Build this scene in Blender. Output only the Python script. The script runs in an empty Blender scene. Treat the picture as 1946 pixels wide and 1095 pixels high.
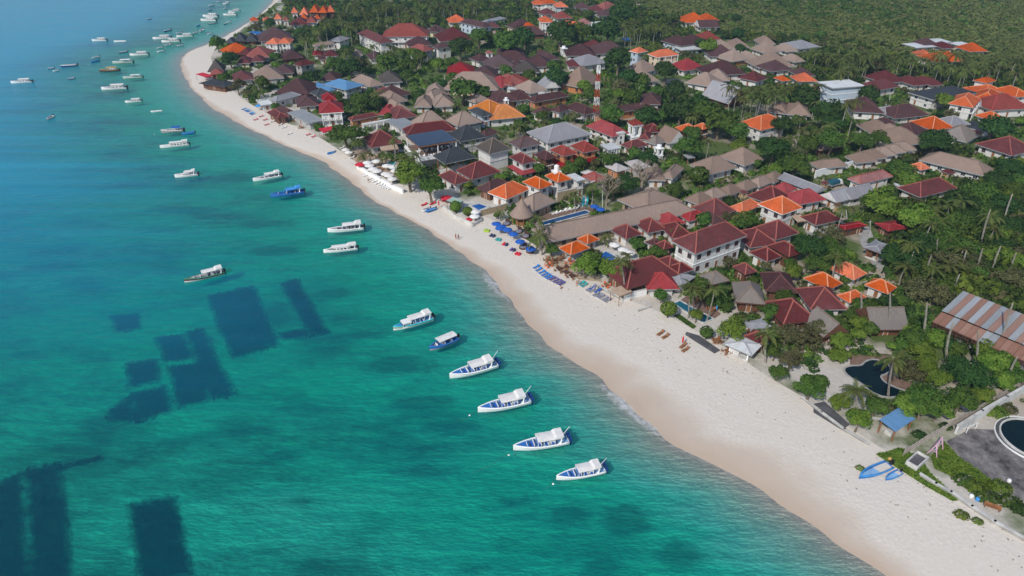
SHOWSZ = False; HAZE = 0.00015
import bpy, math, random
import numpy as np
from mathutils import Vector, Matrix
RNG = random.Random(7); NR = np.random.default_rng(7)
SC = bpy.context.scene; COL = SC.collection
rad = math.radians
# ---------------------------------------------------------------- camera, sky, sun, exposure
CAM_H, TILT, FPX, PW, PH = 90.0, rad(31.2), 1315.0, 1946.0, 1095.0
ST, CT = math.sin(TILT), math.cos(TILT)
cam_data = bpy.data.cameras.new('camera'); cam = bpy.data.objects.new('camera', cam_data); COL.objects.link(cam)
cam.location = (0, 0, CAM_H); cam.rotation_euler = (rad(90) - TILT, 0, 0)
cam_data.sensor_width = 36; cam_data.lens = FPX / PW * 36; cam_data.clip_start = 1; cam_data.clip_end = 20000
SC.camera = cam
SUN_EL, SUN_AZ = rad(40), rad(33)          # light travels towards +x +y, SUN_AZ measured from +y to +x
world = bpy.data.worlds.new('World'); SC.world = world; world.use_nodes = True
wn = world.node_tree; wn.nodes.clear()
sky = wn.nodes.new('ShaderNodeTexSky'); sky.sky_type = 'NISHITA'; sky.sun_disc = False
sky.sun_elevation = SUN_EL; sky.sun_rotation = rad(180) + SUN_AZ
sky.air_density = 1.0; sky.dust_density = 1.0; sky.ozone_density = 1.0
bg = wn.nodes.new('ShaderNodeBackground'); bg.inputs[1].default_value = 0.13
wo = wn.nodes.new('ShaderNodeOutputWorld')
wn.links.new(sky.outputs[0], bg.inputs[0]); wn.links.new(bg.outputs[0], wo.inputs[0])
sl = bpy.data.lights.new('sun', 'SUN'); sl.energy = 3.1; sl.angle = rad(0.8); sl.color = (1.0, 0.955, 0.89)
so = bpy.data.objects.new('sun', sl); COL.objects.link(so)
sdir = Vector((math.sin(SUN_AZ) * math.cos(SUN_EL), math.cos(SUN_AZ) * math.cos(SUN_EL), -math.sin(SUN_EL)))
so.rotation_euler = sdir.to_track_quat('-Z', 'Y').to_euler(); so.location = (-100, -150, 300)
vs = SC.view_settings; SC.display_settings.display_device = 'sRGB'
vs.view_transform = 'Standard'; vs.look = 'None'; vs.gamma = 1; vs.use_curve_mapping = False; vs.exposure = 0.17
SC.cycles.max_bounces = 6; SC.cycles.transparent_max_bounces = 10; SC.cycles.caustics_reflective = False; SC.cycles.caustics_refractive = False
SC.cycles.use_denoising = True

# ---------------------------------------------------------------- geometry of the view (photo pixels -> points of the place)
def ray(px, py):
    a = (px - PW / 2) / FPX; b = (PH / 2 - py) / FPX
    return Vector((a, CT + b * ST, -ST + b * CT))
def at(px, py, z=0.0):
    d = ray(px, py); t = (z - CAM_H) / d.z
    return Vector((d.x * t, d.y * t, z))
def proj(p):
    dx, dy, dz = p[0], p[1], p[2] - CAM_H
    zc = dy * CT - dz * ST; u = dx / zc; v = (dy * ST + dz * CT) / zc
    return PW / 2 + u * FPX, PH / 2 - v * FPX, zc
def metres(px, py, z=1.5):              # metres per photo pixel there
    p = at(px, py, z); return proj(p)[2] / FPX
CROP = {'A': (300, 0, 3.892), 'B': (750, 0, 3.892), 'C': (1200, 0, 2.607), 'D': (560, 180, 4.865), 'E': (900, 150, 4.324), 'F': (800, 330, 4.865),
        'G': (1150, 300, 4.324), 'H': (1000, 450, 4.865), 'I': (1350, 450, 4.865), 'J': (1546, 300, 4.865), 'K': (1546, 520, 4.865), 'L': (1546, 700, 2.7725),
        'M': (0, 0, 3.892), 'N': (280, 200, 3.128), 'O': (700, 560, 2.96), 'P': (0, 0, 1.0), 'Q': (0, 500, 1.84), 'R': (1500, 0, 4.363), 'S': (1200, 0, 6.44), 'T': (1030, 470, 9.52)}
def cp(c, x, y):
    o = CROP[c]; return o[0] + x / o[2], o[1] + y / o[2]

# ---------------------------------------------------------------- materials
MATS = {}
def newmat(name):
    m = bpy.data.materials.new(name); m.use_nodes = True; nt = m.node_tree; nt.nodes.clear()
    out = nt.nodes.new('ShaderNodeOutputMaterial'); MATS[name] = m
    return m, nt, out
def N(nt, t, **kw):
    n = nt.nodes.new(t)
    for k, v in kw.items():
        if k.startswith('i_'):
            key = k[2:]; key = int(key) if key.isdigit() else key
            n.inputs[key].default_value = v
        else: setattr(n, k, v)
    return n
def ramp(nt, src, stops):
    r = N(nt, 'ShaderNodeValToRGB'); e = r.color_ramp.elements
    while len(e) < len(stops): e.new(0.5)
    for i, (p, c) in enumerate(stops): e[i].position = p; e[i].color = (*c, 1) if len(c) == 3 else c
    nt.links.new(src, r.inputs[0]); return r.outputs[0]
def mixc(nt, f, a, b, mode='MIX'):
    m = N(nt, 'ShaderNodeMix', data_type='RGBA', blend_type=mode)
    for i, v in ((0, f), (6, a), (7, b)):
        if isinstance(v, (int, float)): m.inputs[i].default_value = v
        elif isinstance(v, tuple): m.inputs[i].default_value = (*v, 1)
        else: nt.links.new(v, m.inputs[i])
    return m.outputs[2]
def maths(nt, op, a, b=0.0, clamp=False):
    m = N(nt, 'ShaderNodeMath', operation=op, use_clamp=clamp)
    for i, v in ((0, a), (1, b)):
        if isinstance(v, (int, float)): m.inputs[i].default_value = v
        else: nt.links.new(v, m.inputs[i])
    return m.outputs[0]
def noise(nt, vec, scale, detail=4, rough=0.55):
    n = N(nt, 'ShaderNodeTexNoise'); n.inputs['Scale'].default_value = scale; n.inputs['Detail'].default_value = detail; n.inputs['Roughness'].default_value = rough
    if vec is not None: nt.links.new(vec, n.inputs['Vector'])
    return n.outputs['Fac']
def mapped(nt, src, scale):
    m = N(nt, 'ShaderNodeMapping'); m.inputs['Scale'].default_value = scale; nt.links.new(src, m.inputs[0]); return m.outputs[0]
def bump(nt, h, strength, dist=0.1):
    b = N(nt, 'ShaderNodeBump'); b.inputs['Strength'].default_value = strength; b.inputs['Distance'].default_value = dist; nt.links.new(h, b.inputs['Height']); return b.outputs[0]
def principled(nt, out, col, rough=0.7, nrm=None, spec=0.3, metal=0.0):
    p = N(nt, 'ShaderNodeBsdfPrincipled'); p.inputs['Roughness'].default_value = rough; p.inputs['Specular IOR Level'].default_value = spec; p.inputs['Metallic'].default_value = metal
    if isinstance(col, tuple): p.inputs['Base Color'].default_value = (*col, 1)
    else: nt.links.new(col, p.inputs['Base Color'])
    if nrm is not None: nt.links.new(nrm, p.inputs['Normal'])
    nt.links.new(p.outputs[0], out.inputs[0]); return p
def vary(nt, col, amt):                  # each object its own shade
    oi = N(nt, 'ShaderNodeObjectInfo'); h = N(nt, 'ShaderNodeHueSaturation')
    h.inputs['Hue'].default_value = 0.5
    nt.links.new(maths(nt, 'ADD', maths(nt, 'MULTIPLY', oi.outputs['Random'], amt), 1 - amt / 2), h.inputs['Value'])
    nt.links.new(maths(nt, 'ADD', maths(nt, 'MULTIPLY', oi.outputs['Random'], -amt * 0.6), 1 + amt * 0.3), h.inputs['Saturation'])
    nt.links.new(col, h.inputs['Color']); return h.outputs[0]
def plain(name, c, rough=0.6, stain=0.18, scale=0.8, spec=0.3, var=0.0):
    m, nt, out = newmat(name); g = N(nt, 'ShaderNodeNewGeometry')
    n = noise(nt, g.outputs['Position'], scale, 5)
    col = mixc(nt, ramp(nt, n, [(0.35, (0, 0, 0)), (0.7, (1, 1, 1))]), tuple(x * (1 - stain) for x in c), tuple(min(1, x * (1 + stain * .5)) for x in c))
    if var: col = vary(nt, col, var)
    principled(nt, out, col, rough, None, spec); return m
def wallmat(name, c, stain=0.3):
    m, nt, out = newmat(name); g = N(nt, 'ShaderNodeNewGeometry')
    n1 = noise(nt, mapped(nt, g.outputs['Position'], (1.2, 1.2, 0.25)), 1.0, 6, 0.65); n2 = noise(nt, g.outputs['Position'], 0.25, 3)
    f = maths(nt, 'MULTIPLY', ramp(nt, n1, [(0.42, (0, 0, 0)), (0.75, (1, 1, 1))]), ramp(nt, n2, [(0.35, (.2,) * 3), (0.65, (1,) * 3)]))
    col = mixc(nt, f, c, tuple(x * (1 - stain) * k for x, k in zip(c, (1, .97, .9))))
    principled(nt, out, vary(nt, col, 0.12), 0.8, None, 0.2); return m
def roofmat(name, c, kind):
    m, nt, out = newmat(name); uv = N(nt, 'ShaderNodeUVMap', uv_map='UVMap').outputs[0]; g = N(nt, 'ShaderNodeNewGeometry').outputs['Position']
    big = noise(nt, g, 0.18, 5, 0.6)
    if kind == 'tile':
        w = N(nt, 'ShaderNodeTexBrick'); w.inputs['Scale'].default_value = 1.0; w.inputs['Brick Width'].default_value = 0.32; w.inputs['Row Height'].default_value = 0.42
        w.inputs['Mortar Size'].default_value = 0.035; w.inputs['Mortar Smooth'].default_value = 0.6
        w.inputs['Color1'].default_value = (1.12, 1.12, 1.12, 1); w.inputs['Color2'].default_value = (0.82, 0.82, 0.82, 1); w.inputs['Mortar'].default_value = (0.5, 0.5, 0.5, 1)
        nt.links.new(uv, w.inputs['Vector'])
        col = mixc(nt, ramp(nt, big, [(0.3, (0, 0, 0)), (0.7, (1, 1, 1))]), tuple(x * .78 for x in c), tuple(x * 1.12 for x in c))
        col = mixc(nt, 1.0, col, w.outputs[0], 'MULTIPLY')
        pat = noise(nt, mapped(nt, uv, (0.7, 0.25, 1)), 1.0, 6, 0.7)
        col = mixc(nt, ramp(nt, pat, [(0.45, (0, 0, 0)), (0.75, (.75,) * 3)]), col, tuple(0.45 * x + 0.015 for x in c))
        old = noise(nt, g, .5, 4, .7); col = mixc(nt, ramp(nt, old, [(.55, (0, 0, 0)), (.72, (.45,) * 3)]), col, tuple(.7 * x + .05 for x in c))
        nrm = bump(nt, w.outputs['Fac'], 0.35, 0.05); rough = 0.75
    elif kind == 'thatch':
        st = noise(nt, mapped(nt, uv, (5.0, 0.6, 1)), 1.0, 5, 0.7)
        col = mixc(nt, ramp(nt, st, [(0.3, (0, 0, 0)), (0.7, (1, 1, 1))]), tuple(x * .72 for x in c), tuple(x * 1.2 for x in c))
        col = mixc(nt, ramp(nt, big, [(0.35, (0, 0, 0)), (0.75, (.7,) * 3)]), col, tuple(x * k for x, k in zip(c, (.7, .72, .76))))
        nrm = bump(nt, st, 0.6, 0.15); rough = 0.95
    else:                                   # corrugated sheet
        w = N(nt, 'ShaderNodeTexWave', wave_type='BANDS', bands_direction='X'); w.inputs['Scale'].default_value = 1.1; nt.links.new(uv, w.inputs['Vector'])
        st = noise(nt, mapped(nt, uv, (1.2, 0.15, 1)), 1.0, 5, 0.7)
        col = mixc(nt, ramp(nt, st, [(0.35, (0, 0, 0)), (0.75, (1, 1, 1))]), c, tuple(x * k for x, k in zip(c, (.72, .68, .62))))
        col = mixc(nt, ramp(nt, big, [(0.4, (0, 0, 0)), (0.8, (.5,) * 3)]), col, tuple(x * .6 for x in c))
        nrm = bump(nt, w.outputs[0], 0.4, 0.06); rough = 0.5
    principled(nt, out, vary(nt, col, 0.36), rough, nrm, 0.25); return m
ROOF = {'o': roofmat('orange_tile', (.58, .105, .018), 'tile'), 'r': roofmat('red_tile', (.30, .026, .030), 'tile'), 'm': roofmat('maroon_tile', (.125, .026, .026), 'tile'),
        'k': roofmat('brown_tile', (.082, .034, .034), 'tile'), 'q': roofmat('brick_red_tile', (.27, .06, .045), 'tile'), 'a': roofmat('amber_tile', (.58, .20, .04), 'tile'),
        't': roofmat('thatch', (.265, .190, .150), 'thatch'), 'u': roofmat('grey_thatch', (.19, .165, .145), 'thatch'), 'x': roofmat('dark_thatch', (.085, .07, .062), 'thatch'),
        'g': roofmat('grey_sheet', (.29, .29, .315), 'sheet'), 'd': roofmat('slate_tile', (.045, .05, .058), 'tile'), 'b': roofmat('blue_sheet', (.075, .215, .42), 'sheet'),
        'w': roofmat('white_sheet', (.66, .68, .69), 'sheet'), 'c': roofmat('concrete_slab', (.25, .265, .28), 'thatch'), 'p': roofmat('pink_tile', (.30, .12, .11), 'tile'),
        's': roofmat('rusty_sheet', (.29, .165, .125), 'sheet'), 'z': roofmat('weathered_white', (.48, .44, .42), 'thatch'), 'j': roofmat('mauve_tile', (.13, .085, .085), 'tile')}
WALL = {'w': wallmat('white_wall', (.60, .59, .575), .4), 'c': wallmat('cream_wall', (.62, .54, .40)), 'g': wallmat('grey_wall', (.36, .36, .36)), 'n': wallmat('timber_wall', (.13, .06, .035)),
        'y': wallmat('terracotta_wall', (.46, .20, .09)), 'b': wallmat('pale_blue_wall', (.42, .50, .58)), 'x': wallmat('old_stained_wall', (.60, .60, .58), .6), 's': wallmat('stone_wall', (.33, .26, .17))}
CAPM = {'o': plain('pale_ridge_tile', (.62, .25, .13), .8), 'r': plain('red_ridge_tile', (.34, .05, .05), .8), 'm': plain('rust_ridge_tile', (.30, .09, .07), .8), 'k': plain('brown_ridge_tile', (.13, .055, .05), .8),
        't': plain('thatch_ridge', (.20, .15, .12), .95), 'd': plain('slate_ridge', (.06, .065, .075), .8), 'g': plain('grey_ridge', (.34, .34, .36), .6)}
CAPOF = {'o': 'o', 'r': 'r', 'm': 'm', 'k': 'k', 'q': 'r', 'a': 'o', 't': 't', 'u': 't', 'x': 't', 'g': 'g', 'd': 'd', 'b': 'g', 'w': 'g', 'p': 'm', 's': 'g', 'z': 'g', 'j': 'k', 'c': 'g'}
PM = {'white': plain('white_paint', (.78, .78, .77), .45, .08), 'offwhite': plain('canvas_white', (.70, .68, .65), .75, .12, 1.5), 'glass': plain('window_glass', (.03, .04, .05), .12, .1, 1, .6), 'frame': plain('window_frame', (.55, .52, .48), .6),
      'brownframe': plain('brown_frame', (.17, .06, .04), .6), 'wood': plain('teak', (.26, .115, .05), .7, .3, 2), 'darkwood': plain('dark_wood', (.09, .045, .03), .7, .3, 2), 'deckwood': plain('deck_boards', (.21, .135, .10), .8, .3, 1.5),
      'blue': plain('bright_blue', (.03, .16, .46), .45, .12, 1), 'navy': plain('navy_cloth', (.035, .04, .09), .8), 'royal': plain('royal_blue_cloth', (.015, .10, .42), .75, .2, 2), 'sky': plain('sky_blue_cloth', (.05, .27, .62), .75),
      'teal': plain('teal_cloth', (.04, .30, .30), .75), 'lime': plain('lime_cloth', (.35, .50, .05), .8), 'redc': plain('red_cloth', (.55, .02, .04), .75, .2, 2), 'purple': plain('purple_cloth', (.10, .07, .22), .8), 'greyc': plain('grey_cloth', (.22, .22, .27), .85),
      'black': plain('black_plastic', (.02, .02, .022), .45), 'darkblue': plain('dark_blue_paint', (.012, .05, .20), .4), 'deckblue': plain('pale_blue_deck', (.24, .43, .66), .5), 'grey': plain('grey_paint', (.30, .31, .32), .6),
      'green': plain('green_paint', (.05, .22, .14), .5), 'palegreen': plain('pale_green_paint', (.36, .48, .40), .5), 'redp': plain('red_paint', (.42, .03, .025), .45), 'yellow': plain('yellow_paint', (.55, .33, .10), .5), 'orange': plain('orange_paint', (.75, .16, .05), .5), 'steel': plain('galvanised', (.42, .43, .44), .45),
      'concrete': plain('concrete', (.34, .33, .31), .9, .3, .6), 'pale': plain('pale_concrete', (.55, .54, .51), .9, .3, .6), 'stone': plain('dark_paving', (.10, .10, .105), .9, .35, .5), 'tan': plain('tan_canvas', (.44, .32, .23), .85, .15, 1), 'rope': plain('wet_rope', (.05, .11, .10), .9),
      'skin': plain('skin', (.42, .23, .15), .6), 'hair': plain('hair', (.03, .02, .015), .7), 'solar': plain('solar_glass', (.008, .016, .045), .18, .3, 1, .6), 'pink': plain('pink_paint', (.62, .36, .48), .6), 'turq': plain('turquoise_board', (.05, .50, .58), .4), 'bark': plain('bark', (.17, .135, .10), .95, .35, 2, .1, .25),
      'palebark': plain('palm_bark', (.28, .26, .225), .95, .35, 2, .1, .25), 'branch': plain('dry_branches', (.30, .25, .20), .95, .3, 1, .1, .15), 'sandstone': plain('sandstone', (.42, .34, .24), .9, .35, 1.2)}

# ---------------------------------------------------------------- mesh helper
class MB:
    def __init__(s): s.v = []; s.f = []; s.m = []; s.uv = []
    def face(s, pts, m=0, uv=None):
        i = len(s.v); s.v += [tuple(p) for p in pts]; s.f.append(tuple(range(i, i + len(pts)))); s.m.append(m); s.uv.append(uv or [(p[0], p[1]) for p in pts])
    def box(s, c, size, m=0, rz=0.0, taper=1.0):
        x, y, z = size[0] / 2, size[1] / 2, size[2] / 2; cs, sn = math.cos(rz), math.sin(rz)
        P = []
        for dz, k in ((-z, 1), (z, taper)):
            for dx, dy in ((-x, -y), (x, -y), (x, y), (-x, y)):
                dx, dy = dx * k, dy * k
                P.append((c[0] + dx * cs - dy * sn, c[1] + dx * sn + dy * cs, c[2] + dz))
        for q in ((3, 2, 1, 0), (4, 5, 6, 7), (0, 1, 5, 4), (1, 2, 6, 5), (2, 3, 7, 6), (3, 0, 4, 7)): s.face([P[k] for k in q], m)
    def beam(s, a, b, w, h=None, m=0, n=4):        # prism along a->b
        a, b = Vector(a), Vector(b); d = (b - a); h = h or w
        if d.length < 1e-5: return
        d.normalize(); up = Vector((0, 0, 1)) if abs(d.z) < .95 else Vector((1, 0, 0)); sx = d.cross(up).normalized(); sy = sx.cross(d).normalized()
        ring = lambda p: [p + sx * (math.cos(t) * w * .7071) + sy * (math.sin(t) * h * .7071) for t in [math.pi / n + 2 * math.pi * k / n for k in range(n)]]
        A, B = ring(a), ring(b)
        for k in range(n): s.face([A[k], B[k], B[(k + 1) % n], A[(k + 1) % n]], m)
        s.face(A, m); s.face(B[::-1], m)
    def tube(s, pts, rs, n=6, m=0):
        pts = [Vector(p) for p in pts]; rings = []
        for i, p in enumerate(pts):
            d = (pts[min(i + 1, len(pts) - 1)] - pts[max(i - 1, 0)]).normalized(); up = Vector((0, 0, 1)) if abs(d.z) < .9 else Vector((1, 0, 0)); sx = d.cross(up).normalized(); sy = sx.cross(d)
            r = rs[i] if isinstance(rs, (list, tuple)) else rs
            rings.append([p + sx * math.cos(2 * math.pi * k / n) * r + sy * math.sin(2 * math.pi * k / n) * r for k in range(n)])
        base = len(s.v)
        for R in rings: s.v += [tuple(p) for p in R]
        for i in range(len(rings) - 1):
            for k in range(n):
                a = base + i * n + k; b = base + i * n + (k + 1) % n
                s.f.append((a, b, b + n, a + n)); s.m.append(m); s.uv.append([(k / n, i), ((k + 1) / n, i), ((k + 1) / n, i + 1), (k / n, i + 1)])
        s.f.append(tuple(base + k for k in range(n))[::-1]); s.m.append(m); s.uv.append([(0, 0)] * n)
        e = base + (len(rings) - 1) * n; s.f.append(tuple(e + k for k in range(n))); s.m.append(m); s.uv.append([(0, 0)] * n)
    def ring(s, c, r0, r1, z0, z1, n=24, m=0):      # frustum side
        for k in range(n):
            a, b = 2 * math.pi * k / n, 2 * math.pi * (k + 1) / n
            s.face([(c[0] + r0 * math.cos(a), c[1] + r0 * math.sin(a), z0), (c[0] + r0 * math.cos(b), c[1] + r0 * math.sin(b), z0), (c[0] + r1 * math.cos(b), c[1] + r1 * math.sin(b), z1), (c[0] + r1 * math.cos(a), c[1] + r1 * math.sin(a), z1)], m,
                   [(r0 * a, 0), (r0 * b, 0), (r0 * b, abs(z1 - z0) + abs(r1 - r0)), (r0 * a, abs(z1 - z0) + abs(r1 - r0))])
    def mesh(s, name, mats, smooth=False):
        me = bpy.data.meshes.new(name); me.from_pydata(s.v, [], s.f)
        for mt in (mats if isinstance(mats, (list, tuple)) else [mats]): me.materials.append(mt)
        me.polygons.foreach_set('material_index', s.m)
        if smooth: me.polygons.foreach_set('use_smooth', [True] * len(s.f))
        lay = me.uv_layers.new(name='UVMap'); flat = [c for u in s.uv for p in u for c in p]; lay.data.foreach_set('uv', flat)
        me.update(); return me
    def build(s, name, mats, parent=None, smooth=False, loc=None, rz=0.0):
        return obj(name, s.mesh(name, mats, smooth), parent, loc, rz)
def obj(name, me, parent=None, loc=None, rz=0.0, scale=None):
    o = bpy.data.objects.new(name, me); COL.objects.link(o)
    if parent is not None: o.parent = parent
    if loc is not None: o.location = loc
    if rz: o.rotation_euler = (0, 0, rz)
    if scale is not None: o.scale = scale if isinstance(scale, (tuple, list, Vector)) else (scale,) * 3
    return o
def empty(name, loc, rz=0.0):
    o = bpy.data.objects.new(name, None); COL.objects.link(o); o.location = loc; o.rotation_euler = (0, 0, rz); return o
def tag(o, label=None, cat=None, group=None, kind=None):
    if label: o['label'] = label
    if cat: o['category'] = cat
    if group: o['group'] = group
    if kind: o['kind'] = kind
    return o
KIDS = {}
def copy_tree(o, loc, rz=0.0, scale=None):
    c = o.copy(); COL.objects.link(c); c.location = loc; c.rotation_euler = (0, 0, rz)
    if scale is not None: c.scale = scale if isinstance(scale, (tuple, list)) else (scale,) * 3
    for ch in o.children:
        d = ch.copy(); COL.objects.link(d); d.parent = c
        for g in ch.children:
            e = g.copy(); COL.objects.link(e); e.parent = d
    return c
def np_mesh(name, V, F, mats, smooth=False, attrs=None, mi=None):
    me = bpy.data.meshes.new(name); V = np.asarray(V, np.float32); F = np.asarray(F, np.int32); k = F.shape[1]
    me.vertices.add(len(V)); me.vertices.foreach_set('co', V.ravel()); me.loops.add(F.size); me.loops.foreach_set('vertex_index', F.ravel())
    me.polygons.add(len(F)); me.polygons.foreach_set('loop_start', np.arange(0, F.size, k, dtype=np.int32))
    for mt in (mats if isinstance(mats, (list, tuple)) else [mats]): me.materials.append(mt)
    if smooth: me.polygons.foreach_set('use_smooth', np.ones(len(F), bool))
    if mi is not None: me.polygons.foreach_set('material_index', np.asarray(mi, np.int32))
    for nme, arr in (attrs or {}).items():
        a = me.attributes.new(nme, 'FLOAT', 'POINT'); a.data.foreach_set('value', np.asarray(arr, np.float32).ravel())
    me.update(calc_edges=True); me.validate(); return me
ITEMS = []        # everything that gets its label from what it stands beside
def note(o, noun, cat, group, px, land=None, order=0):
    ITEMS.append(dict(o=o, noun=noun, cat=cat, group=group, px=px, land=land))
# ---------------------------------------------------------------- shoreline and terrain
GZ = 1.5
SHORE = [(1690, 1095), (1600, 1040), (1480, 955), (1400, 905), (1300, 858), (1225, 800), (1130, 712), (1035, 650), (985, 595), (958, 553), (923, 515), (882, 487), (841, 455), (800, 430), (745, 401), (694, 370), (663, 342), (616, 308),
         (552, 281), (472, 244), (403, 206), (362, 166), (343, 130), (346, 108), (365, 95), (395, 84), (430, 68), (465, 48), (495, 28), (515, 8), (520, 0)]
BACK = [(1985, 1060), (1946, 1025), (1800, 940), (1690, 862), (1560, 775), (1450, 710), (1380, 660), (1260, 595), (1190, 568), (1130, 530), (1040, 480), (950, 425), (870, 388), (800, 362), (745, 345), (690, 318), (640, 282), (590, 250), (540, 232), (500, 212), (460, 188), (430, 160), (408, 135), (400, 108), (412, 88), (442, 70), (475, 43), (505, 22), (530, 0)]
def curve(lst, z):
    P = sorted([(at(x, y, z).y, at(x, y, z).x) for x, y in lst]); ys = np.array([p[0] for p in P]); xs = np.array([p[1] for p in P])
    def f(Y):
        Y = np.asarray(Y, float); r = np.interp(Y, ys, xs)
        lo = (xs[3] - xs[0]) / (ys[3] - ys[0]); r = np.where(Y < ys[0], xs[0] + (Y - ys[0]) * lo, r)
        return np.where(Y > ys[-1], xs[-1] + (Y - ys[-1]) * 0.25, r)
    return f
_S, _B = curve(SHORE, 0.0), curve(BACK, GZ)
def smooth_f(f, w):
    offs = np.linspace(-w, w, 9); wt = np.exp(-(offs / w * 1.5) ** 2); wt /= wt.sum()
    return lambda Y: sum(k * f(np.asarray(Y, float) + o) for k, o in zip(wt, offs))
_S1 = smooth_f(_S, 4.0)
def S_(Y):
    Y = np.asarray(Y, float); return _S1(Y) + 0.5 * np.sin(Y * .35) * np.sin(Y * .11 + 1) + 0.3 * np.sin(Y * .83 + 2)
def B_(Y): return np.maximum(smooth_f(_B, 3.0)(Y), S_(Y) + 2.0)
rows = np.unique(np.concatenate([np.arange(-90, 60, 6.), np.arange(60, 260, 1.5), np.arange(260, 640, 3.), 640 * 1.12 ** np.arange(0, 27)]))
SR, BR = S_(rows), B_(rows); SL = np.gradient(SR, rows); CF = 1 / np.sqrt(1 + SL ** 2)
def depth_of(x, Y):
    d = (S_(Y) - x) / np.sqrt(1 + ((S_(Y + 2) - S_(Y - 2)) / 4) ** 2)
    return np.clip(3.4 * (1 - np.exp(-np.maximum(d, 0) / 27.0)), 0, None), d
def ground_z(x, y):
    s, b = float(S_(y)), float(B_(y))
    if x >= b: return GZ
    if x <= s: return -float(depth_of(np.array([x]), np.array([float(y)]))[0][0])
    return GZ * ((x - s) / (b - s)) ** .8
def grid(name, X, Y, Z, mat, attrs=None, kind='structure'):
    r, c = X.shape; V = np.stack([X, Y, Z], -1).reshape(-1, 3); idx = np.arange(r * c).reshape(r, c)
    F = np.stack([idx[:-1, :-1], idx[:-1, 1:], idx[1:, 1:], idx[1:, :-1]], -1).reshape(-1, 4)
    e1, e2 = V[F[0, 1]] - V[F[0, 0]], V[F[0, 3]] - V[F[0, 0]]
    if e1[0] * e2[1] - e1[1] * e2[0] < 0: F = F[:, ::-1]            # faces look up
    return tag(obj(name, np_mesh(name, V, np.ascontiguousarray(F), mat, True, {k: v.reshape(-1) for k, v in (attrs or {}).items()})), kind=kind)
# sand
m, nt, out = newmat('beach_sand'); g = N(nt, 'ShaderNodeNewGeometry').outputs['Position']
wet = N(nt, 'ShaderNodeAttribute', attribute_name='wet').outputs['Fac']
n1 = noise(nt, g, 0.12, 5); n2 = noise(nt, g, 1.6, 6, .7); n3 = noise(nt, mapped(nt, g, (1, 1, 1)), 0.9, 3)
dry = mixc(nt, ramp(nt, n2, [(.3, (0, 0, 0)), (.72, (1, 1, 1))]), (.535, .48, .415), (.65, .595, .525))
dry = mixc(nt, ramp(nt, n1, [(.35, (0, 0, 0)), (.7, (.8,) * 3)]), dry, (.585, .535, .47))
wv = maths(nt, 'ADD', wet, maths(nt, 'MULTIPLY', maths(nt, 'SUBTRACT', n1, .5), .55))
wf = ramp(nt, wv, [(.22, (0, 0, 0)), (.60, (.62,) * 3), (.95, (1, 1, 1))])
col = mixc(nt, wf, dry, (.46, .36, .275))
foot = N(nt, 'ShaderNodeTexVoronoi'); foot.inputs['Scale'].default_value = 1.5; nt.links.new(g, foot.inputs['Vector'])
hgt = maths(nt, 'MULTIPLY', maths(nt, 'ADD', foot.outputs['Distance'], maths(nt, 'MULTIPLY', n3, .8)), maths(nt, 'SUBTRACT', 1.0, wf))
hgt = maths(nt, 'MULTIPLY', hgt, ramp(nt, noise(nt, g, .07, 4, .6), [(.36, (.15,) * 3), (.62, (1.3,) * 3)]))
b_ = bump(nt, hgt, .20, .22)
p = principled(nt, out, col, .9, b_, .2); nt.links.new(maths(nt, 'SUBTRACT', .95, maths(nt, 'MULTIPLY', wf, .45)), p.inputs['Roughness'])
# village soil with grass
m, nt, out = newmat('soil'); g = N(nt, 'ShaderNodeNewGeometry').outputs['Position']
n1 = noise(nt, g, .045, 5, .6); n2 = noise(nt, g, .9, 6, .7)
soil = mixc(nt, n2, (.25, .205, .155), (.42, .36, .30)); grass = mixc(nt, n2, (.05, .085, .022), (.115, .15, .045))
sep = N(nt, 'ShaderNodeSeparateXYZ'); nt.links.new(g, sep.inputs[0])
far = N(nt, 'ShaderNodeMapRange'); far.inputs[1].default_value = 150; far.inputs[2].default_value = 420; nt.links.new(sep.outputs['Y'], far.inputs[0])
sd = N(nt, 'ShaderNodeAttribute', attribute_name='sandy').outputs['Fac']
f = maths(nt, 'SUBTRACT', maths(nt, 'ADD', n1, maths(nt, 'MULTIPLY', far.outputs[0], .12)), maths(nt, 'MULTIPLY', sd, .10))
soil = mixc(nt, sd, soil, mixc(nt, n2, (.40, .36, .31), (.60, .56, .50)))
principled(nt, out, mixc(nt, ramp(nt, f, [(.44, (0, 0, 0)), (.56, (1, 1, 1))]), soil, grass), .95, bump(nt, n2, .5, .3), .15)
# seabed: sand, with dark seagrass beds of their own shape
m, nt, out = newmat('seabed_sand'); g = N(nt, 'ShaderNodeNewGeometry').outputs['Position']
off = N(nt, 'ShaderNodeAttribute', attribute_name='off').outputs['Fac']; pat = N(nt, 'ShaderNodeAttribute', attribute_name='patch').outputs['Fac']
n1 = noise(nt, mapped(nt, g, (.7, 1.4, 1)), .028, 6, .62); n2 = noise(nt, g, .35, 6, .7); n4 = noise(nt, mapped(nt, g, (.8, 1.5, 1)), .085, 5, .6)
sand = mixc(nt, n2, (.46, .45, .38), (.84, .82, .72)); weed = mixc(nt, n2, (.03, .055, .04), (.12, .14, .09))
f = maths(nt, 'MULTIPLY', ramp(nt, maths(nt, 'ADD', maths(nt, 'MULTIPLY', n1, .65), maths(nt, 'MULTIPLY', n4, .35)), [(.46, (0, 0, 0)), (.60, (1, 1, 1))]), off)
f = maths(nt, 'MULTIPLY', f, .72)
f2 = ramp(nt, maths(nt, 'ADD', pat, maths(nt, 'MULTIPLY', maths(nt, 'SUBTRACT', maths(nt, 'ADD', maths(nt, 'MULTIPLY', n2, .6), maths(nt, 'MULTIPLY', n4, .8)), .7), 1.9)), [(.30, (0, 0, 0)), (.75, (.62,) * 3)])
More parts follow.
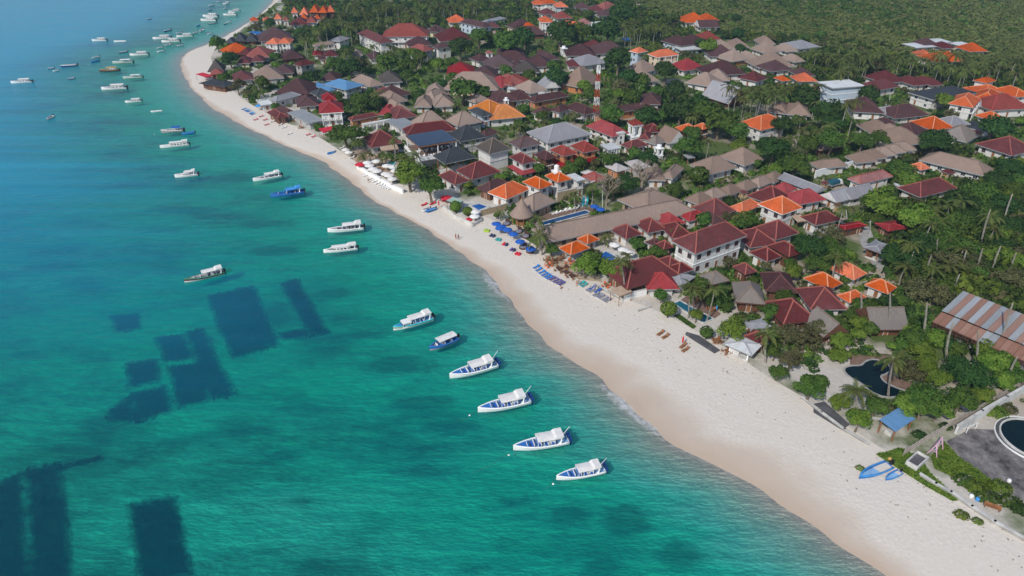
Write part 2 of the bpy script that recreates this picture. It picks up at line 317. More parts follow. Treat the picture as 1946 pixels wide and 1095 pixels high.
nsh = N(nt, 'ShaderNodeAttribute', attribute_name='nearshore').outputs['Fac']
principled(nt, out, mixc(nt, nsh, mixc(nt, maths(nt, 'MAXIMUM', f, f2), sand, weed), (.56, .50, .41)), .95, None, .1)
# water sheet: sky mirror over tinted, partly cloudy water
m, nt, out = newmat('sea_water'); g = N(nt, 'ShaderNodeNewGeometry').outputs['Position']
dep = N(nt, 'ShaderNodeAttribute', attribute_name='depth').outputs['Fac']; blu = N(nt, 'ShaderNodeAttribute', attribute_name='blue').outputs['Fac']
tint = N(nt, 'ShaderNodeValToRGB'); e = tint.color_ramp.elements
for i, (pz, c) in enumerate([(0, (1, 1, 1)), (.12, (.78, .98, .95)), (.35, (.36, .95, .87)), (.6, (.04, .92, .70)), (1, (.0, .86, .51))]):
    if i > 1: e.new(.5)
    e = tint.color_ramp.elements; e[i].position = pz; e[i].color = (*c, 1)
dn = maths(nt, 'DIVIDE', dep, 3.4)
body = mixc(nt, blu, (.0, .27, .47), (.010, .325, .53))
bf = maths(nt, 'MULTIPLY', maths(nt, 'POWER', dn, 1.2), maths(nt, 'ADD', .25, maths(nt, 'MULTIPLY', blu, .52)))
tr = N(nt, 'ShaderNodeBsdfTransparent'); nt.links.new(tint.outputs[0], tr.inputs[0])
df = N(nt, 'ShaderNodeBsdfDiffuse'); nt.links.new(body, df.inputs[0])
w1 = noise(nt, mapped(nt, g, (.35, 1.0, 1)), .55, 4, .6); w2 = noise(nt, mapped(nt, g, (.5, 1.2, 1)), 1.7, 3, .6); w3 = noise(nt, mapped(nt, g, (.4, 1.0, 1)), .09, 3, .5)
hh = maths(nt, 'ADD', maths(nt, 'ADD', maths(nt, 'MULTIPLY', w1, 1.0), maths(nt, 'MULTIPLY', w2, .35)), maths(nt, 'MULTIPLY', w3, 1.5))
nt.links.new(maths(nt, 'ADD', dn, maths(nt, 'MULTIPLY', maths(nt, 'MULTIPLY', maths(nt, 'SUBTRACT', hh, 1.42), dn), .34)), tint.inputs[0])  # wave height shifts the tint: light and dark of ripples put into the colour
cal = maths(nt, 'ADD', .35, maths(nt, 'MULTIPLY', dn, .65))
bmp = N(nt, 'ShaderNodeBump'); bmp.inputs['Distance'].default_value = .45; nt.links.new(hh, bmp.inputs['Height']); nt.links.new(maths(nt, 'MULTIPLY', cal, .5), bmp.inputs['Strength'])
gl = N(nt, 'ShaderNodeBsdfGlossy'); gl.inputs['Roughness'].default_value = .16; nt.links.new(bmp.outputs[0], gl.inputs['Normal']); nt.links.new(bmp.outputs[0], df.inputs['Normal'])
fr = N(nt, 'ShaderNodeFresnel'); fr.inputs[0].default_value = 1.33; nt.links.new(bmp.outputs[0], fr.inputs['Normal'])
m1 = N(nt, 'ShaderNodeMixShader'); nt.links.new(bf, m1.inputs[0]); nt.links.new(tr.outputs[0], m1.inputs[1]); nt.links.new(df.outputs[0], m1.inputs[2])
m2 = N(nt, 'ShaderNodeMixShader'); nt.links.new(maths(nt, 'MULTIPLY', fr.outputs[0], .8), m2.inputs[0]); nt.links.new(m1.outputs[0], m2.inputs[1]); nt.links.new(gl.outputs[0], m2.inputs[2])
nt.links.new(m2.outputs[0], out.inputs[0])

def ss(a, b, x): t = np.clip((x - a) / (b - a), 0, 1); return t * t * (3 - 2 * t)
RR = rows[:, None]
t = np.linspace(0, 1, 15)[None, :]
X = SR[:, None] + t * (BR - SR)[:, None]; Yg = np.repeat(RR, 15, 1)
dist = (X - SR[:, None]) * CF[:, None]; wid = 3.0 + 11 * np.exp(-((RR - 108) / 38) ** 2) + 2 * np.sin(RR * .09)
grid('beach', X, Yg, GZ * t ** .8 * np.ones_like(X), MATS['beach_sand'], {'wet': np.clip(1 - dist / np.maximum(wid, 2), -1, 1)})
u = np.concatenate([np.arange(0, 60, 4.), 60 * 1.25 ** np.arange(0, 24)])[None, :]
X = BR[:, None] + u; Yg = np.repeat(RR, u.shape[1], 1)
grid('ground', X, Yg, np.full_like(X, GZ), MATS['soil'], {'sandy': (1 - ss(6, 48, u * CF[:, None])) * np.ones_like(X)})
u = np.concatenate([np.arange(0, 40, 2.), 40 * 1.1 ** np.arange(0, 56)])[None, :]
X = SR[:, None] - u; Yg = np.repeat(RR, u.shape[1], 1); dp, ds = depth_of(X, Yg); pm = np.zeros_like(X)
for px, py, rx, ry in [(1080, 985, 45, 18), (1190, 1005, 60, 25), (900, 1085, 40, 12), (1140, 1082, 50, 14), (1290, 1060, 50, 22), (545, 865, 50, 14), (590, 840, 30, 10), (520, 915, 22, 8), (590, 950, 22, 10), (415, 920, 14, 8), (450, 880, 90, 9), (860, 820, 80, 16), (800, 770, 70, 14), (420, 345, 80, 18), (360, 400, 80, 12), (480, 430, 70, 12), (700, 640, 70, 14), (640, 560, 60, 12), (985, 960, 50, 10), (520, 480, 60, 12), (760, 700, 80, 18), (300, 320, 60, 14), (200, 800, 70, 10), (820, 900, 90, 14)]:
    c = at(px, py, -3); k = metres(px, py, -3); pm = np.maximum(pm, np.exp(-((X - c.x) / (rx * k)) ** 2 - ((Yg - c.y) / (ry * k * 1.8)) ** 2))
grid('seabed', X, Yg, -dp, MATS['seabed_sand'], {'off': ss(14, 40, ds), 'patch': pm, 'nearshore': ss(10, 0, ds) * .75})
X = SR[:, None] + 1.0 - u; dp, ds = depth_of(X, Yg)
pxy = proj((X, Yg, np.zeros_like(X)))
bl = ss(15, 100, ds) * ss(90, 300, Yg + .15 * ds)
dp = dp * (1 - .46 * ss(130, 72, Yg) * ss(25, 60, ds))
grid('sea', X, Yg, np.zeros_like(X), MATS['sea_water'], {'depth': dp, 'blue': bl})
# swash foam: thin froth along the waterline
m, nt, out = newmat('foam'); g = N(nt, 'ShaderNodeNewGeometry').outputs['Position']; fa = N(nt, 'ShaderNodeAttribute', attribute_name='fade').outputs['Fac']
n1 = noise(nt, mapped(nt, g, (1, 1, 1)), .7, 6, .75); n2 = noise(nt, g, .16, 3)
f = ramp(nt, maths(nt, 'ADD', maths(nt, 'ADD', n1, maths(nt, 'MULTIPLY', n2, .5)), maths(nt, 'SUBTRACT', fa, 1.0)), [(.50, (0, 0, 0)), (.95, (.8,) * 3)])
tr = N(nt, 'ShaderNodeBsdfTransparent'); df = N(nt, 'ShaderNodeBsdfDiffuse'); df.inputs[0].default_value = (.75, .76, .77, 1); ms = N(nt, 'ShaderNodeMixShader')
nt.links.new(f, ms.inputs[0]); nt.links.new(tr.outputs[0], ms.inputs[1]); nt.links.new(df.outputs[0], ms.inputs[2]); nt.links.new(ms.outputs[0], out.inputs[0])
fy = np.arange(86, 225, .8); tt = np.linspace(-1, 1, 9)[None, :]
wd = 0.7 + 2.6 * np.exp(-((fy - 103) / 10) ** 2) + 3.0 * np.exp(-((fy - 150) / 9) ** 2) + .5 * np.sin(fy * .4) ** 2
X = S_(fy)[:, None] - .3 * wd[:, None] + tt * wd[:, None] * 1.1; fade = (1 - np.abs(tt) ** 1.5) * (.35 + .65 * np.clip((np.exp(-((fy - 103) / 14) ** 2) + np.exp(-((fy - 150) / 12) ** 2))[:, None], .55, 1) + .0 * ss(135, 115, fy)[:, None]) * np.ones_like(X)
Zf = np.maximum(GZ * (np.clip((X - S_(fy)[:, None]) / (B_(fy) - S_(fy))[:, None], 0, 1)) ** .8, 0) + .03
grid('foam', X, np.repeat(fy[:, None], 9, 1), Zf, MATS['foam'], {'fade': fade}, 'stuff')
# ---------------------------------------------------------------- houses
def win_mesh(w, h, frame, name):
    b = MB(); t = .09
    b.box((0, -.02, 0), (w - 2 * t, .05, h - 2 * t), 1)
    for sx in (-1, 1): b.box((sx * (w / 2 - t / 2), -.04, 0), (t, .12, h), 0)
    for sz in (-1, 1): b.box((0, -.04, sz * (h / 2 - t / 2)), (w - 2 * t, .12, t), 0)
    b.box((0, -.05, 0), (.05, .07, h - 2 * t), 0)
    return b.mesh(name, [PM[frame], PM['glass']])
WINB, WINW = win_mesh(1.3, 1.35, 'brownframe', 'window'), win_mesh(1.5, 1.3, 'white', 'window')
def door_mesh():
    b = MB(); b.box((0, -.03, 0), (.9, .06, 2.05), 0)
    for sx in (-1, 1): b.box((sx * .5, -.05, 0), (.1, .14, 2.15), 1)
    b.box((0, -.05, 1.08), (.9, .14, .1), 1); return b.mesh('door', [PM['wood'], PM['frame']])
DOOR = door_mesh()
FOOT = []          # (centre, axis u, half w, half d) of every house
ROOFPX = []        # photo outlines of the roofs
def roof_mesh(w, d, rise, style, thick, gable_over=0.0):
    """closed roof over a w x d rectangle; ridge along x when w >= d"""
    b = MB(); caps = []
    sw = d > w
    W, D = (d, w) if sw else (w, d)
    T = (lambda x, y, z: (-y, x, z)) if sw else (lambda x, y, z: (x, y, z))
    hw, hd = W / 2, D / 2; sl = math.hypot(hd, rise)
    E = [(-hw, -hd, 0), (hw, -hd, 0), (hw, hd, 0), (-hw, hd, 0)]
    if style == 'flat':
        b.face([T(*p) for p in ((-hw, -hd, thick), (hw, -hd, thick), (hw, hd, thick), (-hw, hd, thick))], 0, [(-hw, -hd), (hw, -hd), (hw, hd), (-hw, hd)])
    elif style == 'gable':
        r0, r1 = (-hw, 0, rise), (hw, 0, rise)
        b.face([T(*p) for p in (E[0], E[1], r1, r0)], 0, [(-hw, 0), (hw, 0), (hw, sl), (-hw, sl)])
        b.face([T(*p) for p in (E[2], E[3], r0, r1)], 0, [(-hw, 0), (hw, 0), (hw, sl), (-hw, sl)])
        b.face([T(*p) for p in (E[1], E[2], r1)], 1); b.face([T(*p) for p in (E[3], E[0], r0)], 1)
        caps.append((T(*r0), T(*r1)))
    else:
        r = max(hw - hd, 0.0); r0, r1 = (-r, 0, rise), (r, 0, rise)
        if r > .05:
            b.face([T(*p) for p in (E[0], E[1], r1, r0)], 0, [(-hw, 0), (hw, 0), (r, sl), (-r, sl)])
            b.face([T(*p) for p in (E[2], E[3], r0, r1)], 0, [(-hw, 0), (hw, 0), (r, sl), (-r, sl)])
            caps.append((T(*r0), T(*r1)))
        else:
            b.face([T(*p) for p in (E[0], E[1], r0)], 0, [(-hw, 0), (hw, 0), (0, sl)]); b.face([T(*p) for p in (E[2], E[3], r0)], 0, [(-hw, 0), (hw, 0), (0, sl)])
        b.face([T(*p) for p in (E[1], E[2], r1)], 0, [(-hd, 0), (hd, 0), (0, sl)]); b.face([T(*p) for p in (E[3], E[0], r0)], 0, [(-hd, 0), (hd, 0), (0, sl)])
        for e, q in ((0, r0), (3, r0), (1, r1), (2, r1)): caps.append((T(*E[e]), T(*q)))
    top = thick if style == 'flat' else 0
    for k in range(4):
        a, c = E[k], E[(k + 1) % 4]
        b.face([T(*p) for p in ((a[0], a[1], -thick), (c[0], c[1], -thick), (c[0], c[1], top), (a[0], a[1], top))], 2)
    b.face([T(x, y, -thick) for x, y, z in E[::-1]], 2)
    return b, caps
DEFP = {'t': .84, 'u': .84, 'x': .8, 'g': .45, 'b': .5, 'w': .2, 'c': 0, 's': .3, 'z': .5, 'd': .7}
def frame_of(P, h, depth=None):
    """eave corner pixels -> centre, yaw, w, d"""
    W = [at(x, y, GZ + h) for x, y in P]
    if len(W) == 2:
        a, c = W; u = (c - a); w = u.length; u.normalize(); v = Vector((-u.y, u.x, 0))
        if v.y < 0: v = -v
        ctr = (a + c) / 2 + v * depth / 2; return Vector((ctr.x, ctr.y, 0)), math.atan2(u.y, u.x), w, depth
    L, F, R = W; ea, eb = L - F, R - F
    aa, ab = math.atan2(ea.y, ea.x), math.atan2(eb.y, eb.x); dv = (aa - ab) % (2 * math.pi)      # square the corner, keep both lengths
    skew = (dv - math.pi / 2) / 2; tb = ab + skew
    u = Vector((math.cos(tb), math.sin(tb), 0)); v = Vector((-u.y, u.x, 0)); w, dd = max(eb.length, 3.2), max(ea.length, 3.2)
    ctr = F + u * (w / 2) + v * (dd / 2)
    return Vector((ctr.x, ctr.y, 0)), tb, w, dd
HOUSES = []
SZ = []
def house(crop, row):
    roof, wall, h = row[0], row[1], row[2]; h = h * (.80 if h < 4.9 and wall != '0' else .9); pts = [q for q in row[3:] if isinstance(q, tuple)]; rest = [q for q in row[3:] if not isinstance(q, tuple)]
    depth = next((q for q in rest if isinstance(q, (int, float))), None); label = next((q for q in rest if isinstance(q, str)), None); op = next((q for q in rest if isinstance(q, dict)), {})
    P = [cp(crop, *q) for q in pts]; c, yaw, w, d = frame_of(P, h, depth * (1.3 if crop in 'ABC' else 1.0) if depth else None)
    name = op.get('name', 'house'); style = op.get('s', 'flat' if roof in 'cw' else 'hip')
    p = op.get('p', DEFP.get(roof, .74)) * (.84 if crop in 'ABC' else .95); rise = p * min(w, d) / 2
    px, py, z = proj((c.x, c.y, GZ + h)); scale = FPX / z            # photo pixels per metre
    w, d = (w * 1.1, d * 1.1) if crop in 'ABC' else (w * 1.03, d * 1.03); rise = p * min(w, d) / 2
    root = empty(name, (c.x, c.y, GZ), yaw); thick = op.get('th', .38 if roof in 'tux' else .22)
    cs, sn = math.cos(yaw), math.sin(yaw)
    b, caps = roof_mesh(w, d, rise, style, thick)
    ro = obj('roof', b.mesh('roof', [ROOF[roof], WALL.get(wall if wall in WALL else 'w'), PM['white'] if op.get('lip') else (PM['grey'] if wall != 'n' else PM['darkwood'])]), root, (0, 0, h))
    if caps and scale > 4.2 and style != 'flat' and roof not in 'bs':
        b = MB()
        for a, e in caps: b.beam((a[0], a[1], a[2] + .05), (e[0], e[1], e[2] + .05), .30, .24)
        b.build('ridge_tiles' if roof not in 'tuxg' else 'ridge_cap', CAPM[CAPOF[roof]], ro)
    over = min(op.get('over', 1.25 if h < 4.6 else .9), min(w, d) * .17); bw, bd, top = w / 2 - over, d / 2 - over, h - thick - .01
    lift = op.get('floor', 0)
    if wall == '0' or op.get('open'):
        b = MB(); b.box((0, 0, .15), (2 * bw, 2 * bd, .3)); b.build('floor', PM['pale'] if roof != 'x' else PM['deckwood'], root)
        pm = b = None
        nx, ny = max(2, int(bw * 2 / 4) + 1), max(2, int(bd * 2 / 4) + 1)
        b = MB(); b.box((0, 0, 0), (.28, .28, top - .3)); me = b.mesh('post', PM['wood' if wall in 'n0' else 'white'])
        for i in range(nx):
            for j in range(ny):
                if 0 < i < nx - 1 and 0 < j < ny - 1: continue
                obj('post', me, root, (-bw + .2 + (2 * bw - .4) * i / (nx - 1), -bd + .2 + (2 * bd - .4) * j / (ny - 1), .3 + (top - .3) / 2))
        if wall != '0':
            b = MB(); b.box((0, bd * .45, top / 2), (2 * bw * .9, bd * .9, top)); b.build('wall', WALL[wall], root)
    else:
        b = MB()
        b.box((0, 0, top / 2 - .1), (2 * bw, 2 * bd, top + .2)); b.build('wall', WALL[wall], root)
        st = 2 if h > 4.4 else 1; st = 3 if h > 7.6 else st; sh = top / st
        if st > 1 and scale > 4:
            for k in range(1, st):
                b = MB()
                for sx, sy, lx, ly in ((0, -1, 2 * bw + .3, .15), (0, 1, 2 * bw + .3, .15), (-1, 0, .15, 2 * bd), (1, 0, .15, 2 * bd)): b.box((sx * (bw + .075), sy * (bd + .075), sh * k), (lx, ly, .22))
                b.build('string_course', PM['white'] if wall != 'w' else PM['pale'], root)
        # openings in the walls that face the sea and the camera
        V = Vector((-c.x * .6, -c.y, 0))
        if not op.get('blank'):
            for (nx, ny, L, off, rz) in ((0, -1, bw, bd, 0), (0, 1, bw, bd, math.pi), (-1, 0, bd, bw, -math.pi / 2), (1, 0, bd, bw, math.pi / 2)):
                wx, wy = nx * cs - ny * sn, nx * sn + ny * cs
                if wx * V.x + wy * V.y <= 0: continue
                n = max(1, int(2 * L / (3.2 if scale > 5 else 4.2)))
                for s in range(st):
                    for i in range(n):
                        tpos = -L + 2 * L * (i + .5) / n
                        isd = s == 0 and i == n // 2 and (nx, ny) in ((0, -1), (-1, 0))
                        me = DOOR if isd else (WINB if wall in 'cyns' or roof in 'omrk' and (len(HOUSES) % 3) else WINW)
                        zz = sh * s + (1.15 if isd else sh * .55)
                        x = tpos if ny else nx * off; y = tpos if nx else ny * off
                        obj('door' if isd else 'window', me, root, (x, y, zz), rz)
    if op.get('skirt'):                 # lower ring of eaves around the ground floor
        k = 1.5; b = MB(); hw, hd = bw + .02, bd + .02; z1, z0 = h * .52, h * .52 - .75
        I = [(-hw, -hd), (hw, -hd), (hw, hd), (-hw, hd)]; O = [(-hw - k, -hd - k), (hw + k, -hd - k), (hw + k, hd + k), (-hw - k, hd + k)]
        for q in range(4):
            a, e = O[q], O[(q + 1) % 4]; i, j = I[q], I[(q + 1) % 4]; ln = math.dist(a, e)
            b.face([(*a, z0), (*e, z0), (*j, z1), (*i, z1)], 0, [(0, 0), (ln, 0), (ln - k, 1.7), (k, 1.7)]); b.face([(*a, z0 - .15), (*e, z0 - .15), (*e, z0), (*a, z0)], 0); b.face([(*e, z0 - .15), (*a, z0 - .15), (*i, z1 - .2), (*j, z1 - .2)], 0)
        b.build('skirt_roof', ROOF[op['skirt']], root)
    if op.get('balcony'):
        b = MB(); b.box((0, -bd - .7, h * .5), (2 * bw, 1.4, .2)); b.build('balcony_slab', PM['pale'], root)
        b = MB(); b.box((0, -bd - 1.35, h * .5 + 1.0), (2 * bw, .08, .08))
        for i in range(int(bw * 2 / .8) + 1): b.box((-bw + .04 + (2 * bw - .08) * i / int(bw * 2 / .8), -bd - 1.35, h * .5 + .55), (.08, .08, .82))
        b.build('balcony_rail', PM['white'], root)
        b = MB(); b.box((0, 0, top / 2), (.22, .22, top)); me = b.mesh('post', PM['white'])
        for i in range(4): obj('post', me, root, (-bw + .2 + (2 * bw - .4) * i / 3, -bd - 1.2, 0))
    # outlines for placing the plants between the houses
    A = [(sx * w / 2, sy * d / 2) for sx, sy in ((-1, -1), (1, -1), (1, 1), (-1, 1))]
    FOOT.append((c.x, c.y, cs, sn, w / 2, d / 2))
    out = [proj((c.x + x * cs - y * sn, c.y + x * sn + y * cs, GZ + h))[:2] for x, y in A] + [proj((c.x, c.y, GZ + h + rise))[:2]]
    ROOFPX.append((min(o[0] for o in out), min(o[1] for o in out), max(o[0] for o in out), max(o[1] for o in out), scale, c.y))
    top_px = proj((c.x, c.y, GZ + h + rise * .5))[:2]
    H = dict(root=root, roof=roof, wall=wall, h=h, w=w, d=d, px=top_px, label=label, style=style, c=c, yaw=yaw, crop=crop, open=wall == '0')
    HOUSES.append(H); SZ.append((crop, row[0], round(w, 1), round(d, 1), pts[0]))
    RN = {'o': 'orange tiled', 'r': 'bright red', 'm': 'maroon tiled', 'k': 'brown tiled', 'q': 'brick-red', 'a': 'amber tiled', 't': 'tan thatched', 'u': 'grey thatched', 'x': 'dark thatched', 'g': 'grey roofed', 'd': 'slate roofed', 'b': 'blue roofed', 'w': 'white roofed', 'c': 'flat concrete', 'p': 'pink roofed', 's': 'rusty roofed', 'z': 'weathered white roofed', 'j': 'mauve roofed'}
    sz = w * d; size = 'small' if sz < 70 else ('large' if sz > 190 else 'mid-sized')
    noun = op.get('noun') or f"{size} {RN[roof]} {'two-storey ' if h > 4.4 and wall != '0' else ''}{'open pavilion' if wall == '0' else ('shed' if roof in 'wsg' and h < 4 else 'house')}"
    if label: root['label'] = label
    note(root, noun, 'pavilion' if wall == '0' else op.get('cat', 'house'), 'houses of the beach village', top_px, label)
    return H
DATA = {}
DATA['A'] = [
 ('m', 'w', 7, (1480, 250), (1640, 318), (1738, 306), 'white two-storey house with long maroon roof at the village edge'),
 ('q', 'w', 7, (1672, 272), (1985, 268), 13, 'wide white two-storey hotel under a brick-red hip roof', {'balcony': 1}),
 ('t', 'g', 3.2, (712, 592), (925, 575), 10, 'low broad thatched hall facing the sea at the point', {'over': .6}),
 ('t', 'c', 6, (1142, 335), (1168, 342), (1312, 328), 'cream two-storey house with thatched roof near the point', {'balcony': 1}),
 ('o', 'w', 6.5, (793, 324), (885, 326), 7, 'sea-facing half of the twin orange-roofed balcony villas', {'balcony': 1}),
 ('o', 'w', 6.5, (888, 322), (980, 320), 7, 'inland half of the twin orange-roofed balcony villas', {'balcony': 1}),
 ('o', 'n', 3.5, (455, 372), (520, 400), (700, 378), 'broad orange-roofed beach restaurant at the sandy point'),
 ('q', 'n', 3, (482, 402), (562, 404), 7), ('m', 'n', 3, (590, 402), (690, 402), 8),
 ('q', 'w', 3.5, (648, 424), (820, 420), 11, 'brick-red pyramid-roofed house behind the sandy point'), ('m', 'c', 3, (588, 470), (682, 466), 8), ('m', 'w', 3, (690, 456), (782, 452), 7),
 ('d', 'n', 3, (562, 306), (645, 304), 7, {'p': 1.3}), ('d', 'n', 3, (650, 308), (735, 304), 7, {'p': 1.3}), ('d', 'n', 3, (495, 318), (560, 318), 6, {'p': 1}),
 ('k', 'g', 3.5, (762, 306), (995, 288), 14, 'very broad brown roof just behind the slate joglo pair'),
 ('o', 'g', 3.5, (782, 158), (845, 154), 7), ('o', 'w', 3.5, (688, 156), (745, 152), 6), ('m', 'w', 3.5, (978, 186), (1112, 182), 10),
 ('o', 'w', 4.5, (988, 97), (1036, 95), 6, {'p': 1.7}), ('o', 'w', 4.5, (1048, 110), (1110, 110), 6, {'p': 1.7}), ('o', 'w', 4.5, (1055, 142), (1106, 140), 6, {'p': 1.4}),
 ('o', 'n', 5.5, (1122, 92), (1186, 92), 8, {'p': 1.6}), ('o', 'n', 5.5, (1190, 95), (1250, 95), 8, {'p': 1.6}), ('o', 'n', 5.5, (1254, 90), (1308, 88), 8, {'p': 1.6}),
 ('q', 'w', 4.5, (1098, 168), (1170, 166), 7, {'p': 1.3}), ('o', 'w', 4.5, (1168, 142), (1206, 140), 6, {'p': 1.5}), ('o', 'w', 4.5, (860, 142), (915, 140), 6, {'p': 1.4}), ('q', 'w', 4.5, (922, 152), (968, 150), 6, {'p': 1.4}),
 ('m', 'g', 6, (1013, 475), (1060, 490), (1155, 466), 'grey two-storey house with maroon roof and dormer'), ('k', 'c', 3, (868, 545), (1002, 538), 9), ('k', 'n', 3, (932, 440), (1076, 426), 9),
 ('r', 'w', 3, (1148, 408), (1222, 404), 6), ('m', 'w', 6, (1240, 418), (1332, 412), 7), ('k', 'w', 3, (1196, 442), (1262, 438), 6),
 ('t', 'w', 4.5, (1445, 590), (1565, 642), (1662, 622), 'white house under a pale pyramid thatch beside the blue roofs'),
 ('b', 'w', 4, (1098, 637), (1265, 672), (1338, 660), 'sea-facing one of two blue-roofed houses', {'s': 'hip'}), ('b', 'g', 5, (1283, 612), (1388, 664), (1482, 622), 'inland one of two blue-roofed houses, grey gable walls'),
 ('k', 'w', 4, (1205, 592), (1325, 592), 8), ('d', 'w', 4.2, (1108, 692), (1180, 710), (1290, 696), 'white house with slate hip roof below the blue roofs'),
 ('r', 'w', 6, (1222, 745), (1318, 737), 6, 'narrow white two-storey house with flat red roof'), ('k', 'n', 3.5, (878, 684), (1112, 692), 11),
 ('g', 'w', 4, (803, 742), (880, 750), (1085, 720), 'white hall with faded grey hip roof near the beach', {'p': .6}), ('w', 'w', 3, (765, 782), (848, 770), 7), ('k', 'w', 3, (1036, 790), (1182, 778), 9),
 ('c', 'g', 3.8, (998, 832), (1112, 912), (1215, 885), 'low building with big flat concrete roof on the beach'),
 ('r', 'w', 6.5, (1200, 838), (1368, 826), 9, 'white beach house with red roof over a balcony', {'balcony': 1, 'lip': 1}),
 ('m', 'n', 3.2, (843, 828), (885, 877), (960, 858)), ('k', 'w', 3.2, (905, 802), (950, 848), (1012, 830)),
 ('m', 'y', 4, (1412, 882), (1440, 892), (1642, 868), 'maroon-roofed house with terracotta front by the white colonnade'), ('r', 'w', 4, (1633, 848), (1742, 850), 8), ('m', 'w', 4, (1758, 884), (1908, 858), 9),
 ('d', 'n', 3, (380, 600), (490, 645), (560, 610), 'dark open beach bar near the tip of the point', {'p': .3}), ('x', 'n', 3, (372, 528), (484, 522), 7, {'p': 1.4}), ('q', 'n', 2.8, (390, 552), (480, 546), 5),
 ('m', 'g', 3.5, (565, 598), (708, 584), 9), ('k', 'w', 3.5, (1572, 438), (1672, 430), 9), ('g', 'w', 5, (1262, 300), (1348, 308), 8), ('t', 'c', 3, (1438, 412), (1512, 408), 7),
 ('x', 'w', 4, (1655, 612), (1802, 602), 10), ('m', 'w', 3.5, (1688, 702), (1762, 684), 6), ('k', 'w', 3.5, (1700, 732), (1862, 694), 8), ('c', 'w', 4, (1710, 892), (1830, 972), (1945, 945), 'flat grey roof terrace beside the big thatched pyramid', {'open': 1}),
 ('x', 'n', 3, (760, 262), (830, 262), 6),
]
